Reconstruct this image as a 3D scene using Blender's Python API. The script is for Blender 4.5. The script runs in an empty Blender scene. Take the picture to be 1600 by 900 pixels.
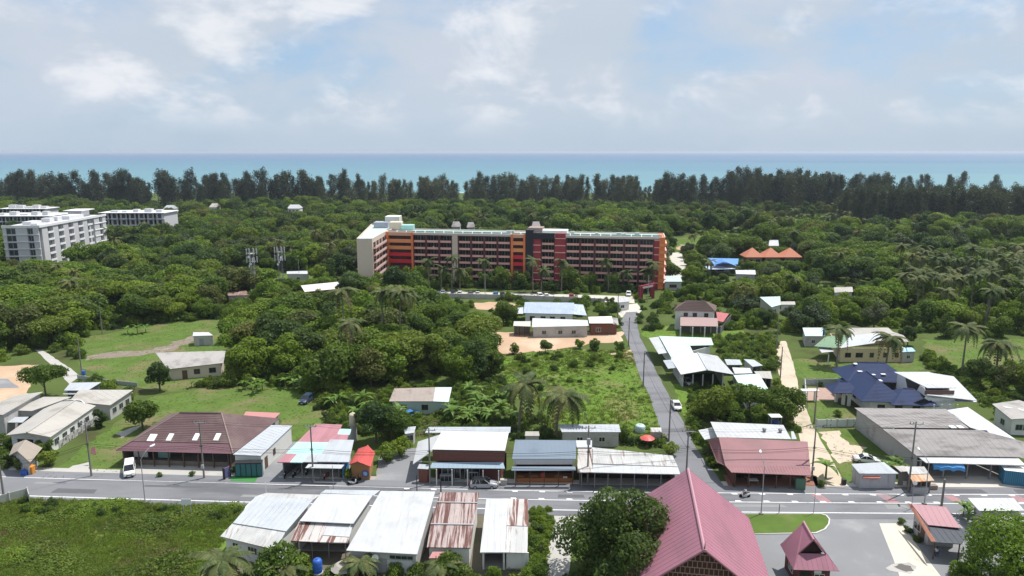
import bpy, math, random, os
import numpy as np
from mathutils import Vector, Matrix
R = math.radians
SC = bpy.context.scene
COL = SC.collection
rnd = random.Random(7)
# ------------------------------------------------------------------ camera
CAMH = 55.0
FPX = 800 / math.tan(R(36.0))           # focal length in pixels of the 1600 px photograph
PITCH = math.atan(213 / FPX)
cd = bpy.data.cameras.new('camera'); cam = bpy.data.objects.new('camera', cd); COL.objects.link(cam)
cd.sensor_fit = 'HORIZONTAL'; cd.angle = R(72.0); cd.clip_start = 0.5; cd.clip_end = 120000
cam.location = (0, 0, CAMH); cam.rotation_euler = (R(90) - PITCH, 0, 0)
SC.camera = cam
CT, ST = math.cos(PITCH), math.sin(PITCH)
# ------------------------------------------------------------------ light
SUN_EL, SUN_AZ = R(65), R(58)           # azimuth measured from +Y towards +X
SC.view_settings.view_transform = 'Standard'; SC.view_settings.look = 'None'
SC.view_settings.exposure = 0.5; SC.view_settings.gamma = 1.0
sl = bpy.data.lights.new('sun', 'SUN'); sl.energy = 4.0; sl.angle = R(0.5); sl.color = (1, .965, .91)
so = bpy.data.objects.new('sun', sl); COL.objects.link(so)
sdir = Vector((math.cos(SUN_EL) * math.sin(SUN_AZ), math.cos(SUN_EL) * math.cos(SUN_AZ), math.sin(SUN_EL)))
so.rotation_euler = sdir.to_track_quat('Z', 'Y').to_euler(); so.location = (60, 60, 200)
W = bpy.data.worlds.new('World'); SC.world = W; W.use_nodes = True
nt = W.node_tree; nt.nodes.clear()
def N(tree, t, **kw):
    n = tree.nodes.new(t)
    for k, v in kw.items(): setattr(n, k, v)
    return n
def build_world():
    L = nt.links.new
    out = N(nt, 'ShaderNodeOutputWorld'); bg = N(nt, 'ShaderNodeBackground'); bg.inputs['Strength'].default_value = 0.125
    sky = N(nt, 'ShaderNodeTexSky', sky_type='NISHITA', sun_disc=False)
    sky.sun_elevation = SUN_EL; sky.sun_rotation = SUN_AZ; sky.altitude = 50; sky.air_density = 1.0; sky.dust_density = 1.2; sky.ozone_density = 1.5
    tc = N(nt, 'ShaderNodeTexCoord')
    sep = N(nt, 'ShaderNodeSeparateXYZ'); L(tc.outputs['Generated'], sep.inputs[0])
    def mt(op, a, b=None, clamp=False):
        m = N(nt, 'ShaderNodeMath', operation=op); m.use_clamp = clamp
        for i, v in enumerate((a, b)):
            if v is None: continue
            if isinstance(v, (int, float)): m.inputs[i].default_value = v
            else: L(v, m.inputs[i])
        return m.outputs[0]
    z = sep.outputs[2]
    # banks of cloud, a little flattened, fading into moist air near the horizon
    comb = N(nt, 'ShaderNodeCombineXYZ'); L(sep.outputs[0], comb.inputs[0]); L(sep.outputs[1], comb.inputs[1]); L(mt('MULTIPLY', z, 1.9), comb.inputs[2])
    def noise(scale, detail, rough, off):
        mp = N(nt, 'ShaderNodeMapping'); mp.inputs['Location'].default_value = off; L(comb.outputs[0], mp.inputs[0])
        n = N(nt, 'ShaderNodeTexNoise'); n.inputs['Scale'].default_value = scale; n.inputs['Detail'].default_value = detail
        n.inputs['Roughness'].default_value = rough; n.inputs['Distortion'].default_value = .25; L(mp.outputs[0], n.inputs['Vector']); return n.outputs['Fac']
    def ramp(v, a, b):
        m = N(nt, 'ShaderNodeMapRange', interpolation_type='SMOOTHSTEP'); L(v, m.inputs[0]); m.inputs[1].default_value = a; m.inputs[2].default_value = b; return m.outputs[0]
    big = noise(3.4, 8, .56, (3.1, 1.7, .4)); small = noise(6.5, 9, .58, (9.3, 4.4, 2)); shade = noise(5.0, 6, .55, (5.5, 8.1, 1))
    def mix(f, a, b):
        m = N(nt, 'ShaderNodeMix', data_type='RGBA')
        if isinstance(f, (int, float)): m.inputs[0].default_value = f
        else: L(f, m.inputs[0])
        for i, v in ((6, a), (7, b)):
            if isinstance(v, tuple): m.inputs[i].default_value = v
            else: L(v, m.inputs[i])
        return m.outputs[2]
    # clear sky whitened by thin moist air (taken from Nishita), veil, then cumulus
    veil = mix(.72, sky.outputs[0], (1.75, 2.75, 4.05, 1))
    lo = ramp(z, .0, .10)
    col = mix(mt('SUBTRACT', .62, mt('MULTIPLY', lo, .62)), veil, (2.8, 3.5, 4.2, 1))
    sheet = mix(shade, (2.9, 3.45, 3.95, 1), (3.75, 4.0, 4.6, 1))
    f1 = mt('MULTIPLY', ramp(big, .33, .56), mt('ADD', .48, mt('MULTIPLY', lo, .5)))
    col = mix(f1, col, sheet)
    f2 = mt('MULTIPLY', ramp(small, .46, .66), mt('MULTIPLY', ramp(z, .015, .07), .85))
    col = mix(f2, col, (5.0, 5.1, 5.35, 1))
    L(col, bg.inputs[0]); L(bg.outputs[0], out.inputs[0])
build_world()
SC.render.engine = 'CYCLES'
SC.cycles.use_denoising = True
try: SC.cycles.denoiser = 'OPENIMAGEDENOISE'
except Exception: pass
SC.cycles.max_bounces = 7; SC.cycles.diffuse_bounces = 4; SC.cycles.glossy_bounces = 2; SC.cycles.transmission_bounces = 3
SC.cycles.transparent_max_bounces = 6; SC.cycles.volume_bounces = 0; SC.cycles.caustics_reflective = False; SC.cycles.caustics_refractive = False
SC.cycles.sample_clamp_indirect = 6
# ------------------------------------------------------------------ photo pixel <-> place
def P(px, py, z=0.0):
    u, v = (px - 800) / FPX, (py - 450) / FPX
    d = Vector((u, CT - v * ST, -ST - v * CT))
    t = (z - CAMH) / d.z
    return Vector((d.x * t, d.y * t, z))
def PD(px, Y, z=0.0):                    # a point straight under pixel column px at distance Y
    dep = Y * CT + (CAMH - z) * ST
    return Vector(((px - 800) / FPX * dep, Y, z))
def proj(x, y, z):
    dep = y * CT + (CAMH - z) * ST
    h = (z - CAMH) * CT + y * ST
    if dep < 1: return (-9e9, 9e9)
    return 800 + FPX * x / dep, 450 - FPX * h / dep
# ------------------------------------------------------------------ materials
MATS = {}
def base_mat(name):
    m = bpy.data.materials.new(name); m.use_nodes = True; t = m.node_tree; t.nodes.clear()
    out = N(t, 'ShaderNodeOutputMaterial'); b = N(t, 'ShaderNodeBsdfPrincipled'); t.links.new(b.outputs[0], out.inputs[0])
    return m, t, b, out
def srgb(r, g, b):
    f = lambda c: (c / 255 / 12.92) if c <= 10 else ((c / 255 + .055) / 1.055) ** 2.4
    return (f(r), f(g), f(b))
def mixn(t, f, a, b, blend='MIX'):
    m = N(t, 'ShaderNodeMix', data_type='RGBA', blend_type=blend)
    for i, v in ((0, f), (6, a), (7, b)):
        if isinstance(v, (int, float)): m.inputs[i].default_value = v
        elif isinstance(v, tuple): m.inputs[i].default_value = (*v[:3], 1)
        else: t.links.new(v, m.inputs[i])
    return m.outputs[2]
def noisen(t, scale, detail=4, rough=.55, vec='Object', stretch=None, rot=0, dist=0):
    tc = N(t, 'ShaderNodeTexCoord'); v = tc.outputs[vec] if vec != 'Position' else N(t, 'ShaderNodeNewGeometry').outputs['Position']
    if stretch or rot:
        mp = N(t, 'ShaderNodeMapping'); mp.inputs['Scale'].default_value = stretch or (1, 1, 1); mp.inputs['Rotation'].default_value = (0, 0, rot); t.links.new(v, mp.inputs[0]); v = mp.outputs[0]
    n = N(t, 'ShaderNodeTexNoise'); n.inputs['Scale'].default_value = scale; n.inputs['Detail'].default_value = detail; n.inputs['Roughness'].default_value = rough; n.inputs['Distortion'].default_value = dist
    t.links.new(v, n.inputs['Vector']); return n.outputs['Fac']
def rampn(t, v, a, b, lo=0., hi=1.):
    m = N(t, 'ShaderNodeMapRange', interpolation_type='SMOOTHSTEP'); t.links.new(v, m.inputs[0])
    m.inputs[1].default_value = a; m.inputs[2].default_value = b; m.inputs[3].default_value = lo; m.inputs[4].default_value = hi; return m.outputs[0]
def mul(c, k): return tuple(min(1, x * k) for x in c)
def M(name, col, rough=.6, var=.14, scale=.8, col2=None, amt=(.52, .72), scale2=.35, bump=0., bscale=30, spec=.35, metal=0., rand=0., vec='Object', stretch=None, rot=0):
    if name in MATS: return MATS[name]
    m, t, b, out = base_mat(name)
    c = mixn(t, noisen(t, scale, 5, .6, vec, stretch, rot), mul(col, 1 - var), mul(col, 1 + var))
    if col2: c = mixn(t, rampn(t, noisen(t, scale2, 6, .62, vec, stretch, rot), *amt), c, col2)
    if rand:
        oi = N(t, 'ShaderNodeObjectInfo'); c = mixn(t, 1.0, c, rampn2(t, oi.outputs['Random'], 1 - rand, 1 + rand * .5), 'MULTIPLY')
    t.links.new(c, b.inputs['Base Color']); b.inputs['Roughness'].default_value = rough; b.inputs['Specular IOR Level'].default_value = spec; b.inputs['Metallic'].default_value = metal
    if bump:
        bp = N(t, 'ShaderNodeBump'); bp.inputs['Strength'].default_value = bump; bp.inputs['Distance'].default_value = .05
        t.links.new(noisen(t, bscale, 4, .6, vec), bp.inputs['Height']); t.links.new(bp.outputs[0], b.inputs['Normal'])
    MATS[name] = m; return m
def rampn2(t, v, lo, hi):
    m = N(t, 'ShaderNodeMapRange'); t.links.new(v, m.inputs[0]); m.inputs[3].default_value = lo; m.inputs[4].default_value = hi; return m.outputs[0]
def M_sheet(name, col, rust=None, amount=.5, stretch=(3.0, .35, 1), rot=0, rough=.5, var=.1, rand=.12, spread=.2):
    """painted or bare metal sheet: rust streaks down the slope, sheets differ from one another"""
    if name in MATS: return MATS[name]
    m, t, b, out = base_mat(name)
    oi = N(t, 'ShaderNodeObjectInfo')
    c = mixn(t, noisen(t, .7, 5, .6, 'Position'), mul(col, 1 - var), mul(col, 1 + var * .6))
    c = mixn(t, rampn(t, noisen(t, .25, 6, .65, 'Position'), .45, .75, 0, .45), c, mul(col, .62))
    c = mixn(t, rampn(t, noisen(t, .8, 6, .7, 'Position', (3.2, .12, 1)), .5, .78, 0, .5), c, (col[0] * .55, col[1] * .52, col[2] * .48))
    if rust:
        n1 = noisen(t, .9, 7, .68, 'Position', stretch, rot)
        ad = N(t, 'ShaderNodeMath', operation='MULTIPLY_ADD'); t.links.new(oi.outputs['Random'], ad.inputs[0]); ad.inputs[1].default_value = spread; t.links.new(n1, ad.inputs[2])
        f = rampn(t, ad.outputs[0], .98 - amount * .8, 1.12 - amount * .8)
        rc = mixn(t, noisen(t, 3, 4, .6, 'Position'), mul(rust, .6), mul(rust, 1.4))
        c = mixn(t, f, c, rc)
    if rand: c = mixn(t, 1.0, c, rampn2(t, oi.outputs['Random'], 1 - rand, 1 + rand * .4), 'MULTIPLY')
    t.links.new(c, b.inputs['Base Color']); b.inputs['Roughness'].default_value = rough; b.inputs['Specular IOR Level'].default_value = .3
    MATS[name] = m; return m
def M_leaf(name, col, col2, rough=.55, trans=.42, rand=.22, patch=.25, spec=.2):
    if name in MATS: return MATS[name]
    m, t, b, out = base_mat(name)
    g = N(t, 'ShaderNodeNewGeometry'); oi = N(t, 'ShaderNodeObjectInfo')
    c = mixn(t, rampn2(t, g.outputs['Random Per Island'], 0, 1), col, col2)
    c = mixn(t, rampn(t, noisen(t, patch, 3, .6, 'Object'), .38, .66), c, mul(col, .78))
    c = mixn(t, rampn2(t, oi.outputs['Random'], .05, .7), c, mixn(t, rampn2(t, oi.outputs['Random'], 0, 1), mul(col, .75), (col2[0] * 1.35, col2[1] * 1.12, col2[2] * 1.0)))
    c = mixn(t, 1.0, c, rampn2(t, g.outputs['Random Per Island'], 1 - rand, 1 + rand), 'MULTIPLY')
    t.links.new(c, b.inputs['Base Color']); b.inputs['Roughness'].default_value = rough; b.inputs['Specular IOR Level'].default_value = spec
    tr = N(t, 'ShaderNodeBsdfTranslucent'); t.links.new(mixn(t, 1.0, c, (1.2, 1.35, .6), 'MULTIPLY'), tr.inputs[0])
    mx = N(t, 'ShaderNodeMixShader'); mx.inputs[0].default_value = trans
    t.links.new(b.outputs[0], mx.inputs[1]); t.links.new(tr.outputs[0], mx.inputs[2]); t.links.new(mx.outputs[0], out.inputs[0])
    MATS[name] = m; return m
def M_glass(name, col=(.02, .025, .03), rough=.08):
    if name in MATS: return MATS[name]
    m, t, b, out = base_mat(name); c = mixn(t, noisen(t, 1.2, 3), mul(col, .6), mul(col, 1.5))
    t.links.new(c, b.inputs['Base Color']); b.inputs['Roughness'].default_value = rough; b.inputs['Specular IOR Level'].default_value = .6
    MATS[name] = m; return m
# ------------------------------------------------------------------ mesh builder
class MB:
    def __init__(s): s.v = []; s.f = []; s.mi = []; s.cur = 0
    def add(s, vs, fs):
        o = len(s.v); s.v += [tuple(v) for v in vs]; s.f += [tuple(i + o for i in f) for f in fs]; s.mi += [s.cur] * len(fs); return s
    def box(s, x0, x1, y0, y1, z0, z1):
        return s.add([(x0, y0, z0), (x1, y0, z0), (x1, y1, z0), (x0, y1, z0), (x0, y0, z1), (x1, y0, z1), (x1, y1, z1), (x0, y1, z1)],
                     [(0, 3, 2, 1), (4, 5, 6, 7), (0, 1, 5, 4), (1, 2, 6, 5), (2, 3, 7, 6), (3, 0, 4, 7)])
    def obox(s, c, ax, ay, az):          # centre and three half axes
        c, ax, ay, az = map(Vector, (c, ax, ay, az)); vs = []
        for sz in (-1, 1):
            for sx, sy in ((-1, -1), (1, -1), (1, 1), (-1, 1)): vs.append(c + ax * sx + ay * sy + az * sz)
        return s.add(vs, [(0, 3, 2, 1), (4, 5, 6, 7), (0, 1, 5, 4), (1, 2, 6, 5), (2, 3, 7, 6), (3, 0, 4, 7)])
    def prism(s, poly, z0, z1):          # world polygon, z0/z1 numbers or lists
        n = len(poly); a = [z0] * n if isinstance(z0, (int, float)) else z0; b = [z1] * n if isinstance(z1, (int, float)) else z1
        vs = [(p[0], p[1], a[i]) for i, p in enumerate(poly)] + [(p[0], p[1], b[i]) for i, p in enumerate(poly)]
        return s.add(vs, [tuple(range(n))[::-1], tuple(range(n, 2 * n))] + [(i, (i + 1) % n, n + (i + 1) % n, n + i) for i in range(n)])
    def slab(s, pts, th, nrm=None):      # planar polygon given thickness below it
        pts = [Vector(p) for p in pts]; n = len(pts)
        nn = Vector(nrm) if nrm else pnormal(pts)
        vs = pts + [p - nn * th for p in pts]
        return s.add(vs, [tuple(range(n)), tuple(range(n, 2 * n))[::-1]] + [(i, n + i, n + (i + 1) % n, (i + 1) % n) for i in range(n)])
    def tube(s, a, b, r0, r1=None, n=6, cap=True):
        a, b = Vector(a), Vector(b); r1 = r0 if r1 is None else r1; d = (b - a).normalized()
        x = d.orthogonal().normalized(); y = d.cross(x); vs = []
        for c, r in ((a, r0), (b, r1)):
            for i in range(n): vs.append(c + (x * math.cos(2 * math.pi * i / n) + y * math.sin(2 * math.pi * i / n)) * r)
        fs = [(i, (i + 1) % n, n + (i + 1) % n, n + i) for i in range(n)]
        if cap: fs += [tuple(range(n))[::-1], tuple(range(n, 2 * n))]
        return s.add(vs, fs)
    def path(s, pts, rad, n=6):
        for i in range(len(pts) - 1):
            s.tube(pts[i], pts[i + 1], rad[i] if isinstance(rad, list) else rad, rad[i + 1] if isinstance(rad, list) else rad, n)
        return s
    def lathe(s, prof, n=12, c=(0, 0, 0), cap=True):   # prof = [(r, z)...]
        vs = []
        for r, z in prof:
            for i in range(n): vs.append((c[0] + r * math.cos(2 * math.pi * i / n), c[1] + r * math.sin(2 * math.pi * i / n), c[2] + z))
        fs = []
        for k in range(len(prof) - 1):
            for i in range(n): fs.append((k * n + i, k * n + (i + 1) % n, (k + 1) * n + (i + 1) % n, (k + 1) * n + i))
        if cap: fs += [tuple(range(n))[::-1], tuple(range((len(prof) - 1) * n, len(prof) * n))]
        return s.add(vs, fs)
    def loft(s, rings, cap=True, closed=True):
        n = len(rings[0]); vs = [p for r in rings for p in r]; fs = []
        for k in range(len(rings) - 1):
            for i in range(n if closed else n - 1): fs.append((k * n + i, k * n + (i + 1) % n, (k + 1) * n + (i + 1) % n, (k + 1) * n + i))
        if cap: fs += [tuple(range(n))[::-1], tuple(range((len(rings) - 1) * n, len(rings) * n))]
        return s.add(vs, fs)
    def mesh(s, name, mat, smooth=False, off=(0, 0, 0)):
        me = bpy.data.meshes.new(name); ox, oy, oz = off
        me.from_pydata([(x - ox, y - oy, z - oz) for x, y, z in s.v], [], s.f)
        ms = mat if isinstance(mat, (list, tuple)) else [mat]
        for m in ms: me.materials.append(m)
        if len(ms) > 1: me.polygons.foreach_set('material_index', s.mi)
        if smooth: me.polygons.foreach_set('use_smooth', [True] * len(me.polygons))
        me.update(); return me
    def part(s, name, mat, parent, smooth=False, label=None):   # points given in world space
        o = bpy.data.objects.new(name, s.mesh(name, mat, smooth, origin(parent))); COL.objects.link(o); o.parent = parent
        if label: o['label'] = label
        return o
    def top(s, name, label, cat, mat, group=None, kind=None, smooth=False):
        c = [min(v[i] for v in s.v) * .5 + max(v[i] for v in s.v) * .5 for i in (0, 1)] + [min(v[2] for v in s.v)]
        o = bpy.data.objects.new(name, s.mesh(name, mat, smooth, c)); COL.objects.link(o); o.location = c; tag(o, label, cat, group, kind); return o
def origin(o):
    v = Vector((0, 0, 0))
    while o is not None: v = v + Vector(o.location); o = o.parent
    return v
def pnormal(pts):
    n = Vector((0, 0, 0))
    for i in range(len(pts)):
        a, b = Vector(pts[i]), Vector(pts[(i + 1) % len(pts)]); n += a.cross(b)
    n.normalize(); return n
def tag(o, label=None, cat=None, group=None, kind=None):
    if label: o['label'] = label
    if cat: o['category'] = cat
    if group: o['group'] = group
    if kind: o['kind'] = kind
    return o
def thing(name, label, cat, loc=(0, 0, 0), rz=0, group=None):
    o = bpy.data.objects.new(name, None); COL.objects.link(o); o.empty_display_size = .3; o.location = loc; o.rotation_euler = (0, 0, rz); tag(o, label, cat, group); return o
def inst(name, mesh, parent, loc=(0, 0, 0), rot=(0, 0, 0), scl=(1, 1, 1)):
    o = bpy.data.objects.new(name, mesh); COL.objects.link(o); o.parent = parent; o.location = loc; o.rotation_euler = rot
    o.scale = scl if not isinstance(scl, (int, float)) else (scl, scl, scl); return o
def struct(name, mb, mat, parent=None, kind='structure', label=None):
    o = bpy.data.objects.new(name, mb.mesh(name, mat)); COL.objects.link(o); o.parent = parent
    if parent is None: tag(o, label, None, None, kind)
    return o
def dup(root, loc, rz, label=None, group=None, scl=None):
    r = root.copy(); COL.objects.link(r); r.location = loc; r.rotation_euler = (0, 0, rz)
    if label: r['label'] = label
    if group: r['group'] = group
    if scl: r.scale = (scl, scl, scl)
    for ch in list(root.children):
        c = ch.copy(); COL.objects.link(c); c.parent = r
        for g in list(ch.children):
            d = g.copy(); COL.objects.link(d); d.parent = c
    return r
def inpoly(x, y, poly):
    c = False; j = len(poly) - 1
    for i in range(len(poly)):
        xi, yi = poly[i][0], poly[i][1]; xj, yj = poly[j][0], poly[j][1]
        if (yi > y) != (yj > y) and x < (xj - xi) * (y - yi) / (yj - yi) + xi: c = not c
        j = i
    return c
def clip(poly, nrm, d):                  # keep the part of a polygon where dot(p, nrm) <= d
    out = []
    for i in range(len(poly)):
        a, b = poly[i], poly[(i + 1) % len(poly)]; da, db = a.dot(nrm) - d, b.dot(nrm) - d
        if da <= 0: out.append(a)
        if (da < 0 < db) or (db < 0 < da): out.append(a + (b - a) * (da / (da - db)))
    return out
NOTREE = []          # ground polygons where no tree may stand
GUARD = []           # (px box, distance): nothing nearer may hide it
# ------------------------------------------------------------------ ground, water, roads
def smooth_line(pts, step=4.0):
    pts = [Vector(p) for p in pts]; out = []
    for i in range(len(pts) - 1):
        p0, p1, p2, p3 = pts[max(i - 1, 0)], pts[i], pts[i + 1], pts[min(i + 2, len(pts) - 1)]
        n = max(2, int((p2 - p1).length / step))
        for k in range(n):
            t = k / n; out.append(.5 * ((2 * p1) + (p2 - p0) * t + (2 * p0 - 5 * p1 + 4 * p2 - p3) * t * t + (3 * p1 - p0 - 3 * p2 + p3) * t ** 3))
    out.append(pts[-1]); return out
def ribbon(mb, line, o0, o1, z0, z1=None, skirt=0.0):
    """strip between two offsets (left of travel positive) of a line"""
    n = len(line); vs = []; z1 = z0 if z1 is None else z1
    for i, p in enumerate(line):
        d = (line[min(i + 1, n - 1)] - line[max(i - 1, 0)]).normalized(); q = Vector((-d.y, d.x))
        vs += [(p.x + q.x * o0, p.y + q.y * o0, z0), (p.x + q.x * o1, p.y + q.y * o1, z1)]
    return mb.add(vs, [(2 * i, 2 * i + 1, 2 * i + 3, 2 * i + 2)[::-1] for i in range(n - 1)])
def jag(poly, amp, step):
    out = []
    for i in range(len(poly)):
        a, b = poly[i], poly[(i + 1) % len(poly)]; L = math.hypot(b[0] - a[0], b[1] - a[1]); n = max(1, int(L / step))
        for k in range(n):
            t = k / n; j = amp if (k or n == 1) else amp * .5
            out.append((a[0] + (b[0] - a[0]) * t + rnd.uniform(-j, j), a[1] + (b[1] - a[1]) * t + rnd.uniform(-j, j)))
    return out
PATCH = {}
def patch(name, px, mat, lvl, amp=.5, step=1.6, z=0, label=None, notree=True):
    poly = [tuple(P(x, y, 0)[:2]) for x, y in px]
    if notree: NOTREE.append(poly)
    q = jag(poly, amp, step) if amp else poly
    mb = MB(); mb.add([(x, y, .012 * lvl) for x, y in q], [tuple(range(len(q)))])
    o = struct(name, mb, mat); 
    if o.data.polygons[0].normal.z < 0: o.data.flip_normals()
    if label: o['label'] = label
    PATCH.setdefault(name, []).append(poly); return o
G_earth = M('ground_earth', (.075, .105, .028), .95, .3, .12, (.055, .05, .025), (.5, .7), .05, .4, 6, .1, vec='Position')
G_lawn = M('lawn_grass', (.088, .140, .030), .95, .4, .25, (.17, .145, .075), (.46, .70), .09, .5, 9, .1, vec='Position')
G_field = M('field_grass', (.105, .175, .028), .95, .4, .3, (.19, .165, .08), (.48, .70), .10, .5, 6, .1, vec='Position')
G_dirt = M('orange_dirt', (.44, .305, .205), .95, .22, .12, (.52, .40, .29), (.45, .65), .07, .3, 9, .1, vec='Position')
G_sand = M('pale_sand', (.50, .42, .33), .95, .18, .25, (.33, .29, .2), (.5, .7), .12, .3, 9, .1, vec='Position')
G_conc = M('old_concrete', (.40, .385, .36), .9, .14, .25, (.27, .26, .25), (.5, .72), .1, .2, 20, .15, vec='Position')
G_pale = M('pale_concrete', (.50, .47, .42), .9, .1, .2, (.40, .36, .30), (.5, .72), .1, .2, 20, .15, vec='Position')
G_asph = M('asphalt_grey', (.185, .187, .20), .92, .16, .06, (.115, .117, .125), (.45, .68), .09, .25, 40, .15, vec='Position', stretch=(.35, 1.4, 1))
G_asph2 = M('asphalt_lot', (.21, .213, .222), .92, .14, .1, (.29, .29, .29), (.5, .72), .1, .25, 40, .15, vec='Position')
G_mud = M('dark_mud', (.10, .09, .085), .6, .3, .5, vec='Position')
G_white = M('road_paint_white', (.72, .72, .71), .7, .12, 2.5, (.4, .4, .4), (.56, .72), 1.2, vec='Position')
G_red = M('road_paint_red', (.36, .17, .18), .8, .18, 2.0, (.22, .19, .2), (.42, .62), 1.0, vec='Position')
G_kerb = M('kerb_concrete', (.52, .51, .49), .9, .12, .8, vec='Position')
mb = MB(); nx, ny = 40, 24; X0, X1, Y0, Y1 = -2600, 2600, -260, 960
mb.add([(X0 + (X1 - X0) * i / nx, Y0 + (Y1 - Y0) * j / ny, 0) for j in range(ny + 1) for i in range(nx + 1)],
       [(j * (nx + 1) + i, j * (nx + 1) + i + 1, (j + 1) * (nx + 1) + i + 1, (j + 1) * (nx + 1) + i) for j in range(ny) for i in range(nx)])
struct('ground', mb, G_earth, label='flat green land between the road and the sea')
mb = MB(); mb.add([(-2600, 959, -.02), (2600, 959, -.02), (2600, 1015, -3.2), (-2600, 1015, -3.2)], [(0, 1, 2, 3)])
struct('beach', mb, G_sand)
def sea_mat():
    m, t, b, out = base_mat('sea_water')
    g = N(t, 'ShaderNodeNewGeometry'); s = N(t, 'ShaderNodeSeparateXYZ'); t.links.new(g.outputs['Position'], s.inputs[0])
    lg = N(t, 'ShaderNodeMath', operation='LOGARITHM'); t.links.new(s.outputs[1], lg.inputs[0]); lg.inputs[1].default_value = 10
    # wandering bands of shallow and deep water, plus dark blue patches painted as cloud shadow
    n1 = noisen(t, .0011, 5, .55, 'Position', (.28, 1, 1)); n2 = noisen(t, .00035, 4, .55, 'Position', (.22, 1, 1))
    ad = N(t, 'ShaderNodeMath', operation='MULTIPLY_ADD'); t.links.new(n1, ad.inputs[0]); ad.inputs[1].default_value = .5; t.links.new(lg.outputs[0], ad.inputs[2])
    cr = N(t, 'ShaderNodeValToRGB'); mr = N(t, 'ShaderNodeMapRange'); t.links.new(ad.outputs[0], mr.inputs[0]); mr.inputs[1].default_value = 3.2; mr.inputs[2].default_value = 4.9; t.links.new(mr.outputs[0], cr.inputs[0])
    e = cr.color_ramp.elements; e[0].position = .05; e[0].color = (.125, .25, .275, 1); e[1].position = .8; e[1].color = (.032, .092, .20, 1)
    x = e.new(.33); x.color = (.075, .18, .25, 1); x = e.new(.55); x.color = (.05, .13, .235, 1)
    c = mixn(t, rampn(t, n2, .5, .66, 0, .55), cr.outputs[0], (.030, .085, .20))  # cloud shadow put into the water colour
    t.links.new(c, b.inputs['Base Color']); b.inputs['Roughness'].default_value = .55; b.inputs['Specular IOR Level'].default_value = .22
    bp = N(t, 'ShaderNodeBump'); bp.inputs['Strength'].default_value = .25; bp.inputs['Distance'].default_value = .4
    t.links.new(noisen(t, .12, 4, .6, 'Position', (.5, 1.5, 1)), bp.inputs['Height']); t.links.new(bp.outputs[0], b.inputs['Normal']); return m
mb = MB(); ys = [990, 1200, 1500, 2200, 4000, 9000, 20000, 45000]
mb.add([(x, y, -2) for y in ys for x in (-60000, -6000, 0, 6000, 60000)], [(5 * j + i, 5 * j + i + 1, 5 * j + i + 6, 5 * j + i + 5) for j in range(len(ys) - 1) for i in range(4)])
struct('sea', mb, sea_mat(), label='turquoise sea paling towards the beach and blue at the horizon')
mb = MB()                                    # breaking surf in long uneven lines along the beach
for k in range(46):
    x = -1150 + k * 50 + rnd.uniform(-15, 15); y = 1002 + rnd.uniform(-4, 16); l = rnd.uniform(14, 40); w = rnd.uniform(2, 5)
    mb.add([(x - l, y, -1.95), (x - l * .3, y - w * .5, -1.94), (x + l, y + 1, -1.95), (x + l * .2, y + w, -1.95)], [(0, 1, 2, 3)])
struct('surf', mb, M('surf_foam', (.75, .78, .78), .8, .1), kind='stuff', label='white surf breaking along the beach behind the tall pines')
# main road
CL = smooth_line([(-300, 125), (-150, 114.4), (-86, 109.8), (-43, 107.3), (0, 105.0), (40, 104.0), (82, 103.5), (150, 103.2), (320, 103)])
NOTREE.append([(-300, 131), (-86, 116), (0, 111), (90, 109.4), (320, 109), (320, 96), (90, 96.5), (0, 98), (-86, 103), (-300, 118)])
mb = MB(); ribbon(mb, CL, -5.0, 5.6, .05); struct('main_road', mb, G_asph, label='two lane asphalt road running across the picture'); ROAD = bpy.data.objects['main_road']
mb = MB(); ribbon(mb, CL, 2.95, 3.1, .058); mb.part('road_marking', G_white, ROAD, label='white edge line on the far side')
mb = MB(); ribbon(mb, CL, -3.32, -3.12, .058); mb.part('road_marking', G_white, ROAD, label='white edge line on the near side')
right = [p for p in CL if p.x > -28]
mb = MB(); ribbon(mb, right, -.10, .06, .058); mb.part('road_marking', G_white, ROAD, label='white centre line')
def along(line, s):
    for a, b in zip(line, line[1:]):
        L = (b - a).length
        if s <= L: d = (b - a).normalized(); return a + d * s, d
        s -= L
    return line[-1], (line[-1] - line[-2]).normalized()
tm = MB(); tm.add([(-.5, 0, 0), (.5, 0, 0), (.25, .36, 0), (-.55, .36, 0)], [(0, 1, 2, 3)]); tooth = tm.mesh('road_tooth', G_white)
tm = MB(); tm.add([(-1.15, -1.35, 0), (.65, -1.35, 0), (-.05, 1.25, 0), (-1.75, 1.25, 0)], [(0, 1, 2, 3)]); redp = tm.mesh('road_red', G_red)
s = 8.0
while s < 175:
    p, d = along(right, s); q = Vector((-d.y, d.x)); a = math.atan2(d.y, d.x)
    if p.x > 30 or (-3 < p.x < 14) or p.x < -12:
        for o, fl in ((.12, 0), (2.88, math.pi)):
            c = p + q * o; inst('road_tooth', tooth, ROAD, (c.x, c.y, .064), (0, 0, a + fl))
    s += 4.5
for x in (50.5, 61.2, 71.8, 82.4, 93):
    p, d = min(((p, (b - p).normalized()) for p, b in zip(CL, CL[1:])), key=lambda t: abs(t[0].x - x)); q = Vector((-d.y, d.x)); c = p + q * 1.5
    inst('red_patch', redp, ROAD, (x, c.y, .061), (0, 0, math.atan2(d.y, d.x)))
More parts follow.
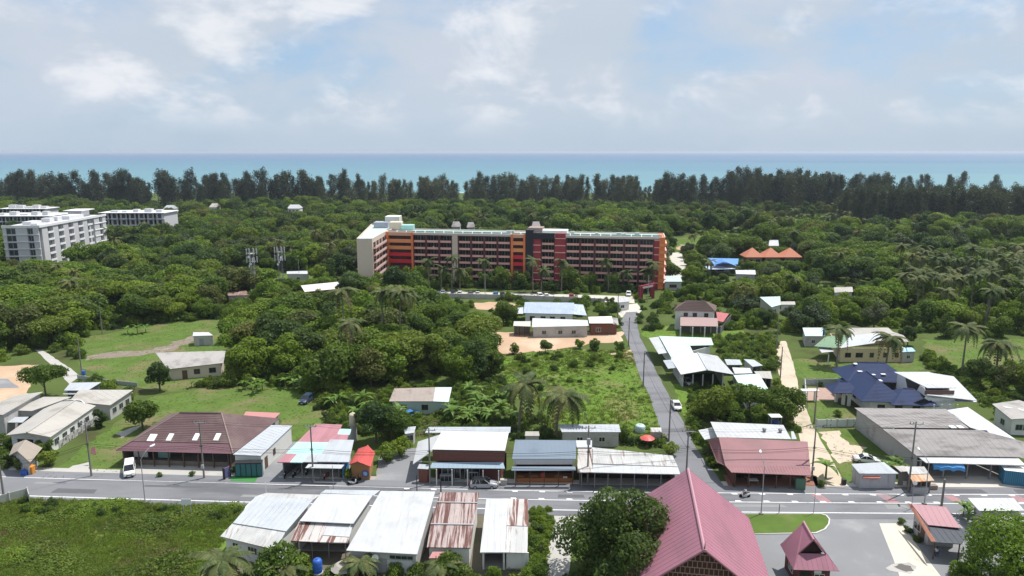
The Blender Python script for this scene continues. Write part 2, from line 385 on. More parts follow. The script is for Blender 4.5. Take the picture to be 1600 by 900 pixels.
for k in range(16):
    p, d = along(CL, 205 + k * 13 + rnd.uniform(-4, 4)); q = Vector((-d.y, d.x)); o = rnd.choice((-2.4, -1.2, 1.3, 2.2, 4.1)); l, w = rnd.uniform(1.5, 6), rnd.uniform(.3, .8); b = [p + q * o - d * l - q * w, p + q * o + d * l - q * w * .8, p + q * o + d * l * .9 + q * w, p + q * o - d * l * .95 + q * w]
    mb = MB(); mb.add([(v.x, v.y, .0535) for v in b], [(0, 1, 2, 3)]); mb.part('road_patch', rnd.choice((M('asphalt_patch_dark', (.10, .102, .11), .9, .2, .5, vec='Position'), M('asphalt_patch_pale', (.23, .228, .225), .92, .2, .5, vec='Position'))), ROAD)
# far-side frontage strip and near-side kerb
mb = MB(); ribbon(mb, [p for p in CL if p.x < -8], 5.4, 7.0, .03); struct('verge', mb, G_conc, label='dusty concrete strip between road and houses')
mb = MB(); ribbon(mb, [p for p in CL if p.x > -12], 4.6, 7.2, .03); struct('pavement', mb, G_pale, label='concrete strip in front of the shops')
# patches of land, lowest level first
patch('lawn', [(125, 528), (200, 515), (250, 506), (350, 498), (356, 540), (335, 590), (290, 612), (180, 602), (128, 570)], G_lawn, 1, 1.2, 3)
patch('lawn', [(60, 748), (110, 715), (190, 655), (240, 618), (330, 606), (450, 603), (490, 640), (455, 668), (430, 650), (240, 660), (200, 745)], G_lawn, 1, .8, 2)
patch('lawn', [(420, 700), (440, 655), (470, 640), (520, 640), (500, 668), (440, 700)], G_lawn, 1.4, .5, 2)
patch('field', [(785, 556), (880, 545), (985, 548), (1002, 592), (1030, 657), (1034, 690), (900, 680), (850, 640), (790, 612)], G_field, 1, 1.2, 3)
patch('field', [(-60, 776), (46, 777), (395, 791), (420, 800), (330, 905), (-120, 905)], G_field, 1, .5, 2, notree=False)
patch('lawn', [(1440, 530), (1620, 530), (1620, 570), (1540, 585), (1460, 570)], G_lawn, 1, 1.2, 3)
patch('lawn', [(1215, 560), (1440, 562), (1440, 590), (1300, 592), (1256, 592)], G_lawn, 1, .8, 2)
patch('lawn', [(1268, 664), (1337, 661), (1402, 722), (1385, 748), (1335, 764), (1322, 764), (1306, 730)], G_lawn, 1, .5, 2)
patch('lawn', [(1262, 626), (1300, 624), (1342, 655), (1264, 655)], G_lawn, 1, .3, 2)
patch('lawn', [(1000, 512), (1150, 505), (1165, 525), (1010, 530)], G_field, 1, .8, 2, notree=False)
patch('lawn', [(1050, 600), (1085, 600), (1088, 690), (1075, 665)], G_field, 1, .5, 2, notree=False)
patch('lawn', [(1040, 372), (1130, 365), (1240, 372), (1230, 385), (1050, 388)], G_lawn, 1, 3, 6)
patch('lawn', [(355, 432), (480, 425), (520, 430), (430, 450), (360, 448)], G_lawn, 1, 3, 6)
patch('dirt_lot', [(-60, 573), (62, 570), (48, 600), (30, 630), (-60, 650)], G_dirt, 1, .8, 2)
patch('asphalt_pad', [(-60, 590), (12, 592), (30, 606), (-60, 608)], G_asph2, 2, .3, 2, notree=False)
patch('dirt_lot', [(757, 520), (972, 518), (976, 532), (933, 536), (884, 544), (811, 552), (780, 553), (768, 537)], G_dirt, 2, 1, 2)
patch('dirt_lot', [(950, 553), (986, 546), (990, 563)], G_dirt, 2, .7, 2)
patch('dirt_lot', [(726, 474), (770, 472), (815, 475), (800, 482), (750, 484)], G_dirt, 2, 1, 2)
patch('dirt_lot', [(130, 557), (180, 550), (240, 546), (300, 524), (312, 530), (260, 550), (190, 558), (135, 563)], M('grey_soil', (.2, .165, .13), .95, .25, .3, (.3, .26, .2), vec='Position'), 2, 1, 2)
patch('dirt_lot', [(1060, 382), (1110, 386), (1120, 396), (1058, 394)], G_dirt, 2, 2, 4)
patch('dirt_lot', [(425, 378), (455, 376), (458, 386), (428, 390)], G_dirt, 2, 2, 5)
patch('path', [(55, 547), (66, 547), (102, 570), (126, 588), (108, 600), (100, 590), (78, 568)], G_conc, 2, .2, 2)
patch('path', [(1044, 396), (1062, 394), (1072, 412), (1078, 432), (1046, 436), (1050, 412)], G_pale, 2, .6, 3)
patch('car_park', [(620, 453), (990, 463), (992, 474), (820, 467), (620, 461)], G_pale, 3, 0)
patch('side_road', [(978, 488), (968, 506), (982, 535), (1000, 589), (1012, 612), (1027, 655), (1043, 700), (1050, 768), (1146, 768), (1132, 760), (1087, 700), (1070, 665), (1044, 615), (1025, 580), (1010, 545), (1000, 528), (996, 508), (996, 487)], G_asph, 3, .12, 2, label='narrow asphalt lane leading from the main road to the red hotel')
patch('side_road', [(960, 478), (996, 474), (1003, 484), (997, 494), (970, 496)], G_pale, 2, .2, 2)
patch('driveway', [(1213, 545), (1216, 580), (1222, 611), (1238, 650), (1255, 700), (1268, 742), (1276, 770), (1324, 768), (1308, 733), (1288, 697), (1270, 665), (1256, 630), (1249, 609), (1240, 570), (1232, 545), (1228, 533), (1220, 533)], G_sand, 3, .12, 2, label='pale concrete lane beside the pink roofed restaurant')
patch('dirt_lot', [(1280, 675), (1310, 673), (1326, 695), (1356, 700), (1345, 716), (1312, 726), (1298, 712)], G_sand, 2, .6, 1.5)
patch('driveway', [(1262, 606), (1300, 606), (1318, 620), (1300, 626), (1262, 626)], M('pink_paving', (.36, .25, .21), .9, .15, vec='Position'), 2, 0)
patch('gravel_yard', [(84, 744), (112, 728), (141, 722), (146, 744)], G_conc, 2, .4, 1.2)
patch('gravel_yard', [(182, 678), (196, 672), (222, 664), (214, 672), (190, 684)], G_conc, 2, .4, 1.2)
patch('forecourt', [(172, 749), (205, 727), (364, 724), (362, 753), (300, 751)], G_conc, 3, .2, 1.5)
patch('forecourt', [(396, 757), (438, 690), (548, 690), (548, 759)], G_asph2, 3, .15, 2)
patch('forecourt', [(436, 745), (542, 747), (546, 759), (430, 757)], G_pale, 4, .1, 2)
patch('driveway', [(566, 764), (588, 746), (592, 715), (632, 700), (662, 700), (656, 770)], G_asph2, 3, .15, 2)
patch('forecourt', [(1130, 742), (1276, 744), (1280, 768), (1140, 764)], M('terracotta_floor', (.25, .12, .085), .85, .15, vec='Position'), 3, .1, 2)
patch('forecourt', [(1418, 735), (1640, 735), (1640, 773), (1430, 771)], G_pale, 3, .1, 2)
patch('forecourt', [(1320, 760), (1440, 762), (1440, 773), (1322, 770)], G_conc, 2.5, .2, 2)
patch('parking_lot', [(1040, 806), (1640, 806), (1700, 930), (1000, 930)], G_asph2, 2, 0)
patch('apron', [(1374, 818), (1408, 818), (1478, 912), (1410, 912)], M('cream_concrete', (.56, .51, .42), .9, .1, .3, (.45, .41, .34), vec='Position'), 3, .05, 3)
patch('mud_patch', [(1384, 888), (1400, 880), (1420, 879), (1434, 886), (1424, 897), (1400, 895)], G_conc, 4, .25, .6)
patch('mud_patch', [(1396, 886), (1408, 881), (1422, 885), (1428, 893), (1416, 894)], G_mud, 5, .15, .4)
patch('path', [(858, 797), (906, 797), (893, 850), (889, 912), (841, 912), (853, 860), (862, 825)], G_conc, 2, .08, 2)
patch('yard', [(330, 905), (395, 793), (858, 797), (862, 825), (842, 912)], M('yard_earth', (.12, .105, .075), .95, .3, .3, (.07, .09, .03), vec='Position'), 1.5, .3, 2, notree=False)
# kerbed grass island
def kerb_island():
    pts = [tuple(P(x, y, 0)[:2]) for x, y in [(1140, 804), (1284, 803.5), (1292, 806), (1297, 812), (1296, 820), (1290, 828), (1276, 834), (1150, 836)]]
    c = Vector((sum(p[0] for p in pts) / 8, sum(p[1] for p in pts) / 8))
    inn = [tuple(c + (Vector(p) - c) * (1 - .22 / max(1, (Vector(p) - c).length))) for p in pts]
    a = MB(); n = len(pts)
    a.add([(*p, 0.01) for p in pts] + [(*p, .14) for p in pts] + [(*p, .14) for p in inn] + [(*p, .05) for p in inn], [f for i in range(n) for j in [(i + 1) % n] for f in ((i, n + i, n + j, j), (n + i, 2 * n + i, 2 * n + j, n + j), (2 * n + i, 3 * n + i, 3 * n + j, 2 * n + j))])
    struct('kerb', a, G_kerb); b = MB(); b.add([(*p, .11) for p in inn], [tuple(range(n))]); o = struct('lawn', b, G_lawn)
    if o.data.polygons[0].normal.z < 0: o.data.flip_normals()
    PATCH.setdefault('island', []).append(inn)
kerb_island()
# ------------------------------------------------------------------ building kit
def zplane(pts):
    n = pnormal(pts); 
    if n.z < 0: n = -n
    d = n.dot(Vector(pts[0])); return n, d
FRAME = M('white_frame', (.62, .62, .60), .5, .08); FRAME_B = M('brown_frame', (.12, .07, .05), .6, .1); FRAME_G = M('grey_frame', (.28, .29, .3), .5, .1)
PANE = M_glass('window_glass'); DARK = M('dark_interior', (.03, .028, .027), .9, .3)  # DARK: near-black colour standing in for shade inside open fronts
CACHE = {}
def cached(key, fn):
    if key not in CACHE: CACHE[key] = fn()
    return CACHE[key]
def window_meshes(w, h, fm, pm, mull):
    def f():
        a = MB(); t = .07
        a.box(-w / 2, w / 2, -.07, .05, 0, t).box(-w / 2, w / 2, -.07, .05, h - t, h).box(-w / 2, -w / 2 + t, -.069, .05, t, h - t).box(w / 2 - t, w / 2, -.069, .05, t, h - t)
        for k in range(1, mull): x = -w / 2 + w * k / mull; a.box(x - .03, x + .03, -.06, .04, t, h - t)
        b = MB(); b.box(-w / 2 + t, w / 2 - t, -.02, .03, t, h - t)
        return a.mesh('window_frame', fm), b.mesh('window_pane', pm)
    return cached(('win', round(w, 2), round(h, 2), fm.name, pm.name, mull), f)
class House:
    def __init__(s, name, label, cat='house', at=None, group=None):
        s.t = thing(name, label, cat, at or (0, 0, 0), 0, group); s.faces = []; s.foot = None; s.at = at
    def pts(s, L): return [P(*p) if not isinstance(p, Vector) else p for p in L]
    def base(s, foot):
        s.foot = foot; c = sum((Vector((p[0], p[1], 0)) for p in foot), Vector()) / len(foot)
        if s.at is None: s.t.location = (c.x, c.y, 0); s.at = s.t.location
        grow = [tuple(c.xy + (Vector(p[:2]) - c.xy) * 1.12) for p in foot]; NOTREE.append(grow)
    def roof(s, L, mat, mode='sheets', w=1.0, th=.1, name='roof', guard=True, label=None, down=None, struct_only=False):
        """one roof plane traced from its corners; ribs and sheets run down the slope"""
        pts = s.pts(L); n = pnormal(pts)
        if n.z < 0: pts = pts[::-1]; n = -n
        if s.at is None: s.base([tuple(p[:2]) for p in pts])
        s.faces.append(pts)
        if guard and not struct_only:
            q = [proj(*p) for p in pts]; GUARD.append((min(a for a, b in q), min(b for a, b in q), max(a for a, b in q), max(b for a, b in q), min(p.y for p in pts)))
        dn = Vector((n.x, n.y, 0))
        if down: dn = Vector((down[0], down[1], 0)); dn = dn - n * dn.dot(n); dn.normalize()
        elif dn.length < .02: dn = (pts[-1] - pts[0]); dn = dn - n * dn.dot(n); dn.normalize()
        else: dn = (Vector((0, 0, -1)) - n * Vector((0, 0, -1)).dot(n)).normalized()
        ac = dn.cross(n).normalized()
        lo, hi = min(p.dot(ac) for p in pts), max(p.dot(ac) for p in pts)
        def rib(mb, t, r=.03, hh=.035):
            a = clip(clip(pts, ac, t + .001), -ac, -t + .001)
            if len(a) < 2: return
            q = sorted(a, key=lambda p: p.dot(dn)); p0, p1 = q[0], q[-1]
            if (p1 - p0).length < .2: return
            c = (p0 + p1) / 2; mb.obox(c + n * hh * .5, (p1 - p0) * .5, ac * r, n * hh * .5)
        mb = MB()
        if mode == 'sheets':
            mb.slab([p - n * .035 for p in pts], th); deck = mb.part(name, mat, s.t, label=label)
            k = max(1, round((hi - lo) / w)); ww = (hi - lo) / k
            for i in range(k):
                a = clip(clip(pts, ac, lo + (i + 1) * ww - .006), -ac, -(lo + i * ww + .006))
                if len(a) < 3: continue
                sm = MB(); up = n * rnd.uniform(0, .014); sm.slab([p + up for p in a], .03, n)
                keep = pts; 
                for f in (.02, .35, .68): rib(sm, lo + (i + f) * ww + .02, .025, .025)
                sm.part('roof_sheet', mat, deck)
            return deck
        if mode == 'courses':
            mb.slab([p - n * .05 for p in pts], th); l0, l1 = min(p.dot(dn) for p in pts), max(p.dot(dn) for p in pts)
            k = max(1, round((l1 - l0) / w)); ww = (l1 - l0) / k
            for i in range(k):
                a = clip(clip(pts, dn, l0 + (i + 1) * ww + .02), -dn, -(l0 + i * ww))
                if len(a) < 3: continue
                mb.slab([p + n * (.05 * (p.dot(dn) - l0 - i * ww) / ww) for p in a], .04, n)
            return mb.part(name, mat, s.t, label=label)
        mb.slab(pts, th)
        if mode == 'ribs':
            k = max(1, round((hi - lo) / w))
            for i in range(k + 1): rib(mb, lo + .03 + (hi - lo - .06) * i / k, .022, .022)
        return mb.part(name, mat, s.t, label=label)
    def cap(s, L, mat, r=.12, name='ridge_cap'):
        pts = s.pts(L); mb = MB()
        for a, b in zip(pts, pts[1:]): mb.tube(a + Vector((0, 0, .05)), b + Vector((0, 0, .05)), r, r, 6)
        return mb.part(name, mat, s.t)
    def rz(s, x, y):
        best = None
        for f in s.faces:
            n, d = zplane(f)
            if inpoly(x, y, f):
                z = (d - n.x * x - n.y * y) / n.z; best = z if best is None else max(best, z)
        if best is None:
            best = min((p for f in s.faces for p in f), key=lambda p: (p.x - x) ** 2 + (p.y - y) ** 2).z
        return best
    def walls(s, foot, mat, inset=.5, open=(), low=.16, z0=0.0, name='wall', th=.16, tops=None, floor=None):
        f = [Vector(p[:2]) if isinstance(p, Vector) else P(*p).xy for p in foot]
        c = sum(f, Vector((0, 0))) / len(f); f = [p + (c - p).normalized() * inset * 1.35 for p in f]
        s.base([tuple(p) for p in f]); s.wf = f; mb = MB(); n = len(f)
        for i in range(n):
            if i in open: continue
            a, b = f[i], f[(i + 1) % n]; d = (b - a); q = Vector((d.y, -d.x)).normalized() * th   # inwards (clockwise outline)
            k = 8; top = [(tops if tops else s.rz(*(a + d * min(.995, max(.005, t / k)))) - low) for t in range(k + 1)]; rings = []
            for t in range(k + 1):
                p = a + d * (t / k); rings.append([(p.x, p.y, z0), (p.x + q.x, p.y + q.y, z0), (p.x + q.x, p.y + q.y, top[t]), (p.x, p.y, top[t])])
            mb.loft(rings)
        if mb.f: s.wall = mb.part(name, mat, s.t)
        if floor: m2 = MB(); g = [tuple(p) for p in f]; m2.prism(g, .02, .12); m2.part('floor_slab', floor, s.t)
        return s
    def edge(s, e, t):
        """point on wall e, t from left to right seen from outside, and the angle of its local x axis"""
        a, b = s.wf[e], s.wf[(e + 1) % len(s.wf)]; p = b + (a - b) * t; d = a - b; return p, math.atan2(d.y, d.x), d.length
    def win(s, e, t, z, w, h, fm=None, pm=None, mull=2, name='window', label=None):
        a, b = window_meshes(w, h, fm or FRAME, pm or PANE, mull); p, ang, L = s.edge(e, t)
        o = inst(name, a, s.t, (p.x - s.at[0], p.y - s.at[1], z), (0, 0, ang)); inst('pane', b, o)
        if label: o['label'] = label
        return o
    def door(s, e, t, w, h, mat, z=.02, name='door'):
        def f():
            a = MB(); a.box(-w / 2, w / 2, -.05, .06, 0, h).box(-w / 2 - .08, -w / 2, -.07, .05, 0, h + .08).box(w / 2, w / 2 + .08, -.07, .05, 0, h + .08).box(-w / 2, w / 2, -.069, .05, h, h + .08); return a.mesh('door', mat)
        p, ang, L = s.edge(e, t); return inst(name, cached(('door', w, h, mat.name), f), s.t, (p.x - s.at[0], p.y - s.at[1], z), (0, 0, ang))
    def panel(s, e, t, z, w, h, mat, d=.06, name='panel', out=0.0, label=None):
        a = MB(); a.box(-w / 2, w / 2, -d - out, -out + .02, 0, h); p, ang, L = s.edge(e, t)
        o = inst(name, a.mesh(name, mat), s.t, (p.x - s.at[0], p.y - s.at[1], z), (0, 0, ang))
        if label: o['label'] = label
        return o
    def posts(s, e, n, mat, r=.07, out=0., ends=(0.02, .98), top=None):
        for k in range(n):
            p, ang, L = s.edge(e, ends[0] + (ends[1] - ends[0]) * (k / (n - 1) if n > 1 else .5)); nx, ny = math.sin(ang), -math.cos(ang)
            x, y = p.x + nx * out, p.y + ny * out; z = (top or s.rz(x, y)) - .1
            mb = MB(); mb.box(x - r, x + r, y - r, y + r, 0, z); mb.part('post', mat, s.t)
    def solid(s, name, poly, z0, z1, mat, label=None):
        mb = MB(); mb.prism([tuple(p[:2]) for p in poly], z0, z1); return mb.part(name, mat, s.t, label=label)
WHITE_R = M_sheet('white_roof_paint', (.50, .51, .52), None, var=.09, rand=.05); WHITE_R2 = M_sheet('white_roof_paint_grey', (.43, .455, .485), None, var=.1, rand=.06)
WHITE_OLD = M_sheet('old_white_sheet', (.50, .50, .49), (.24, .19, .17), .46, rot=.12, spread=.16, stretch=(2.6, .18, 1)); RUST_R = M_sheet('rusty_sheet', (.46, .38, .36), (.125, .055, .045), .62, spread=.12, stretch=(3.4, .11, 1), rot=.06)
RUST_R2 = M_sheet('half_rusty_sheet', (.54, .51, .49), (.15, .065, .05), .47, spread=.24, stretch=(3.0, .13, 1))
GREY_R = M('grey_fibre_cement', (.36, .34, .325), .9, .12, .5, (.22, .205, .195), (.46, .7), .22, .15, 15, vec='Position'); GREY_R2 = M('tan_grey_cement_roof', (.40, .38, .35), .9, .1, .4, (.30, .28, .25), (.46, .7), .2, .15, 15, vec='Position')
GREY_DK = M('dark_grey_fibre_cement', (.27, .25, .245), .9, .14, .5, (.155, .145, .14), (.44, .68), .3, .15, 15, vec='Position', stretch=(.5, 1.6, 1), rot=.3)
WALL_W = M('white_wall', (.66, .66, .63), .85, .07, .6, (.45, .43, .38), (.58, .8), .35, .1, 20, vec='Position'); WALL_G = M('grey_wall', (.42, .41, .40), .88, .1, .5, (.28, .27, .25), (.52, .74), .4, .15, 20, vec='Position')
PINK_R = M('pink_metal_roof', (.315, .142, .185), .65, .1, .3, (.25, .122, .155), (.42, .7), .16, spec=.2, vec='Position', stretch=(1.6, .5, 1)); MAROON_R = M('maroon_tile', (.115, .07, .072), .8, .15, .4, (.155, .11, .105), (.45, .68), .2, vec='Position'); MAROON_R2 = M('purple_maroon_sheet', (.145, .075, .09), .7, .1, .4, vec='Position')
ROSE_R = M('rose_metal_roof', (.27, .125, .135), .65, .1, .3, (.215, .11, .115), (.42, .7), .18, vec='Position'); MINT_R = M_sheet('mint_roof', (.50, .66, .60), None, var=.05, rand=.05); MINT_D = M_sheet('mint_sheet', (.42, .68, .64), None, var=.06, rand=.06)
BLUEGREY_R = M('blue_grey_roof', (.16, .205, .255), .5, .06, .3, (.13, .17, .215), (.5, .7), .2, vec='Position'); NAVY_R = M('navy_tile', (.034, .05, .115), .7, .15, .6, (.026, .034, .07), (.5, .7), .3, spec=.15, vec='Position')
SALMON_R = M('salmon_roof', (.47, .22, .21), .7, .1, .4, vec='Position'); RED_R = M('red_roof', (.56, .10, .09), .5, .08, .4, vec='Position'); ORANGE_R = M('orange_tile', (.52, .20, .12), .75, .14, .4, vec='Position'); BLUE_R = M('blue_roof', (.10, .25, .58), .5, .08, .4, vec='Position')
PALEBLUE_R = M_sheet('pale_blue_sheet', (.40, .47, .60), (.62, .66, .72), .5, var=.1); BROWN_R = M('brown_tile', (.125, .085, .075), .8, .15, .4, vec='Position'); GREEN_R = M('green_roof', (.16, .26, .16), .7, .1, .4, vec='Position')
STEEL = M('painted_steel', (.22, .22, .23), .5, .1); WOOD = M('dark_timber', (.09, .055, .035), .8, .2); BRICK = M('brown_brick', (.17, .07, .05), .9, .2, 3, (.12, .055, .045), vec='Position'); OCHRE = M('ochre_wall', (.33, .18, .075), .85, .08, .6, vec='Position')
CREAM = M('cream_wall', (.62, .50, .33), .85, .06, .5, vec='Position'); CONCF = M('shop_floor', (.33, .31, .29), .85, .12, .6, vec='Position'); WOODF = M('timber_floor', (.36, .15, .06), .7, .18, 1.2, vec='Position', stretch=(.3, 3, 1)); TEAL = M('teal_glass', (.035, .14, .15), .25, .2, .9)
TURF = M('plastic_turf', (.05, .20, .05), .9, .12, 1.0, vec='Position'); BLUET = M('blue_tarpaulin', (.055, .24, .52), .55, .15, 1.2, vec='Position'); BLUEC = M('blue_container_paint', (.04, .15, .26), .5, .15, .8, (.025, .08, .14), vec='Position')
WHITEP = M('white_paint', (.75, .75, .74), .5, .05); BLACKP = M('black_paint', (.02, .02, .022), .5, .2); PLASTIC_B = M('blue_plastic', (.03, .11, .42), .45, .1); PLASTIC_O = M('orange_plastic', (.65, .26, .04), .5, .1)

# ------------------------------------------------------------------ south side of the road
h = House('white_roof_house', 'long house with faded white sheet roof, leftmost of the white roofed row')
h.roof([(400, 775, 4.5), (490, 780, 4.5), (447, 830, 3.85), (364, 817, 3.85)], WHITE_R2, 'ribs', .8)
h.roof([(363, 818, 3.7), (446, 831, 3.7), (430, 859, 3.1), (344, 838, 3.1)], WHITE_OLD, 'sheets', .9)
h.roof([(416, 770, 4.3), (500, 773, 4.3), (491, 780, 4.1), (401, 775, 4.1)], WHITE_OLD, 'ribs', .8)
h.walls([(400, 775, 4), (490, 780, 4), (430, 859, 3.1), (344, 838, 3.1)], WALL_W, .5); h.win(2, .2, 1.2, 1.0, 1.1); h.win(2, .55, 1.2, 1.6, 1.1, mull=3); h.win(2, .85, .1, .9, 2.0, FRAME_B, mull=1)
h = House('white_roof_house', 'white roofed house with a rusty lower roof over a dark open veranda')
h.roof([(501, 771, 4.8), (582, 774, 4.8), (552, 818, 4.0), (468, 814, 4.0)], WHITE_R, 'ribs', .8)
h.roof([(467, 815, 3.6), (512, 817, 3.6), (500, 847, 3.0), (454, 845, 3.0)], RUST_R2, 'sheets', .9)
h.roof([(511, 816, 3.62), (552, 818, 3.62), (546, 839, 3.16), (504, 836, 3.16)], WHITE_R, 'sheets', .9)
h.roof([(504, 837, 3.1), (546, 840, 3.1), (543, 848, 2.95), (500, 847, 2.95)], RUST_R2, 'sheets', .9)
h.roof([(509, 765, 4.6), (594, 766, 4.6), (584, 774, 4.4), (501, 770, 4.4)], WHITE_R2, 'ribs', .8)
h.walls([(501, 771, 4.8), (582, 774, 4.8), (548, 832, 3.2), (459, 830, 3.2)], WALL_W, .4, open=(2,), floor=CONCF); h.posts(2, 4, STEEL, .06, 1.6, top=3.0)
h = House('white_roof_house', 'smooth white roofed house, largest of the row, dish on its grey rear wall')
h.roof([(595, 767, 5.0), (680, 768, 5.0), (652, 866, 3.3), (541, 860, 3.3)], WHITE_R, 'ribs', .8)
h.walls([(595, 767, 5.0), (680, 768, 5.0), (652, 866, 3.3), (541, 860, 3.3)], WALL_G, .45); h.win(2, .78, 2.1, 3.2, .6, FRAME_G, mull=4); h.win(2, .28, .9, 1.3, 1.2); h.door(2, .5, .9, 2.0, FRAME_G)
h.panel(2, .72, .2, 4.0, 1.7, M('pale_shutter', (.5, .5, .5), .6, .08), .05, 'shutter')
for k, (x, y) in enumerate(((0, 0),)):
    dish = MB(); dish.lathe([(.02, 0), (.25, .05), (.45, .18)], 12, cap=False); dish.tube((0, 0, 0), (0, 0, -.5), .03)
p, ang, L = h.edge(2, .38)
o = inst('satellite_dish', dish.mesh('satellite_dish', WHITEP), None, (p.x + .1, p.y - .6, 2.5), (R(65), 0, .4)); tag(o, 'white satellite dish on the rear wall of the largest white roofed house', 'satellite dish')
h = House('rusty_roof_house', 'narrow house with three bands of striped rusty roof sheets between white roofs')
for (a, z0, z1) in ((((688, 769), (748, 770), (746, 786), (683, 785)), 4.6, 4.25), (((683, 785), (746, 786), (740, 819), (673, 818)), 4.15, 3.65), (((673, 819), (740, 820), (735, 856), (667, 855)), 3.55, 2.95)):
    h.roof([(*a[0], z0), (*a[1], z0), (*a[2], z1), (*a[3], z1)], RUST_R, 'sheets', .8)
h.cap([(683, 785, 4.2), (746, 786, 4.2)], WHITE_R, .1, 'flashing'); h.cap([(673, 819, 3.6), (740, 820, 3.6)], WHITE_R, .1, 'flashing')
h.walls([(688, 769, 4.6), (748, 770, 4.6), (735, 856, 3), (667, 855, 3)], WALL_W, .4); h.win(2, .3, 1, 1.2, 1.1); h.win(2, .62, 1, .9, 1.1, mull=1)
h.roof([(676, 862, 2.6), (700, 862, 2.6), (696, 872, 2.2), (670, 872, 2.2)], SALMON_R, 'ribs', .8, name='awning')
h = House('white_and_rusty_house', 'house with half white half rusty metal roof beside the green hedge')
h.roof([(760, 779, 4.2), (794, 779, 4.2), (789, 863, 3.1), (750, 863, 3.1)], WHITE_R, 'sheets', .9); h.roof([(794, 779, 4.2), (825, 780, 4.2), (825, 822, 3.65), (792, 821, 3.65)], RUST_R2, 'sheets', .8); h.roof([(792, 822, 3.6), (825, 823, 3.6), (824, 864, 3.0), (789, 863, 3.0)], WHITE_OLD, 'sheets', .8)
h.walls([(760, 779, 4.2), (825, 780, 4.2), (824, 862, 3), (750, 861, 3)], WALL_W, .45, open=(2,), floor=CONCF); h.posts(2, 3, WALL_W, .12); h.panel(2, .82, 0, 3.0, 2.4, WALL_W, .15, 'wall_panel', -.3)
# big pink temple-like hall
def hall():
    h = House('pink_gabled_hall', 'large pink gable roofed hall with brick lattice gable beside the big tree', 'hall')
    A, B = P(1075, 733, 10), P(1101, 860, 10); d = (B - A).normalized(); q = Vector((d.y, -d.x, 0))   # q points to +x? fixed below
    if q.x < 0: q = -q
    W_, drop = 8.9, 6.9; e = lambda p, s, over=0: p + q * s * (W_ + over) - Vector((0, 0, drop * (W_ + over) / W_))
    B2 = B + d * 0.0
    h.base([tuple(e(A, -1)[:2]), tuple(e(A, 1)[:2]), tuple(e(B, 1)[:2]), tuple(e(B, -1)[:2])])
    h.roof([A, e(A, 1), e(B, 1), B], PINK_R, 'ribs', .9, .12); h.roof([A, B, e(B, -1), e(A, -1)], PINK_R, 'ribs', .9, .12)
    up = Vector((0, 0, .06))
    h.cap([A, B + d * .2], M('pale_pink_trim', (.42, .22, .26), .6, .05), .2)
    for s in (1, -1):
        mb = MB(); mb.path([B + up, e(B, s) + up], .14, 6); mb.part('bargeboard', PINK_R, h.t)
    fin = MB(); fin.tube(B + up, B + Vector((0, 0, 1.1)), .1, .02); fin.part('finial', WOOD, h.t)
    lane = d * -1.4                                                    # gable wall set back under the roof
    g0, gl, gr = B + lane - Vector((0, 0, .55)), e(B, -1) + lane + q * .8 , e(B, 1) + lane - q * .8
    gl.z = gr.z = 3.35; mb = MB(); wood = [g0, gr, gl]; mb.slab(wood, .2, d); mb.part('gable_wall', M('dark_brick_gable', (.085, .035, .032), .85, .2, 2, vec='Position'), h.t)
    for k in range(7):                                                 # pale lattice of courses and soldier bricks
        z = 3.5 + k * .85; wdt = (g0.z - z) / (g0.z - 3.35) * (W_ - .9)
        if wdt < .4: continue
        c = Vector((g0.x, g0.y, z)) + d * .05; mb = MB(); mb.obox(c, q * wdt, d * .05, Vector((0, 0, .04))); mb.part('lattice_rail', M('pale_lattice', (.40, .27, .22), .8, .1), h.t)
        n = int(wdt / .55)
        for j in range(-n, n + 1):
            x = j * .55 + (.27 if k % 2 else 0)
            if abs(x) > wdt - .5: continue
            mb = MB(); mb.obox(c + q * x + Vector((0, 0, .42)), q * .035, d * .05, Vector((0, 0, .375))); mb.part('lattice_bar', MATS['pale_lattice'], h.t)
    f = [e(A, -1) + q * 1 + d * 1, e(A, 1) - q * 1 + d * 1, e(B, 1) - q * 1 + lane, e(B, -1) + q * 1 + lane]
    h.walls([Vector((p.x, p.y, 0)) for p in f], M('maroon_wall', (.12, .045, .045), .85, .12, vec='Position'), .01, low=.3)
hall()
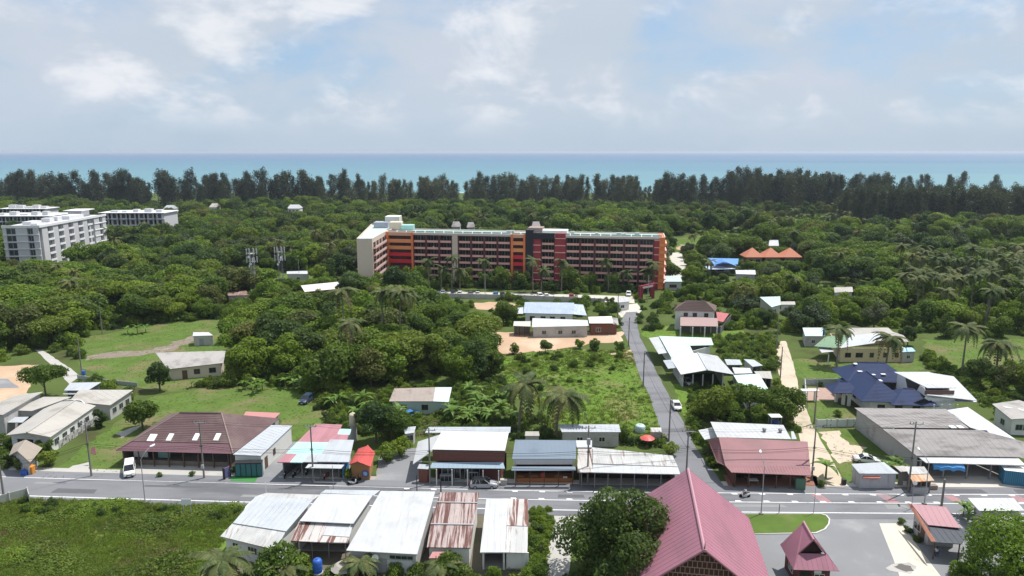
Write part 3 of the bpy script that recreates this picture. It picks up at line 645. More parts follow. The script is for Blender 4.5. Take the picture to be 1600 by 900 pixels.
def sala():
    h = House('pink_roofed_gatehouse', 'small pink steep roofed gatehouse with a gablet on the asphalt lot', 'gatehouse')
    A, B = P(1259, 816, 7.2), P(1272, 845, 6.4); EL, ER = P(1219, 843, 4.0), P(1291, 848, 4.0)
    FL, FR = P(1234, 886, 2.7), P(1309, 891, 2.7); BLk, BRk = P(1226, 838, 3.4), P(1290, 838, 3.4)
    ctr = (FL + FR + EL + ER) / 4
    d = (B - A); d.z = 0; d.normalize(); q = Vector((-d.y, d.x, 0)); q = q if q.x > 0 else -q
    A = Vector((ctr.x, ctr.y, 0)) - d * 2.5 + Vector((0, 0, 6.6)); B = Vector((ctr.x, ctr.y, 0)) + d * 1.3 + Vector((0, 0, 6.2))
    W_ = 2.7; e = lambda p, s, k, z: Vector((p.x, p.y, z)) + q * s * k
    bl, br = e(A, -1, W_, 3.0) - d * .3, e(A, 1, W_, 3.0) - d * .3; gl, gr = e(B, -1, 1.7, 4.3), e(B, 1, 1.7, 4.3); fl, fr = e(B, -1, W_ + .15, 3.0) + d * 1.7, e(B, 1, W_ + .15, 3.0) + d * 1.7
    h.base([tuple(p[:2]) for p in (bl, br, fr, fl)])
    h.roof([A, B, gr, fr, br], PINK_R, 'ribs', .6, .1); h.roof([B, A, bl, fl, gl], PINK_R, 'ribs', .6, .1); h.roof([gl, gr, fr, fl], PINK_R, 'ribs', .6, .1)
    h.cap([A, B], MATS['pale_pink_trim'], .13)
    for g in (gl, gr): mb = MB(); mb.tube(B + Vector((0, 0, .05)), g + Vector((0, 0, .08)), .09); mb.part('bargeboard', PINK_R, h.t)
    gb = -d * .9; mb = MB(); mb.slab([B + gb - Vector((0, 0, .2)), gr + gb - Vector((0, 0, .35)), gl + gb - Vector((0, 0, .35))], .15, d); mb.part('gable_wall', M('dark_gable', (.06, .03, .03), .85, .2), h.t)
    h.walls([Vector((p.x, p.y, 0)) for p in (bl + q * .6 + d * .5, br - q * .6 + d * .5, fr - q * .8 - d * .8, fl + q * .8 - d * .8)], MATS['maroon_wall'], .01, low=.4, tops=3.0)
    h.win(2, .68, .9, 1.3, 1.1, FRAME, mull=2); h.door(2, .25, 1.2, 2.2, BLACKP); h.panel(2, .62, 2.1, .9, .4, WHITEP, .05, 'sign_board', .05); h.win(3, .5, .9, 1.6, 1.2, FRAME)
sala()
h = House('pink_roofed_shop', 'roadside shop with pink roof, orange eave strip and dark canopy', 'shop')
h.roof([(1424, 787, 4.3), (1478, 792, 4.3), (1501, 825, 3.5), (1450, 820, 3.5)], M('dusty_pink_roof', (.36, .19, .21), .6, .08, .4, vec='Position'), 'ribs', .9)
h.roof([(1418, 786, 3.9), (1424, 787, 4.2), (1462, 846, 3.2), (1455, 846, 2.9)], M('orange_pink_eave', (.47, .21, .14), .6, .08, .4, vec='Position'), 'ribs', .9, name='eave')
h.roof([(1450, 820, 3.3), (1520, 827, 3.2), (1502, 850, 2.8), (1459, 847, 2.8)], M('dark_canopy', (.045, .052, .068), .6, .12, .5, vec='Position'), 'ribs', .8, name='canopy')
h.walls([(1424, 787, 4.3), (1478, 792, 4.3), (1500, 823, 3.5), (1450, 818, 3.5)], WALL_G, .4); h.door(3, .6, 1.2, 2.1, FRAME_B); h.win(3, .3, .9, 1.6, 1.2)
mb = MB()
for x, y in ((1462, 846), (1501, 849)): p = P(x, y, 2.8); mb = MB(); mb.box(p.x - .06, p.x + .06, p.y + .1, p.y + .22, 0, 2.75); mb.part('post', WOOD, h.t)
h = House('white_canopy_shed', 'grey shed under a flat bright white roof by the road at right', 'shed')
h.roof([(1512, 778, 3.7), (1584, 778, 3.7), (1601, 798, 3.4), (1530, 798, 3.4)], WHITE_R, 'ribs', 1.0); h.walls([(1520, 780, 3.5), (1584, 780, 3.5), (1598, 797, 3.4), (1532, 797, 3.4)], WALL_G, .3, low=.5); h.win(2, .6, 1.1, 1.6, 1.2, FRAME_G); h.door(2, .15, .9, 2, FRAME_G)
h = House('grey_roof_lean_to', 'low grey sheet roof between the white canopy and the round tree', 'shed')
h.roof([(1538, 806, 2.9), (1612, 808, 2.9), (1620, 826, 2.5), (1552, 824, 2.5)], GREY_R, 'ribs', .8); h.walls([(1538, 806, 2.9), (1612, 808, 2.9), (1620, 826, 2.5), (1552, 824, 2.5)], WALL_G, .4, open=(3,)); h.posts(3, 3, WOOD)

# ------------------------------------------------------------------ north side, left to right
h = House('tile_roof_hut', 'small hut with cross gabled tan tile roof beside the road', 'hut')
TAN = M('tan_tile', (.30, .26, .22), .9, .15, .5, vec='Position')
A, B = P(41, 686, 4.2), P(25, 704, 4.2); fl, fr, br, bl = P(12, 712, 2.6), P(44, 726, 2.6), P(64, 703, 2.6), P(34, 695, 2.6)
h.base([tuple(p[:2]) for p in (bl, br, fr, fl)])
h.roof([(40, 687, 4.3), (66, 700, 2.5), (47, 723, 2.5), (27, 705, 4.3)], TAN, 'courses', .4); h.roof([(40, 687, 4.3), (27, 705, 4.3), (14, 712, 2.6), (22, 694, 2.6)], TAN, 'courses', .4)
h.walls([(30, 697, 2.6), (62, 704, 2.6), (44, 722, 2.6), (16, 712, 2.6)], WALL_G, .35, low=.25); h.win(2, .5, .9, 1.1, 1.1); h.win(1, .5, .9, .9, 1.1)
def longhouse():
    h = House('long_grey_house', 'long house with grey cement gable roof, its end facing the road')
    RG = GREY_R2; z0, z1 = 3.4, 4.9
    h.roof([(117, 626, z1), (150, 634, z0), (79, 683, z0), (42, 676, z1)], RG, 'ribs', 1.1); h.roof([(117, 626, z1), (42, 676, z1), (9, 680, z0), (83, 628, z0)], RG, 'ribs', 1.1)
    h.cap([(117, 626, z1), (42, 676, z1)], RG, .15)
    h.walls([(84, 629, z0), (149, 635, z0), (78, 683, z0), (11, 680, z0)], WALL_W, .5)
    for t in (.12, .3, .48, .66, .84): h.win(1, t, 1.0, 1.5, 1.3, FRAME_G, mull=3)
    h.win(2, .7, .1, 1.1, 2.1, FRAME_B, mull=1); h.panel(2, .35, .1, 3.2, 2.4, DARK, .04, 'dark_opening')  # the opening is a panel on the wall, shade painted near-black
    h = House('flat_grey_roof_house', 'low house with broad flat grey roof behind the long grey house')
    h.roof([(124, 609, 3.9), (208, 609, 3.6), (172, 633, 3.4), (108, 627, 3.7)], RG, 'ribs', 1.2); h.walls([(124, 609, 3.9), (208, 609, 3.6), (172, 633, 3.4), (108, 627, 3.7)], WALL_G, .4)
    for t in (.2, .5, .8): h.win(1, t, 1.0, 1.4, 1.2, FRAME_G)
    h = House('grey_slope_house', 'house with pale grey sloping roof, middle of the three at left')
    h.roof([(68, 620, 4.6), (112, 620, 4.4), (50, 642, 3.6), (18, 641, 3.8)], RG, 'ribs', 1.2); h.roof([(11, 652, 2.7), (45, 651, 2.7), (35, 660, 2.4), (0, 660, 2.4)], WHITE_R2, 'ribs', 1.0, name='lower_roof')
    h.walls([(68, 620, 4.6), (112, 620, 4.4), (50, 642, 3.6), (18, 641, 3.8)], WALL_G, .5); h.win(2, .5, 1.0, 2.2, 1.3, FRAME_G, mull=3)
    h = House('grey_mono_roof_house', 'house with tilted grey roof at the left edge beside the dirt yard')
    h.roof([(22, 618, 4.4), (67, 612, 5.4), (4, 648, 4.5), (-40, 646, 3.6)], RG, 'ribs', 1.2); h.walls([(22, 618, 4.4), (67, 612, 5.4), (4, 648, 4.5), (-40, 646, 3.6)], WALL_G, .5); h.win(2, .4, 1.0, 1.6, 1.3, FRAME_G)
    h = House('corrugated_roof_shed', 'open shed with bluish corrugated roof behind the grey roofed houses', 'shed')
    h.roof([(110, 598, 3.9), (158, 597, 3.9), (137, 610, 3.4), (100, 610, 3.4)], WHITE_R2, 'ribs', .9); h.walls([(110, 598, 3.9), (158, 597, 3.9), (137, 610, 3.4), (100, 610, 3.4)], WALL_G, .4, open=(1, 2)); h.posts(1, 3, STEEL)
    h.roof([(103, 611, 2.9), (136, 611, 2.9), (128, 616, 2.7), (98, 616, 2.7)], WHITE_R, 'ribs', .9, name='lower_roof')
longhouse()
def restaurant():
    h = House('maroon_hip_roof_restaurant', 'open restaurant under a huge dark maroon hip roof with four skylights', 'restaurant')
    z = 3.0; FL, FR = P(181, 704, z), P(364, 709, z); BR = P(437, 654, z); ax = (FR - FL); dep = Vector((-ax.y, ax.x, 0)).normalized() * 17.5
    BL = FL + dep; RL, RR = P(281, 645, 7.2), P(346, 646, 7.2)
    ML, MR = FL + (RL - FL) * .24, FR + (RR - FR) * .24
    h.base([tuple(p[:2]) for p in (BL, BR, FR, FL)])
    h.roof([RL, RR, MR, ML], MAROON_R, 'courses', .42); h.roof([ML - Vector((0, 0, .06)), MR - Vector((0, 0, .06)), FR, FL], MAROON_R2, 'ribs', .8, name='lower_roof')
    h.roof([RR, BR, FR], MAROON_R, 'courses', .42); h.roof([RL, FL, BL], MAROON_R, 'courses', .42); h.roof([RR, RL, BL, BR], MAROON_R, 'courses', .42)
    h.cap([RL, RR], MAROON_R, .18); h.cap([RR, FR], M('pale_hip_cap', (.26, .19, .17), .8, .1), .13); h.cap([RL, FL], MATS['pale_hip_cap'], .1)
    n = pnormal([RL, RR, FR, FL]); n = n if n.z > 0 else -n
    for px, py, w in ((238, 685, 1.1), (266, 685, .75), (307, 686, .75), (340, 687, .75)):
        t = (py - 645) / 62; c = P(px, py, 3.0 + (7.2 - 3.0) * max(0, (704 - py) / 60) * .98) ; 
        nn, dd = zplane([ML, MR, FR, FL]); c = Vector((c.x, c.y, (dd - nn.x * c.x - nn.y * c.y) / nn.z))
        dn = (Vector((0, 0, -1)) + nn * nn.z).normalized(); ac = dn.cross(nn)
        mb = MB(); mb.obox(c + nn * .07, ac * w * .6, dn * .8, nn * .05); mb.part('skylight', WHITEP, h.t)
    h.walls([BL, BR, FR, FL], M('restaurant_wall', (.16, .13, .11), .9, .2, vec='Position'), .7, open=(2,), floor=CONCF, low=.3, tops=2.8); h.posts(2, 8, WOOD, .09, .2, top=2.95)
    h.panel(2, .5, .1, 19, .9, M('planter_wall', (.14, .12, .1), .9, .2), .15, 'parapet', -.3)
    h.panel(2, .12, .9, 2.6, 1.2, WALL_W, .08, 'menu_board', -1.6); h.panel(2, .34, .9, 2.2, 1.4, M('teal_board', (.16, .3, .28), .7, .1), .08, 'menu_board', -1.6)
    S = House('salmon_roof_shed', 'low shed with salmon coloured roof behind the maroon restaurant', 'shed')
    S.roof([(384, 643, 3.3), (438, 645, 3.3), (430, 653, 2.9), (380, 650, 2.9)], SALMON_R, 'ribs', .8); S.walls([(384, 643, 3.3), (438, 645, 3.3), (430, 653, 2.9), (380, 650, 2.9)], WALL_G, .3)
restaurant()
h = House('white_longhouse', 'narrow white walled building with pale roof and teal glass shopfront', 'shop')
h.roof([(424, 664, 3.7), (457, 665, 3.5), (407, 712, 3.3), (364, 710, 3.5)], WHITE_R2, 'ribs', .9); h.walls([(424, 664, 3.7), (457, 665, 3.5), (407, 712, 3.3), (364, 710, 3.5)], WALL_W, .3, low=.14)
h.win(1, .4, 1.1, .9, 1.2, FRAME_B, mull=1); h.door(1, .14, .9, 2.1, FRAME_B)
p0 = P(366, 737); ks = House('glass_kiosk', 'teal glass fronted kiosk with plastic turf before the white longhouse', 'kiosk')
ks.roof([(368, 719, 2.7), (411, 718, 2.7), (409, 723, 2.6), (366, 724, 2.6)], BLACKP, 'flat'); ks.walls([(368, 719, 2.7), (411, 718, 2.7), (409, 723, 2.6), (366, 724, 2.6)], TEAL, .05, low=.1)
for k in range(5): ks.win(2, .1 + .2 * k, .1, .92, 2.4, BLACKP, TEAL, 1, 'glass_panel')
patch('plastic_turf', [(362, 745), (408, 739), (398, 754), (360, 752)], TURF, 5, .05)
# salmon and mint patchwork shop
h = House('patchwork_roof_shop', 'motorbike shop under a patchwork roof of pink, mint and white sheets', 'shop')
PW = M_sheet('faded_pink_sheet', (.42, .20, .225), None, var=.08)
def quad_uv(c, u0, u1, v0, v1):
    a, b, d, e = [P(*p) for p in c]
    f = lambda u, v: (a * (1 - u) + b * u) * (1 - v) + (e * (1 - u) + d * u) * v
    return [f(u0, v0), f(u1, v0), f(u1, v1), f(u0, v1)]
CQ = [(493, 662, 4.2), (551, 664, 4.2), (533, 723, 3.3), (433, 722, 3.3)]
for (u0, u1, v0, v1, m) in ((0, .72, 0, .5, PW), (.72, 1.0, .12, .28, MINT_D), (.72, .98, .28, .42, PW), (.62, 1.12, .42, .98, WHITE_R2), (.0, .62, .5, .8, MINT_D), (.0, .2, .8, 1, PW), (.2, .4, .8, 1, MINT_D), (.4, .62, .8, .99, WHITE_R2)):
    h.roof(quad_uv(CQ, u0, u1, v0, v1), m, 'sheets', .95)
h.walls([Vector((*P(495, 664, 4.0).xy, 0)), Vector((*P(551, 667, 4.0).xy, 0)), Vector((*P(533, 720, 3.4).xy, 0)), Vector((*P(436, 719, 3.4).xy, 0))], M('shop_wall_dark', (.11, .12, .13), .9, .2), .45, open=(2,), low=.3, floor=CONCF, tops=3.0)
h.posts(2, 4, STEEL, .05, .2, top=3.2)
h.roof([(482, 725, 3.0), (538, 726, 3.0), (533, 732, 2.7), (477, 731, 2.7)], WHITE_R, 'ribs', .8, name='awning')
bt = MB(); a, b = P(535, 724, 3.1), P(544, 712, 3.1); bt.obox((a + b) / 2 - Vector((0, 0, 1.4)), (b - a) / 2, Vector((.05, -.05, 0)), Vector((0, 0, 1.3))); bt.top('blue_tarpaulin', 'blue tarpaulin hung on the side of the patchwork roof shop', 'tarpaulin', BLUET)
h = House('red_roof_hut', 'small ochre hut with bright red gable roof beside the driveway', 'hut')
h.roof([(575, 696, 4.0), (586, 707, 2.6), (579, 729, 2.6), (559, 721, 4.0)], RED_R, 'ribs', .5); h.roof([(575, 696, 4.0), (559, 721, 4.0), (545, 726, 2.6), (560, 701, 2.7)], RED_R, 'ribs', .5); h.cap([(575, 696, 4.0), (559, 721, 4.0)], RED_R, .08)
h.walls([(560, 702, 2.6), (585, 708, 2.6), (578, 729, 2.6), (546, 727, 2.6)], OCHRE, .28, low=.14)
dm = MB(); dm.lathe([(.62, -.03), (.62, .03)], 18); p, ang, L = h.edge(2, .78); o = inst('round_emblem', dm.mesh('round_emblem', M('blue_emblem', (.06, .1, .3), .6, .2)), h.t, (p.x - h.at[0] + math.sin(ang) * .1, p.y - h.at[1] - math.cos(ang) * .1, 1.15), (R(90), 0, ang))
dm = MB(); dm.lathe([(.38, -.03), (.38, .045)], 18); inst('emblem_centre', dm.mesh('emblem_centre', M('pale_blue_emblem', (.3, .4, .6), .6, .2)), o)
# white shop with brown fascia
h = House('white_roof_shop', 'tall shop with brilliant white roof over a brown fascia and blue awning', 'shop')
h.roof([(690, 674, 6.4), (795, 675, 6.4), (789, 704, 5.6), (675, 702, 5.6)], M_sheet('brilliant_white', (.62, .62, .615), None, var=.03, rand=.02), 'ribs', .9)
h.roof([(670, 667, 5.2), (798, 667, 5.2), (797, 676, 5.0), (664, 676, 5.0)], WHITE_R2, 'ribs', .9, name='rear_roof')
h.walls([(692, 676, 6.4), (793, 677, 6.4), (786, 704, 5.6), (678, 702, 5.6)], M('brown_fascia', (.15, .06, .045), .8, .15, vec='Position'), .35, low=.12, tops=5.4, open=(2,), floor=CONCF)
h.panel(2, .5, 3.5, 12.2, 1.85, MATS['brown_fascia'], .2, 'fascia', -.1)
h.roof([(676, 722, 3.5), (786, 722, 3.5), (789, 732, 2.95), (671, 731, 2.95)], M('steel_blue_awning', (.26, .35, .42), .5, .1, .6, vec='Position'), 'ribs', .8, name='awning')
h.roof([(690, 678, 5.0), (676, 704, 4.6), (645, 725, 3.2), (653, 690, 3.4)], WHITE_R, 'ribs', .9, name='side_roof', down=(-1, -.3))
h.posts(2, 5, FRAME, .08, 2.1, top=3.0); h.win(2, .22, .25, 3.2, 2.3, FRAME, PANE, 3, 'glass_front'); h.win(2, .55, .25, 2.6, 2.3, FRAME_G, PANE, 2, 'glass_front'); h.panel(2, .84, .2, 3.2, 2.6, M('maroon_shutter', (.10, .035, .03), .7, .15), .06, 'shutter')
h.panel(2, .5, .1, 12.4, 3.2, DARK, .05, 'shade_backing', -4.2)  # near-black sheet inside the shop, shade given as colour
SHOPR = h
h = House('lean_to', 'small lean-to with pale awning at the left of the tall white roofed shop', 'shed')
h.roof([(655, 725, 3.0), (672, 726, 3.0), (669, 733, 2.6), (652, 732, 2.6)], WHITE_R2, 'ribs', .7); h.walls([(655, 725, 3.0), (672, 726, 3.0), (669, 733, 2.6), (652, 732, 2.6)], BRICK, .15, low=.2)
h = House('blue_grey_roof_shop', 'open fronted shop with blue grey roof and orange timber floor', 'shop')
h.roof([(805, 687, 5.2), (900, 688, 5.2), (900, 717, 4.3), (800, 717, 4.3)], BLUEGREY_R, 'ribs', .75); h.roof([(800, 729, 3.35), (899, 729, 3.35), (900, 735, 3.0), (799, 735, 3.0)], BLUEGREY_R, 'ribs', .75, name='awning')
h.walls([(805, 687, 5.2), (900, 688, 5.2), (899, 718, 4.3), (801, 718, 4.3)], WALL_G, .25, low=.2, open=(2,), floor=WOODF, tops=4.1)
h.panel(2, .5, 3.3, 10.2, .9, M('pale_fascia', (.5, .5, .51), .6, .06, vec='Position'), .12, 'fascia', -.2); h.panel(2, .5, .1, 10, 3.2, DARK, .05, 'shade_backing', -3.5)  # dark sheet behind the posts painted for the shade indoors
h.posts(2, 5, WOOD, .07, 1.3, top=3.1); h.panel(2, .5, .1, 9.6, .55, WOODF, .08, 'counter_front', -.4)
h = House('old_white_roof_shop', 'row of shops under a long weathered white sheet roof, rust at its left', 'shop')
h.roof([(903, 700, 4.0), (926, 699, 4.0), (926, 738, 3.05), (902, 738, 3.05)], RUST_R2, 'sheets', .9); h.roof([(926, 699, 4.2), (1051, 712, 4.0), (1059, 729, 3.45), (926, 724, 3.6)], WHITE_OLD, 'sheets', 1.0); h.roof([(926, 725, 3.45), (1059, 730, 3.35), (1063, 741, 2.95), (926, 738, 3.0)], WHITE_R, 'sheets', 1.0, name='awning')
h.roof([(900, 688, 4.5), (925, 688, 4.5), (925, 699, 4.2), (901, 699, 4.2)], WHITE_R, 'ribs', .9, name='rear_roof')
h.walls([(904, 699, 4.0), (1050, 713, 4), (1058, 732, 3.2), (903, 730, 3.2)], M('shop_wall_tan', (.19, .15, .12), .9, .2), .2, low=.25, open=(2,), tops=3.0, floor=CONCF); h.posts(2, 8, STEEL, .06, .9, top=3.0)
h.panel(2, .5, .1, 15, 2.8, DARK, .05, 'shade_backing', -2.5)  # dark sheet painted as the shade under the long roof
h = House('pale_long_shed', 'long low shed with pale blue roof behind the weathered white roof', 'shed')
h.roof([(872, 663, 3.6), (967, 663, 3.6), (970, 675, 3.0), (878, 675, 3.0)], WHITE_R2, 'ribs', .9); h.walls([(876, 664, 3.6), (966, 664, 3.6), (969, 675, 3.0), (878, 675, 3.0)], WALL_G, .2, low=.15); h.win(2, .3, 1, 1.2, 1); h.win(2, .7, 1, 1.2, 1)
h = House('tin_hut', 'little tin hut beside the lane behind the weathered white roof', 'hut')
h.roof([(1016, 668, 2.6), (1033, 668, 2.6), (1034, 675, 2.3), (1017, 675, 2.3)], WHITE_OLD, 'ribs', .8); h.walls([(1016, 668, 2.6), (1033, 668, 2.6), (1034, 675, 2.3), (1017, 675, 2.3)], GREY_R, .1, low=.1)
h = House('small_grey_shed', 'small grey shed between palms behind the blue grey roofed shop', 'shed')
h.roof([(821, 674, 3.0), (842, 674, 3.0), (843, 681, 2.6), (820, 681, 2.6)], GREY_R2, 'ribs', .8); h.walls([(821, 674, 3.0), (842, 674, 3.0), (843, 681, 2.6), (820, 681, 2.6)], WALL_G, .1, low=.1)
# rose roofed restaurant
def rose():
    h = House('rose_roof_restaurant', 'open restaurant with broad rose metal roof at the corner of the lane', 'restaurant')
    B0, B1 = P(1123, 683, 5.6), P(1262, 690, 5.6); F0, F1 = P(1143, 738, 2.9), P(1268, 743, 2.9); M0, M1 = P(1133, 727, 3.3), P(1266, 730, 3.3)
    h.base([tuple(p[:2]) for p in (B0, B1, F1, F0)])
    h.roof([B0, B1, M1, M0], ROSE_R, 'ribs', .5); h.roof([M0, M1, F1, F0], ROSE_R, 'ribs', .5, name='eave'); h.roof([B0 - Vector((0, 0, .1)), M0 - Vector((0, 0, .1)), P(1120, 722, 2.8), P(1106, 687, 3.4)], ROSE_R, 'ribs', .5, name='side_eave', down=(-1, 0))
    h.roof([(1110, 659, 5.0), (1224, 664, 5.0), (1236, 686, 5.3), (1121, 683, 5.3)], WHITE_R, 'ribs', .9, name='rear_roof', down=(0, 1)); h.roof([(1091, 672, 3.6), (1113, 668, 3.9), (1120, 683, 3.7), (1101, 687, 3.3)], WHITE_R, 'ribs', .9, name='side_roof')
    h.roof([(1236, 674, 3.4), (1240, 674, 3.4), (1245, 686, 3.2), (1237, 686, 3.2)], WHITE_R2, 'flat', name='lower_roof')
    for x, y in ((1194, 674), (1219, 675)): p = P(x, y, 5.25); mb = MB(); mb.lathe([(.28, 0), (.28, .25), (.42, .4), (.3, .6), (.06, .7)], 10, p); mb.part('roof_vent', STEEL, h.t)
    h.walls([(1126, 684, 5), (1260, 690, 5), (1266, 740, 3), (1142, 736, 3)], M('dark_red_wall', (.13, .05, .04), .9, .2, vec='Position'), .5, low=.4, open=(2,), tops=3.0); h.posts(2, 6, WOOD, .09, .1, top=2.9)
    h.panel(2, .4, .1, 9.0, 2.6, DARK, .05, 'shade_backing', -4); h.panel(2, .93, .1, 1.6, 1.9, M('green_crate', (.08, .16, .11), .8, .15), .6, 'counter_front', -.2)  # dark sheet stands in for the restaurant's shaded inside
rose()
h = House('grey_tin_shed', 'grey tin roadside shed with a small red awning', 'shed')
h.roof([(1330, 725, 3.0), (1381, 722, 3.0), (1404, 740, 2.7), (1343, 740, 2.7)], WHITE_R2, 'sheets', .9); h.walls([(1331, 726, 3.0), (1380, 723, 3.0), (1402, 740, 2.7), (1344, 740, 2.7)], M('grey_tin_wall', (.40, .40, .42), .6, .12, 1, (.28, .25, .24), vec='Position', stretch=(3, 3, .4)), .12, low=.1)
h.roof([(1347, 739, 2.4), (1373, 739, 2.4), (1376, 747, 2.1), (1349, 747, 2.1)], M('rust_red_awning', (.36, .10, .06), .6, .15), 'ribs', .6, name='awning'); h.panel(2, .5, .1, 2.4, 1.5, MATS['grey_tin_wall'], .05, 'hatch')
h = House('food_stall', 'roadside food stall under rusty white and orange sheets', 'stall')
h.roof([(1395, 728, 2.9), (1418, 728, 2.9), (1425, 736, 2.8), (1408, 737, 2.8)], RUST_R2, 'sheets', .7); h.roof([(1413, 729, 2.95), (1444, 729, 2.95), (1452, 740, 2.7), (1420, 741, 2.7)], WHITE_OLD, 'sheets', .8); h.roof([(1420, 742, 2.65), (1452, 741, 2.65), (1460, 751, 2.35), (1426, 753, 2.35)], M_sheet('orange_stained_sheet', (.52, .40, .30), (.45, .18, .05), .5), 'sheets', .8)
h.walls([(1402, 732, 2.9), (1444, 731, 2.9), (1458, 750, 2.4), (1424, 752, 2.4)], M('stall_board', (.25, .22, .2), .9, .25, 2), .2, low=.2, open=(2, 3), tops=2.3); h.posts(2, 3, STEEL, .04); h.panel(2, .5, .1, 2.6, 1.0, M('stall_counter', (.38, .38, .38), .7, .2, 3), .5, 'counter', -.3)
def warehouse():
    h = House('grey_warehouse', 'big warehouse with two grey cement roofs and an open front', 'warehouse')
    h.roof([(1335, 637, 4.2), (1478, 639, 4.2), (1514, 669, 5.6), (1378, 668, 5.6)], GREY_DK, 'ribs', 1.1, down=(0, 1))
    h.roof([(1379, 670, 5.6), (1530, 672, 5.6), (1592, 714, 3.9), (1432, 712, 3.9)], GREY_DK, 'ribs', 1.1); h.roof([(1530, 672, 5.5), (1600, 690, 4.8), (1660, 735, 3.4), (1592, 714, 3.8)], GREY_DK, 'ribs', 1.1)
    for x, y in ((1488, 667), (1500, 667)): p = P(x, y, 5.7); mb = MB(); mb.box(p.x - .5, p.x + .5, p.y - .6, p.y + .5, p.z - .05, p.z + .06); mb.part('skylight', WHITEP, h.t)
    h.roof([(1434, 713, 3.7), (1590, 715, 3.7), (1603, 727, 3.2), (1447, 723, 3.2)], WHITE_R, 'sheets', 1.1, name='canopy')
    h.roof([(1478, 641, 4.2), (1512, 636, 4.4), (1592, 690, 3.6), (1516, 668, 4.4)], M_sheet('translucent_sheet', (.60, .63, .65), None, var=.08), 'sheets', 1.2, name='side_roof')
    h.walls([(1336, 638, 4.2), (1478, 640, 4.2), (1590, 714, 3.9), (1432, 712, 3.9)], M('warehouse_wall', (.40, .39, .385), .9, .1, .4, (.27, .26, .255), (.5, .72), .3, vec='Position'), .3, low=.14, open=(2,), floor=CONCF); h.posts(2, 5, STEEL, .1, .8, top=3.4)
    h.panel(2, .5, .1, 15, 3.2, DARK, .05, 'shade_backing', -7)  # dark sheet painted for the shade deep in the warehouse
    bt = MB(); a, b = P(1460, 727, 2.9), P(1509, 729, 2.9); d = (b - a); rr = []
    for k in range(9): t = k / 8; q = a + d * t; s = .12 * math.sin(k * 2.2); rr.append([(q.x, q.y + .7, 3.1), (q.x, q.y + .1 + s * .5, 2.6 + s), (q.x, q.y + .05 + s, 2.05 + s), (q.x, q.y + .75, 3.0)])
    bt.loft(rr); bt.top('blue_tarpaulin', 'blue tarpaulin awning hung in the open front of the warehouse', 'tarpaulin', BLUET)
    # shipping container
    c = thing('shipping_container', 'dark blue corrugated shipping container with a white top beside the warehouse', 'container')
    a, b = P(1567, 757), P(1608, 762); ax = (b - a).normalized(); ay = Vector((-ax.y, ax.x, 0)); L, Wd, Hh = 6.0, 2.4, 2.6; c.location = a
    def oc(n, x0, x1, y0, y1, z0, z1, m): mb = MB(); mb.obox(a + ax * (x0 + x1) / 2 + ay * (y0 + y1) / 2 + Vector((0, 0, (z0 + z1) / 2)), ax * (x1 - x0) / 2, ay * (y1 - y0) / 2, Vector((0, 0, (z1 - z0) / 2))); return mb.part(n, m, c)
    oc('body', .05, L - .05, .05, Wd - .05, .12, Hh - .06, BLUEC); oc('top_panel', 0, L, 0, Wd, Hh - .06, Hh, WHITEP)
    for k in range(21): oc('wall_rib', .1 + k * .28, .24 + k * .28, -.01, .06, .14, Hh - .07, M('container_rib', (.06, .22, .33), .5, .1))
    for k in range(8): oc('wall_rib', -.01, .06, .15 + k * .28, .29 + k * .28, .14, Hh - .07, MATS['container_rib'])
    for x in (0, L - .12):
        for y in (0, Wd - .12): oc('corner_post', x, x + .12, y - .02, y + .12, .02, Hh - .06, BLUEC)
warehouse()
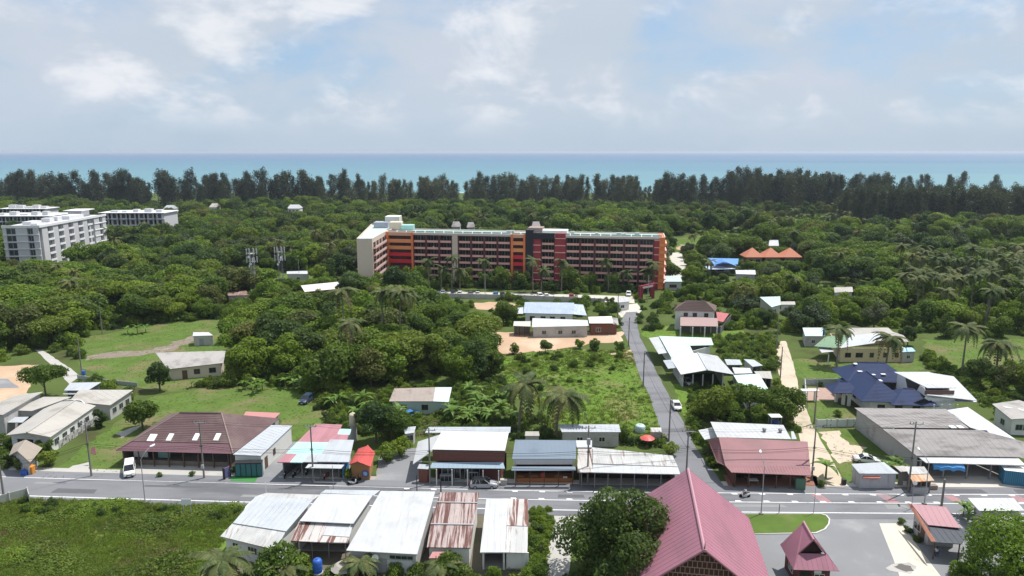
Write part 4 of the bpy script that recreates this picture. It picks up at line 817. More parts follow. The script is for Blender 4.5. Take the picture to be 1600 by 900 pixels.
# ------------------------------------------------------------------ houses further back on the right
def navy():
    h = House('navy_tile_house', 'house with steep cross gabled navy blue tile roof and white pillars')
    def hip(cx, cy, w, d, z0, z1, along, yaw=-.07, nm='roof'):
        c, q = math.cos(yaw), math.sin(yaw); V = lambda x, y, z: Vector((cx + x * c - y * q, cy + x * q + y * c, z))
        e = [V(-w / 2, d / 2, z0), V(w / 2, d / 2, z0), V(w / 2, -d / 2, z0), V(-w / 2, -d / 2, z0)]
        A, B = (V(-w / 2 + d * .46, 0, z1), V(w / 2 - d * .46, 0, z1)) if along == 'x' else (V(0, d / 2 - w * .46, z1), V(0, -d / 2 + w * .46, z1))
        F = ([A, B, e[2], e[3]], [B, A, e[0], e[1]], [B, e[1], e[2]], [A, e[3], e[0]]) if along == 'x' else ([A, e[1], e[2], B], [A, B, e[3], e[0]], [A, e[0], e[1]], [B, e[2], e[3]])
        for f in F: h.roof(f, NAVY_R, 'courses', .36, name=nm)
        h.cap([A, B], NAVY_R, .14); return e
    e1 = hip(83.0, 156, 14.5, 9.5, 4.2, 7.3, 'x'); h.faces = h.faces[:4]; FLx = hip(79.2, 148.6, 9.6, 14.5, 3.2, 6.7, 'y'); hip(84.6, 143.6, 9.5, 8.0, 3.0, 5.3, 'x'); hip(73.6, 149.6, 6.4, 5.2, 3.1, 4.9, 'x', nm='porch_roof')
    h.base([(75, 161), (91, 160), (90, 139), (70, 146)])
    gb = MB(); gb.slab([Vector((86, 139.9, 4.5)), Vector((88, 140.2, 3.4)), Vector((84, 140.2, 3.4))], .2, Vector((0, -1, 0))); gb.part('gablet', DARK, h.t)
    for x, y, zz in ((1337, 577, 5.6), (1343, 582, 5.6), (1364, 580, 6.2), (1380, 580, 6.2), (1374, 597, 5.2)):
        c = P(x, y, zz); c.z = h.rz(c.x, c.y) + .1; mb = MB(); mb.box(c.x - .5, c.x + .5, c.y - .5, c.y + .5, c.z - .1, c.z + .06); mb.part('skylight', WHITEP, h.t)
    h.walls([Vector((77, 158, 0)), Vector((88.5, 157, 0)), Vector((88, 141, 0)), Vector((76, 142.5, 0))], WALL_W, .2, tops=3.1)
    for t in (.2, .5, .8): h.win(2, t, .9, 1.5, 1.3, FRAME_B)
    h.win(3, .5, .9, 1.6, 1.4, FRAME_B)
    for x, y in ((1306, 628), (1317, 632), (1326, 634)): p = P(x, y); mb = MB(); mb.box(p.x - .28, p.x + .28, p.y - .28, p.y + .28, 0, 3.0); mb.part('pillar', WALL_W, h.t)
    h = House('white_modern_house', 'white modern house with pale flat roofs and clerestory beside the navy house')
    h.roof([(1397, 581, 6.6), (1452, 581, 6.6), (1494, 606, 6.2), (1449, 606, 6.2)], M_sheet('light_grey_sheet', (.56, .57, .60), None, var=.05), 'ribs', 1.0)
    h.roof([(1452, 582, 5.4), (1490, 588, 5.2), (1527, 626, 4.4), (1448, 617, 5.0)], WHITE_R, 'ribs', 1.0, name='lower_roof')
    h.roof([(1449, 616, 4.0), (1516, 622, 4.0), (1527, 628, 3.7), (1457, 627, 3.7)], M_sheet('glass_awning', (.62, .64, .68), None), 'sheets', 1.0, name='awning')
    h.walls([(1400, 583, 6.5), (1452, 583, 6.5), (1490, 608, 6.2), (1450, 608, 6.2)], WALL_W, .25, low=.12); h.panel(2, .5, 4.9, 6.2, .9, M('clerestory_brown', (.12, .07, .06), .6, .1), .06, 'clerestory')
    h.win(3, .75, 1.2, 1.4, 1.4, FRAME_G); h.win(3, .35, 2.6, 1.0, 1.2, FRAME_G); h.panel(2, .5, .1, 6.2, 4.3, WALL_W, .3, 'front_wall', .2)
    h.posts(2, 4, FRAME, .1, 2.6, top=3.8)
    h = House('grey_roof_house', 'grey roofed house with pale patches on its roof at the right edge')
    h.roof([(1552, 632, 4.0), (1595, 626, 5.0), (1660, 645, 5.0), (1640, 655, 3.9), (1572, 653, 3.4)], GREY_R, 'ribs', 1.0) if False else h.roof([(1550, 631, 4.2), (1592, 625, 4.6), (1670, 650, 4.4), (1580, 655, 3.4)], GREY_R, 'ribs', 1.0)
    for x, y in ((1575, 634), (1598, 638)): p = P(x, y, 4.3); p.z = h.rz(p.x, p.y); mb = MB(); mb.box(p.x - .8, p.x + .8, p.y - .8, p.y + .8, p.z - .1, p.z + .08); mb.part('skylight', WHITEP, h.t)
    h.walls([(1550, 631, 4.2), (1592, 625, 4.6), (1670, 650, 4.4), (1580, 655, 3.4)], WALL_W, .5); h.win(3, .5, 1, 1.3, 1.2, FRAME_G); h.win(2, .3, 1, 1.3, 1.2, FRAME_G); h.win(2, .15, 1, 1.3, 1.2, FRAME_G)
navy()
def yellow():
    h = House('yellow_house', 'yellow walled house under grey and green roof with palms in front')
    h.roof([(1315, 512, 6.4), (1388, 512, 6.4), (1398, 521, 5.6), (1330, 524, 5.6)], GREY_R2, 'ribs', 1.2); h.roof([(1330, 524, 5.9), (1380, 519, 5.9), (1366, 536, 4.6), (1312, 544, 4.2)], WHITE_R2, 'ribs', 1.0, down=(-.6, -1), name='front_roof')
    h.roof([(1290, 526, 4.8), (1332, 522, 5.2), (1312, 544, 3.6), (1272, 541, 3.4)], GREEN_R, 'ribs', 1.0, down=(-1, -.6), name='side_roof'); h.roof([(1388, 516, 5.4), (1412, 524, 4.4), (1420, 534, 4.0), (1366, 532, 4.8)], GREY_R2, 'ribs', 1.0, name='right_roof', down=(1, -.4))
    h.roof([(1277, 542, 2.9), (1296, 541, 3.1), (1303, 549, 2.8), (1284, 551, 2.6)], WHITE_R, 'ribs', .8, name='porch_roof')
    f = [P(1316, 528, 3.5), P(1392, 524, 3.5), P(1412, 545, 3.0), P(1315, 548, 3.0)]
    f = [Vector((P(1312, 552).x, P(1312, 552).y + 7, 0)), Vector((P(1410, 548).x, P(1410, 548).y + 7, 0)), P(1410, 566), P(1312, 566)]
    h.walls(f, CREAM, .05, tops=3.9)
    for t, w in ((.12, 1.6), (.3, 1.9), (.5, 1.1), (.72, 1.3), (.9, 1.0)): h.win(2, t, 1.3, w, 1.3, FRAME_B)
    h.posts(2, 2, FRAME, .1, 2.2, ends=(-.25, -.1), top=2.8)
    for nm, lb, q, m in (('mint_roof_shed', 'shed with pale mint roof and a blue water tank beside the yellow house', [(1254, 512, 3.6), (1286, 512, 3.6), (1285, 525, 3.2), (1258, 525, 3.2)], MINT_R), ('blue_roof_shed', 'small shed with pale blue roof at right of the yellow house', [(1405, 543, 3.2), (1425, 543, 3.2), (1431, 549, 3.0), (1410, 550, 3.0)], M_sheet('sky_blue_sheet', (.35, .55, .70), None))):
        s = House(nm, lb, 'shed'); s.roof(q, m, 'ribs', 1.0); s.walls(q, WALL_G, .2); s.win(2, .5, 1, 1.1, 1)
yellow()
def mints():
    h = House('mint_roof_house', 'L shaped house with pale mint roof and a white strip along the lane')
    h.roof([(1030, 525, 4.4), (1111, 528, 4.4), (1115, 539, 4.0), (1078, 540, 4.0)], MINT_R, 'ribs', 1.0); h.roof([(1030, 525, 4.4), (1078, 540, 4.2), (1086, 556, 3.6), (1049, 559, 3.6)], MINT_R, 'ribs', 1.0); h.roof([(1014, 528, 3.7), (1030, 526, 4.1), (1044, 551, 3.4), (1029, 553, 3.1)], WHITE_R, 'ribs', 1.0, name='side_roof', down=(-1, 0))
    h.walls([(1032, 527, 4.4), (1110, 530, 4.4), (1112, 538, 4.0), (1051, 556, 3.6)], WALL_W, .3, tops=3.4); h.win(1, .5, 1, 1.3, 1.1); h.win(2, .25, 1, 1.6, 1.1, FRAME_G); h.win(2, .6, 1, 1.3, 1.1, FRAME_G)
    h = House('white_gable_house', 'broad white gable roof with a green gable end facing the viewer')
    A, B = P(1090, 551, 5.4), P(1105, 578, 5.4); l0, l1, r0, r1 = P(1048, 560, 3.6), P(1064, 585, 3.4), P(1121, 556, 3.6), P(1147, 585, 3.3)
    h.base([tuple(p[:2]) for p in (l0, r0, r1, l1)])
    h.roof([A, B, l1, l0], M_sheet('soft_white', (.66, .66, .69), None, var=.05), 'ribs', 1.0); h.roof([A, r0, r1, B], WHITE_R, 'ribs', 1.0); h.cap([A, B], WHITE_R, .15)
    g = Vector((0, .8, -.3)); mb = MB(); mb.slab([B + g, r1 + g + Vector((-2.2, 0, .5)), l1 + g + Vector((.4, 0, .1))], .15, Vector((0, -1, 0))); mb.part('gable_wall', M('green_gable', (.07, .17, .055), .8, .12), h.t)
    h.walls([l0 + Vector((.5, -.5, 0)), r0 + Vector((-1, -.5, 0)), r1 + Vector((-2, 1, 0)), l1 + Vector((.5, 1, 0))], WALL_G, .1, tops=3.0, open=(2,)); h.posts(2, 5, WALL_W, .12, top=3.1); h.panel(2, .5, .1, 8, 2.8, DARK, .05, 'shade_backing', -4)  # dark sheet painted for the shade under the gable
    h.roof([(1036, 563, 3.4), (1050, 562, 3.6), (1060, 574, 3.3), (1044, 576, 3.0)], WHITE_R2, 'ribs', .9, name='side_roof', down=(-1, 0))
    h = House('mint_flat_roof_house', 'house with pale mint sloping roof partly behind trees, right of the white gable')
    h.roof([(1146, 586, 4.0), (1186, 584, 4.0), (1200, 607, 3.4), (1166, 619, 3.2)], MINT_R, 'ribs', 1.0); h.walls([(1148, 587, 4.0), (1185, 585, 4.0), (1198, 606, 3.4), (1166, 617, 3.2)], WALL_W, .4); h.win(2, .5, 1, 1.4, 1.1); h.win(3, .4, 1, 1.2, 1.1)
    for nm, lb, q, m in (('low_white_roof_shed', 'low white roofed shed between the white gable and the mint roof', [(1144, 574, 3.2), (1172, 575, 3.2), (1176, 583, 2.9), (1148, 584, 2.9)], WHITE_R),
                         ('tan_roof_shed', 'tan roofed shed at the end of the mint roofed houses by the lane', [(1178, 580, 3.2), (1204, 580, 3.2), (1207, 592, 2.8), (1186, 590, 2.8)], GREY_R2),
                         ('grey_open_shed', 'grey roofed open shed half hidden in bushes behind the white gable', [(1132, 561, 3.0), (1156, 562, 3.0), (1160, 570, 2.7), (1136, 570, 2.7)], WHITE_R2),
                         ('pale_tin_shed', 'pale tin roofed shed sunk in green creepers beside the dirt lane', [(1162, 561, 3.0), (1178, 562, 3.0), (1192, 571, 2.7), (1176, 573, 2.7)], WHITE_R2)):
        s = House(nm, lb, 'shed'); s.roof(q, m, 'ribs', 1.0); s.walls(q, WALL_G, .25, open=(2,)); s.posts(2, 3, STEEL)
    h = House('white_two_storey_house', 'white two storey house with brown hip roof and a red lean-to')
    A, B = P(1075, 469, 9.2), P(1101, 470, 9.2); FL, FR = P(1052, 485, 6.2), P(1118, 487, 6.2); BL, BR = P(1054, 470, 6.2), P(1110, 470, 6.2); BL.y = FL.y + 9; BR.y = FR.y + 9
    h.base([tuple(p[:2]) for p in (BL, BR, FR, FL)])
    for f in ([A, B, FR, FL], [B, A, BL, BR], [B, BR, FR], [A, FL, BL]): h.roof(f, BROWN_R, 'courses', .5)
    h.walls([BL, BR, FR, FL], WALL_W, .6, tops=6.1)
    for t in (.28, .52, .82): h.win(2, t, 4.2, 1.3, 1.3, FRAME_B)
    h.win(2, .3, 1, 1.5, 1.4, FRAME_B); h.win(2, .7, .9, 2.2, 1.6, FRAME_B, mull=3); h.win(3, .5, 4.2, 1.2, 1.2, FRAME_B)
    h.roof([(1063, 494, 4.4), (1121, 497, 4.4), (1122, 510, 3.2), (1063, 509, 3.2)], M('mottled_pink_roof', (.34, .24, .23), .85, .2, 1.5, vec='Position'), 'ribs', .8, name='lower_roof'); h.roof([(1119, 487, 4.6), (1139, 490, 4.2), (1130, 503, 3.4), (1121, 501, 3.6)], M('rose_lean_to', (.42, .13, .14), .7, .1), 'ribs', .8, name='lean_to_roof')
    for k in range(4): p = P(1064 + k * 19, 512, 3.1); mb = MB(); mb.box(p.x - .15, p.x + .15, p.y + .2, p.y + .5, 0, 3.2); mb.part('pillar', WALL_W, h.t)
    w = thing('boundary_wall', 'dark grey boundary wall in front of the brown roofed white house', 'wall', P(1090, 520)); mb = MB(); a, b, c = P(1063, 518), P(1126, 521), P(1143, 500)
    for u, v in ((a, b), (b, c)): d = (v - u); q = Vector((-d.y, d.x, 0)).normalized() * .1; mb.obox((u + v) / 2 + Vector((0, 0, 1.1)), d / 2, q, Vector((0, 0, 1.1)))
    mb.part('wall_panel', M('dark_wall', (.11, .11, .11), .9, .15, vec='Position'), w)
    for k in range(5): p = a + (b - a) * k / 4; mb = MB(); mb.box(p.x - .17, p.x + .17, p.y - .17, p.y + .17, 0, 2.35); mb.part('pillar', WALL_G, w)
    for nm, lb, q, m in (('mint_roof_cottage', 'pale mint roofed cottage alone among trees right of the brown roofed house', [(1187, 464, 4.2), (1219, 463, 4.2), (1220, 476, 3.4), (1206, 480, 3.2)], MINT_R),
                         ('beige_shed', 'low beige shed in the trees beside the mint roofed cottage', [(1220, 471, 3.4), (1242, 471, 3.4), (1243, 476, 3.1), (1220, 476, 3.1)], GREY_R2),
                         ('grey_roof_cottage', 'grey roofed cottage peeping out of the trees left of the palm grove', [(1303, 449, 4), (1332, 448, 4), (1333, 456, 3.5), (1304, 457, 3.5)], GREY_R2)):
        s = House(nm, lb, 'cottage'); s.roof(q, m, 'ribs', 1.2); s.walls(q, WALL_W, .3); s.win(2, .4, 1, 1.4, 1.1)
mints()
def back_right():
    h = House('blue_roof_house', 'house with bright blue gabled roof right of the red hotel')
    A, B = P(1130, 402, 6.4), P(1140, 402, 6.4)
    h.roof([(1106, 403, 5.6), (1154, 404, 5.6), (1153, 413, 4.2), (1105, 413, 4.2)], BLUE_R, 'ribs', 1.4); h.walls([(1107, 404, 5.6), (1152, 404, 5.6), (1152, 412, 4.2), (1106, 412, 4.2)], WALL_G, .3, tops=4.1)
    h.roof([(1128, 403, 6.6), (1140, 407, 5.6), (1152, 416, 4.0), (1133, 409, 6.4)], BLUE_R, 'flat', name='porch_roof'); h.roof([(1133, 408, 6.4), (1131, 409, 6.4), (1111, 416, 4.0), (1128, 403, 6.6)], BLUE_R, 'flat', name='porch_roof')
    h.win(2, .45, .6, 3.0, 2.0, FRAME_B, mull=3); h.win(2, .8, .8, 1.4, 1.2, FRAME_B)
    h.roof([(1100, 416, 3.6), (1120, 414, 3.8), (1150, 420, 3.3), (1108, 421, 3.1)], PALEBLUE_R, 'ribs', 1.4, name='lower_roof')
    h = House('pale_flat_roof_house', 'pale flat roofed house in front of the blue roof at right')
    h.roof([(1149, 422, 3.8), (1180, 422, 3.8), (1181, 429, 3.4), (1150, 428, 3.4)], M_sheet('lilac_white', (.62, .63, .70), None), 'ribs', 1.2); h.walls([(1149, 422, 3.8), (1180, 422, 3.8), (1181, 429, 3.4), (1150, 428, 3.4)], WALL_G, .3); h.win(2, .5, 1, 2, 1.2, FRAME_G)
    lab = ('left', 'middle', 'right'); names = ['orange pyramid roof, nearest the blue roofed house', 'orange pyramid roof between the two others', 'orange pyramid roof farthest from the blue roofed house']
    for k, cx in enumerate((1171, 1199.5, 1229)):
        h = House('orange_roof_villa', 'villa with ' + names[k], 'villa', group='orange roofed villas')
        w = 17; ap = P(cx - 1, 388, 7.2); e = [P(cx - 13, 395, 4), P(cx + 13, 395, 4), P(cx + w, 402, 4), P(cx - w, 401, 4)]
        c = sum(e, Vector()) / 4; s = 4.7; c.y = P(cx, 402, 4).y + s; e = [Vector((c.x - s, c.y + s, 4)), Vector((c.x + s, c.y + s, 4)), Vector((c.x + s, c.y - s, 4)), Vector((c.x - s, c.y - s, 4))]; ap = Vector((c.x, c.y, 8.2))
        h.base([tuple(p[:2]) for p in e])
        for i in range(4): h.roof([ap, e[i], e[(i + 1) % 4]], ORANGE_R, 'courses', .6)
        h.walls(e, M('villa_wall', (.28, .2, .16), .85, .1), .9, tops=3.9)
        for t in (.25, .75): h.win(2, t, .6, 2.2, 2.2, FRAME_B, mull=3)
        h.door(2, .5, 1.1, 2.2, FRAME_B)
    w = thing('boundary_wall', 'long pale wall in front of the three orange roofed villas', 'wall', P(1200, 408)); a, b = P(1152, 412), P(1222, 412)
    for k in range(6): u, v = a + (b - a) * k / 6, a + (b - a) * (k + .97) / 6; mb = MB(); mb.obox((u + v) / 2 + Vector((0, 0, 1.1)), (v - u) / 2, Vector((0, .12, 0)), Vector((0, 0, 1.1))); mb.part('wall_panel', WALL_W, w)
    h = House('white_pavilion', 'white roofed pavilion in the trees behind the orange villas', 'pavilion')
    h.roof([(1202, 375, 6), (1216, 375, 6), (1217, 384, 5), (1201, 384, 5)], WHITE_R, 'flat'); h.walls([(1202, 375, 6), (1216, 375, 6), (1217, 384, 5), (1201, 384, 5)], WALL_W, .3)
    h = House('pale_blue_roof_hall', 'pale blue roofed hall in front of the hotel wall with dark windows', 'hall')
    h.roof([(820, 472, 5.2), (897, 473, 5.2), (897, 491, 3.6), (818, 489, 3.6)], PALEBLUE_R, 'ribs', 1.1); h.roof([(897, 475, 4.6), (911, 476, 4.6), (917, 493, 3.2), (897, 491, 3.4)], PALEBLUE_R, 'ribs', 1.1, name='side_roof'); h.roof([(806, 481, 3.6), (818, 480, 3.8), (818, 490, 3.3), (806, 490, 3.1)], PALEBLUE_R, 'ribs', 1.1, name='side_roof')
    h.walls([(820, 473, 5.2), (897, 474, 5.2), (896, 491, 3.6), (819, 489, 3.6)], WALL_W, .3)
    for t in (.15, .38, .58, .8): h.win(2, t, 1.1, 1.6, 1.5, FRAME_B)
    h = House('long_white_roof_shed', 'long white roofed shed behind the orange dirt lot', 'shed')
    h.roof([(832, 497, 4.0), (918, 500, 4.0), (920, 509, 3.5), (831, 511, 3.3)], WHITE_R, 'ribs', 1.0); h.walls([(832, 498, 4.0), (917, 501, 4.0), (919, 509, 3.5), (832, 511, 3.3)], WALL_G, .2, low=.15)
    for t in (.2, .5, .75): h.win(2, t, 1, 1.3, 1.1, FRAME_G)
    h = House('brick_house', 'brown brick house with cream white roof beside the lane')
    h.roof([(919, 495, 4.2), (956, 494, 4.2), (958, 505, 3.7), (921, 505, 3.7)], M_sheet('cream_white', (.70, .66, .62), None), 'ribs', 1.0); h.roof([(956, 496, 3.6), (965, 497, 3.4), (967, 508, 3.0), (958, 507, 3.2)], GREY_R, 'ribs', 1.0, name='side_roof'); h.walls([(920, 496, 4.2), (956, 496, 4.2), (965, 506, 3.4), (922, 505, 3.7)], BRICK, .2, tops=3.3); h.win(2, .3, .9, 1.5, 1.3); h.door(2, .7, 1, 2.1, FRAME_B)
    h = House('cream_roof_shed', 'small cream roofed shed at the left end of the long white shed', 'shed')
    h.roof([(803, 502, 3.6), (829, 502, 3.6), (829, 510, 3.2), (802, 509, 3.2)], M_sheet('cream_sheet', (.55, .54, .48), None), 'ribs', 1.0); h.walls([(803, 502, 3.6), (829, 502, 3.6), (829, 510, 3.2), (802, 509, 3.2)], WALL_G, .2, open=(2,)); h.posts(2, 4, WOOD)
back_right()
def middle_left():
    h = House('grey_cement_house', 'cream house with grey cement roof in the left meadow')
    h.roof([(262, 549, 5.2), (350, 548, 5.2), (352, 563, 3.6), (254, 568, 3.2), (240, 562, 3.4)][:3] + [(268, 577, 2.9)], GREY_R, 'ribs', 1.0) if False else None
    h.roof([(243, 551, 4.6), (353, 548, 4.6), (349, 567, 3.3), (262, 577, 3.0)], GREY_R, 'ribs', 1.0)
    h.walls([(248, 553, 4.6), (351, 550, 4.6), (347, 568, 3.2), (266, 576, 3.0)], M('pale_cream_wall', (.55, .49, .40), .85, .08, vec='Position'), .3, low=.15); h.win(2, .5, 1.0, 1.4, 1.3, FRAME_B); h.win(2, .82, 1.0, 1.6, 1.3, FRAME_B); h.door(2, .25, 1, 2.1, FRAME_B)
    h = House('white_box_shed', 'small white flat roofed shed in the left meadow', 'shed')
    h.roof([(302, 519, 3.2), (326, 519, 3.2), (333, 524, 3.0), (301, 525, 3.0)], WHITE_R, 'flat'); h.walls([(302, 519, 3.2), (326, 519, 3.2), (333, 524, 3.0), (301, 525, 3.0)], WALL_G, .15); h.door(2, .4, 1, 2, FRAME_G)
    h = House('brown_grey_roof_house', 'green walled house with brown and pale roof halves amid banana plants')
    h.roof([(616, 607, 4.2), (680, 605, 4.2), (677, 627, 3.0), (608, 627, 3.0)], M('brown_grey_cement', (.32, .27, .24), .9, .16, .5, (.2, .15, .13), vec='Position'), 'ribs', 1.0); h.roof([(680, 605, 4.2), (706, 605, 4.2), (701, 628, 2.95), (677, 627, 3.0)], M_sheet('pale_aqua_sheet', (.55, .62, .62), None), 'ribs', 1.0)
    h.walls([(617, 608, 4.2), (705, 606, 4.2), (700, 627, 3.0), (610, 627, 3.0)], M('pale_green_wall', (.33, .42, .36), .85, .08, vec='Position'), .3); h.win(2, .2, 1, 1.4, 1.2, FRAME_B); h.win(2, .6, 1, 1.4, 1.2, FRAME_B)
    h = House('white_roof_shed', 'white roofed shed left of the red hotel among dark trees', 'shed')
    h.roof([(470, 446, 5.4), (531, 440, 5.4), (530, 451, 4.4), (476, 456, 4.2)], M_sheet('pinkish_white', (.66, .62, .60), None), 'ribs', 1.2); h.walls([(472, 447, 5.4), (530, 441, 5.4), (530, 451, 4.4), (477, 456, 4.2)], BRICK, .2, low=.2); h.win(2, .3, 1.2, 1.6, 1.4); h.win(2, .7, 1.2, 1.6, 1.4)
    for nm, lb, q, m in (('long_white_canopy', 'long low white canopy beside the cell towers', [(448, 424, 4), (482, 423, 4), (483, 428, 3.6), (448, 428, 3.6)], WHITE_R), ('rusty_tin_shed', 'rusty tin roofed shed below the left cell tower', [(355, 455, 4), (385, 454, 4), (390, 461, 3.4), (356, 462, 3.4)], M_sheet('rusty_pink_tin', (.36, .27, .24), (.17, .08, .06), .5)),
                         ('brown_tin_shed', 'brown tin roofed shed between the two cell towers', [(405, 452, 4), (428, 451, 4), (428, 457, 3.5), (406, 457, 3.5)], RUST_R2), ('blue_grey_shed', 'blue grey tin roofed hut among trees left of the meadow', [(218, 436, 4), (240, 433, 4), (242, 441, 3.4), (220, 443, 3.4)], WHITE_R2), ('white_tin_hut', 'white tin roofed hut beside the blue grey one in the trees', [(243, 432, 4.2), (258, 431, 4.2), (259, 438, 3.6), (245, 438, 3.6)], WHITE_R),
                         ('pale_tin_store', 'small pale roofed store behind the flowering bushes', [(630, 668, 3), (650, 666, 3), (647, 676, 2.6), (633, 678, 2.6)], WHITE_R2),
                         ('long_grey_row', 'long pale roofed row of rooms behind the left cell tower', [(328, 438, 4.2), (388, 436, 4.2), (390, 443, 3.6), (330, 445, 3.6)], WHITE_OLD)):
        s = House(nm, lb, 'shed'); s.roof(q, m, 'ribs', 1.2, guard=nm in ('long_white_canopy', 'rusty_tin_shed', 'pale_tin_store')); s.walls(q, WALL_G, .2); s.win(2, .5, 1, 1.4, 1.1, FRAME_G)
middle_left()
# ------------------------------------------------------------------ the red hotel
HA, HB = Vector((-54, 300, 0)), Vector((62.2, 281, 0))
HD = (HB - HA).normalized(); HN = Vector((HD.y, -HD.x, 0))      # HN points to the viewer
def hu(px):
    k = (px - 800) / FPX; return (k * (CT * HA.y + 44 * ST) - HA.x) / (HD.x - k * CT * HD.y)
def hotel():
    t = thing('red_hotel', 'long seven storey hotel with red and orange bands and salmon balconies', 'hotel', HA)
    ang = math.atan2(HD.y, HD.x)

    t.rotation_euler = (0, 0, ang)                                 # local x along the front, local -y to the viewer
    fh, nf = 2.9, 7; top = fh * nf + .55
    salmon = M('salmon_plaster', (.76, .41, .35), .85, .06, .5, vec='Position'); beige = M('hotel_beige', (.62, .52, .42), .85, .05, .3, (.52, .43, .35), (.5, .75), .1, vec='Position'); wine = M('wine_red', (.32, .045, .055), .8, .1, .5, vec='Position')
    orange = M('hotel_orange', (.75, .21, .07), .8, .06, .5, vec='Position'); orange2 = M('hotel_light_orange', (.78, .30, .12), .8, .06, .5, vec='Position'); crim = M('hotel_crimson', (.66, .03, .045), .8, .06, .5, vec='Position'); navy = M('hotel_navy_black', (.018, .02, .03), .6, .1)
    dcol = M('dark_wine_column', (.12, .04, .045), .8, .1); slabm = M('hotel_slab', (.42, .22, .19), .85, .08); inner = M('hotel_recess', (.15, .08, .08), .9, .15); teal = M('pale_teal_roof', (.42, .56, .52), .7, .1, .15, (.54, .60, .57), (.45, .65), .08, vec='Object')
    wf = M('hotel_mullion', (.36, .30, .29), .6, .1)
    def bx(name, x0, x1, y0, y1, z0, z1, m, par=t, label=None):
        mb = MB(); mb.box(x0, x1, y0, y1, z0, z1); o = inst(name, mb.mesh(name, m), par)
        if label: o['label'] = label
        return o
    L = hu(1038)
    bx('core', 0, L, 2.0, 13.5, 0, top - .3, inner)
    bx('roof', 0, L, .2, 14, top - .3, top, beige)
    rs = (hu(716), hu(800), hu(883.5))
    bx('roof_terrace', .8, L - .8, 1.6, 13.6, top + .004, top + .06, teal)
    bx('parapet', 0, L, -.1, .35, top - .45, top + .5, M('pale_parapet', (.60, .52, .48), .8, .08)); bx('parapet', 0, L, 13.7, 14.05, top, top + .6, MATS['pale_parapet']); bx('parapet', L - .3, L + .05, .35, 13.7, top, top + .6, MATS['pale_parapet'])
    for k in range(28): bx('roof_railing', 1 + k * (L - 2) / 28, 1 + (k + .93) * (L - 2) / 28, .55, .6, top + .5, top + 1.25, M('pale_teal_glass', (.38, .50, .47), .3, .1))
    for k in range(12):
        x = rnd.uniform(45, L - 6); y = rnd.uniform(4, 12); bx('roof_unit', x, x + rnd.uniform(1, 2.4), y, y + rnd.uniform(.8, 1.6), top + .06, top + rnd.uniform(.7, 1.3), M('roof_unit', (.45, .47, .47), .6, .15))
    # bays of rooms
    wm = {}
    def bay(u0, u1, skip=(), fl=range(7), lean=0):
        w = u1 - u0
        for f in fl:
            z = f * fh
            key = round(w, 1)
            if key not in wm:
                a = MB(); a.box(.1, w - .1, -.02, .28, -.16, .62).box(.1, w - .1, -.05, .31, .62, .72); 
                b = MB(); h_ = fh - .42
                for x in (.05, w / 2 - .07, w - .19): b.box(x, x + .14, -.06, .02, .1, h_)
                b.box(.05, w - .05, -.055, .02, h_ - .1, h_).box(.05, w - .05, -.05, .02, 0, .1)
                for x in (w * .25, w * .75): b.box(x - .03, x + .03, -.05, .01, .1, h_ - .1)
                c = MB(); c.box(.12, w - .12, -.03, .01, .1, h_ - .1)
                s_ = MB(); s_.box(0, w, .28, 2.0, -.16, .02)
                wm[key] = (a.mesh('balcony_rail', salmon), b.mesh('window', wf), c.mesh('pane', PANE), s_.mesh('balcony_slab', slabm))
            a, b, c, s_ = wm[key]
            inst('balcony_slab', s_, t, (u0, 0, z)); 
            if f or True: inst('balcony_rail', a, t, (u0, 0, z))
            o = inst('window', b, t, (u0, 1.95, z + .04)); inst('pane', c, o)
            if rnd.random() < .22:                                  # towels and chairs on some balconies
                x = u0 + rnd.uniform(.6, w - 1.4); bx('towel', x, x + rnd.uniform(.4, .9), .3, .34, z + .3, z + rnd.uniform(.9, 1.2), M('pale_towel', (.5, .5, .52), .9, .2))
    def col(u, w=.8, m=None, y0=-.2): bx('column', u - w / 2, u + w / 2, y0, 2.02, 0, top - .45, m or dcol)
    def bays(p0, p1, n):
        a, b = hu(p0), hu(p1)
        for k in range(n):
            u0, u1 = a + (b - a) * k / n, a + (b - a) * (k + 1) / n; bay(u0 + .25, u1 - .25)
            if k: col(u0)
        col(a + .1, .6); col(b - .1, .6)
    bays(646, 707, 3); bays(716, 798, 4); bays(845, 867, 1); bays(883.5, 1021, 6)
    bx('stair_wall', hu(707), hu(715.5), -.25, 2.1, 0, top + .3, beige)
    def stack(p0, p1):
        a, b = hu(p0), hu(p1)
        for u in (a + .45, b - .45): bx('column', u - .45, u + .45, -.55, 2.05, 0, top + .6, orange)
        bx('cornice', a + .9, b - .9, -.5, 2.05, top - .9, top + .6, M('pale_orange', (.64, .36, .25), .8, .06))
        for i, m in enumerate((orange2, orange2, crim, crim, M('dark_maroon_band', (.13, .03, .035), .8, .1), MATS['dark_maroon_band'])):
            z = top - 3.9 - i * fh; bx('balcony_band', a + .9, b - .9, -.4, .1, z, z + 1.5, m); bx('balcony_slab', a + .9, b - .9, .1, 2.02, z, z + .16, slabm)
    stack(605, 646.5); stack(798.5, 821)
    bx('black_pylon', hu(821.5), hu(833), -.7, 3.0, 0, top + 2.5, navy); bx('black_frame', hu(833) + .004, hu(866), -.7, .4, top - 1.2, top + 1.3, navy); bx('rooftop_block', hu(845), hu(884), 4, 11, top + .06, top + 1.9, WALL_W); bx('rooftop_block', hu(822), hu(845), 5, 12, top + .06, top + 2.8, M('roof_block_brown', (.3, .22, .19), .8, .1))
    for p0, p1 in ((833.2, 844.8), (867, 883.3), (1021.3, 1029)):
        a, b = hu(p0), hu(p1); bx('red_panel_wall', a + .02, b - .02, -.3, 2.04, 0, top + (1.2 if p0 == 867 else -.5), wine)
        for f in range(1, 8): bx('ledge', a - .05, b + .05, -.5, -.3, f * fh - .45, f * fh - .1, salmon)
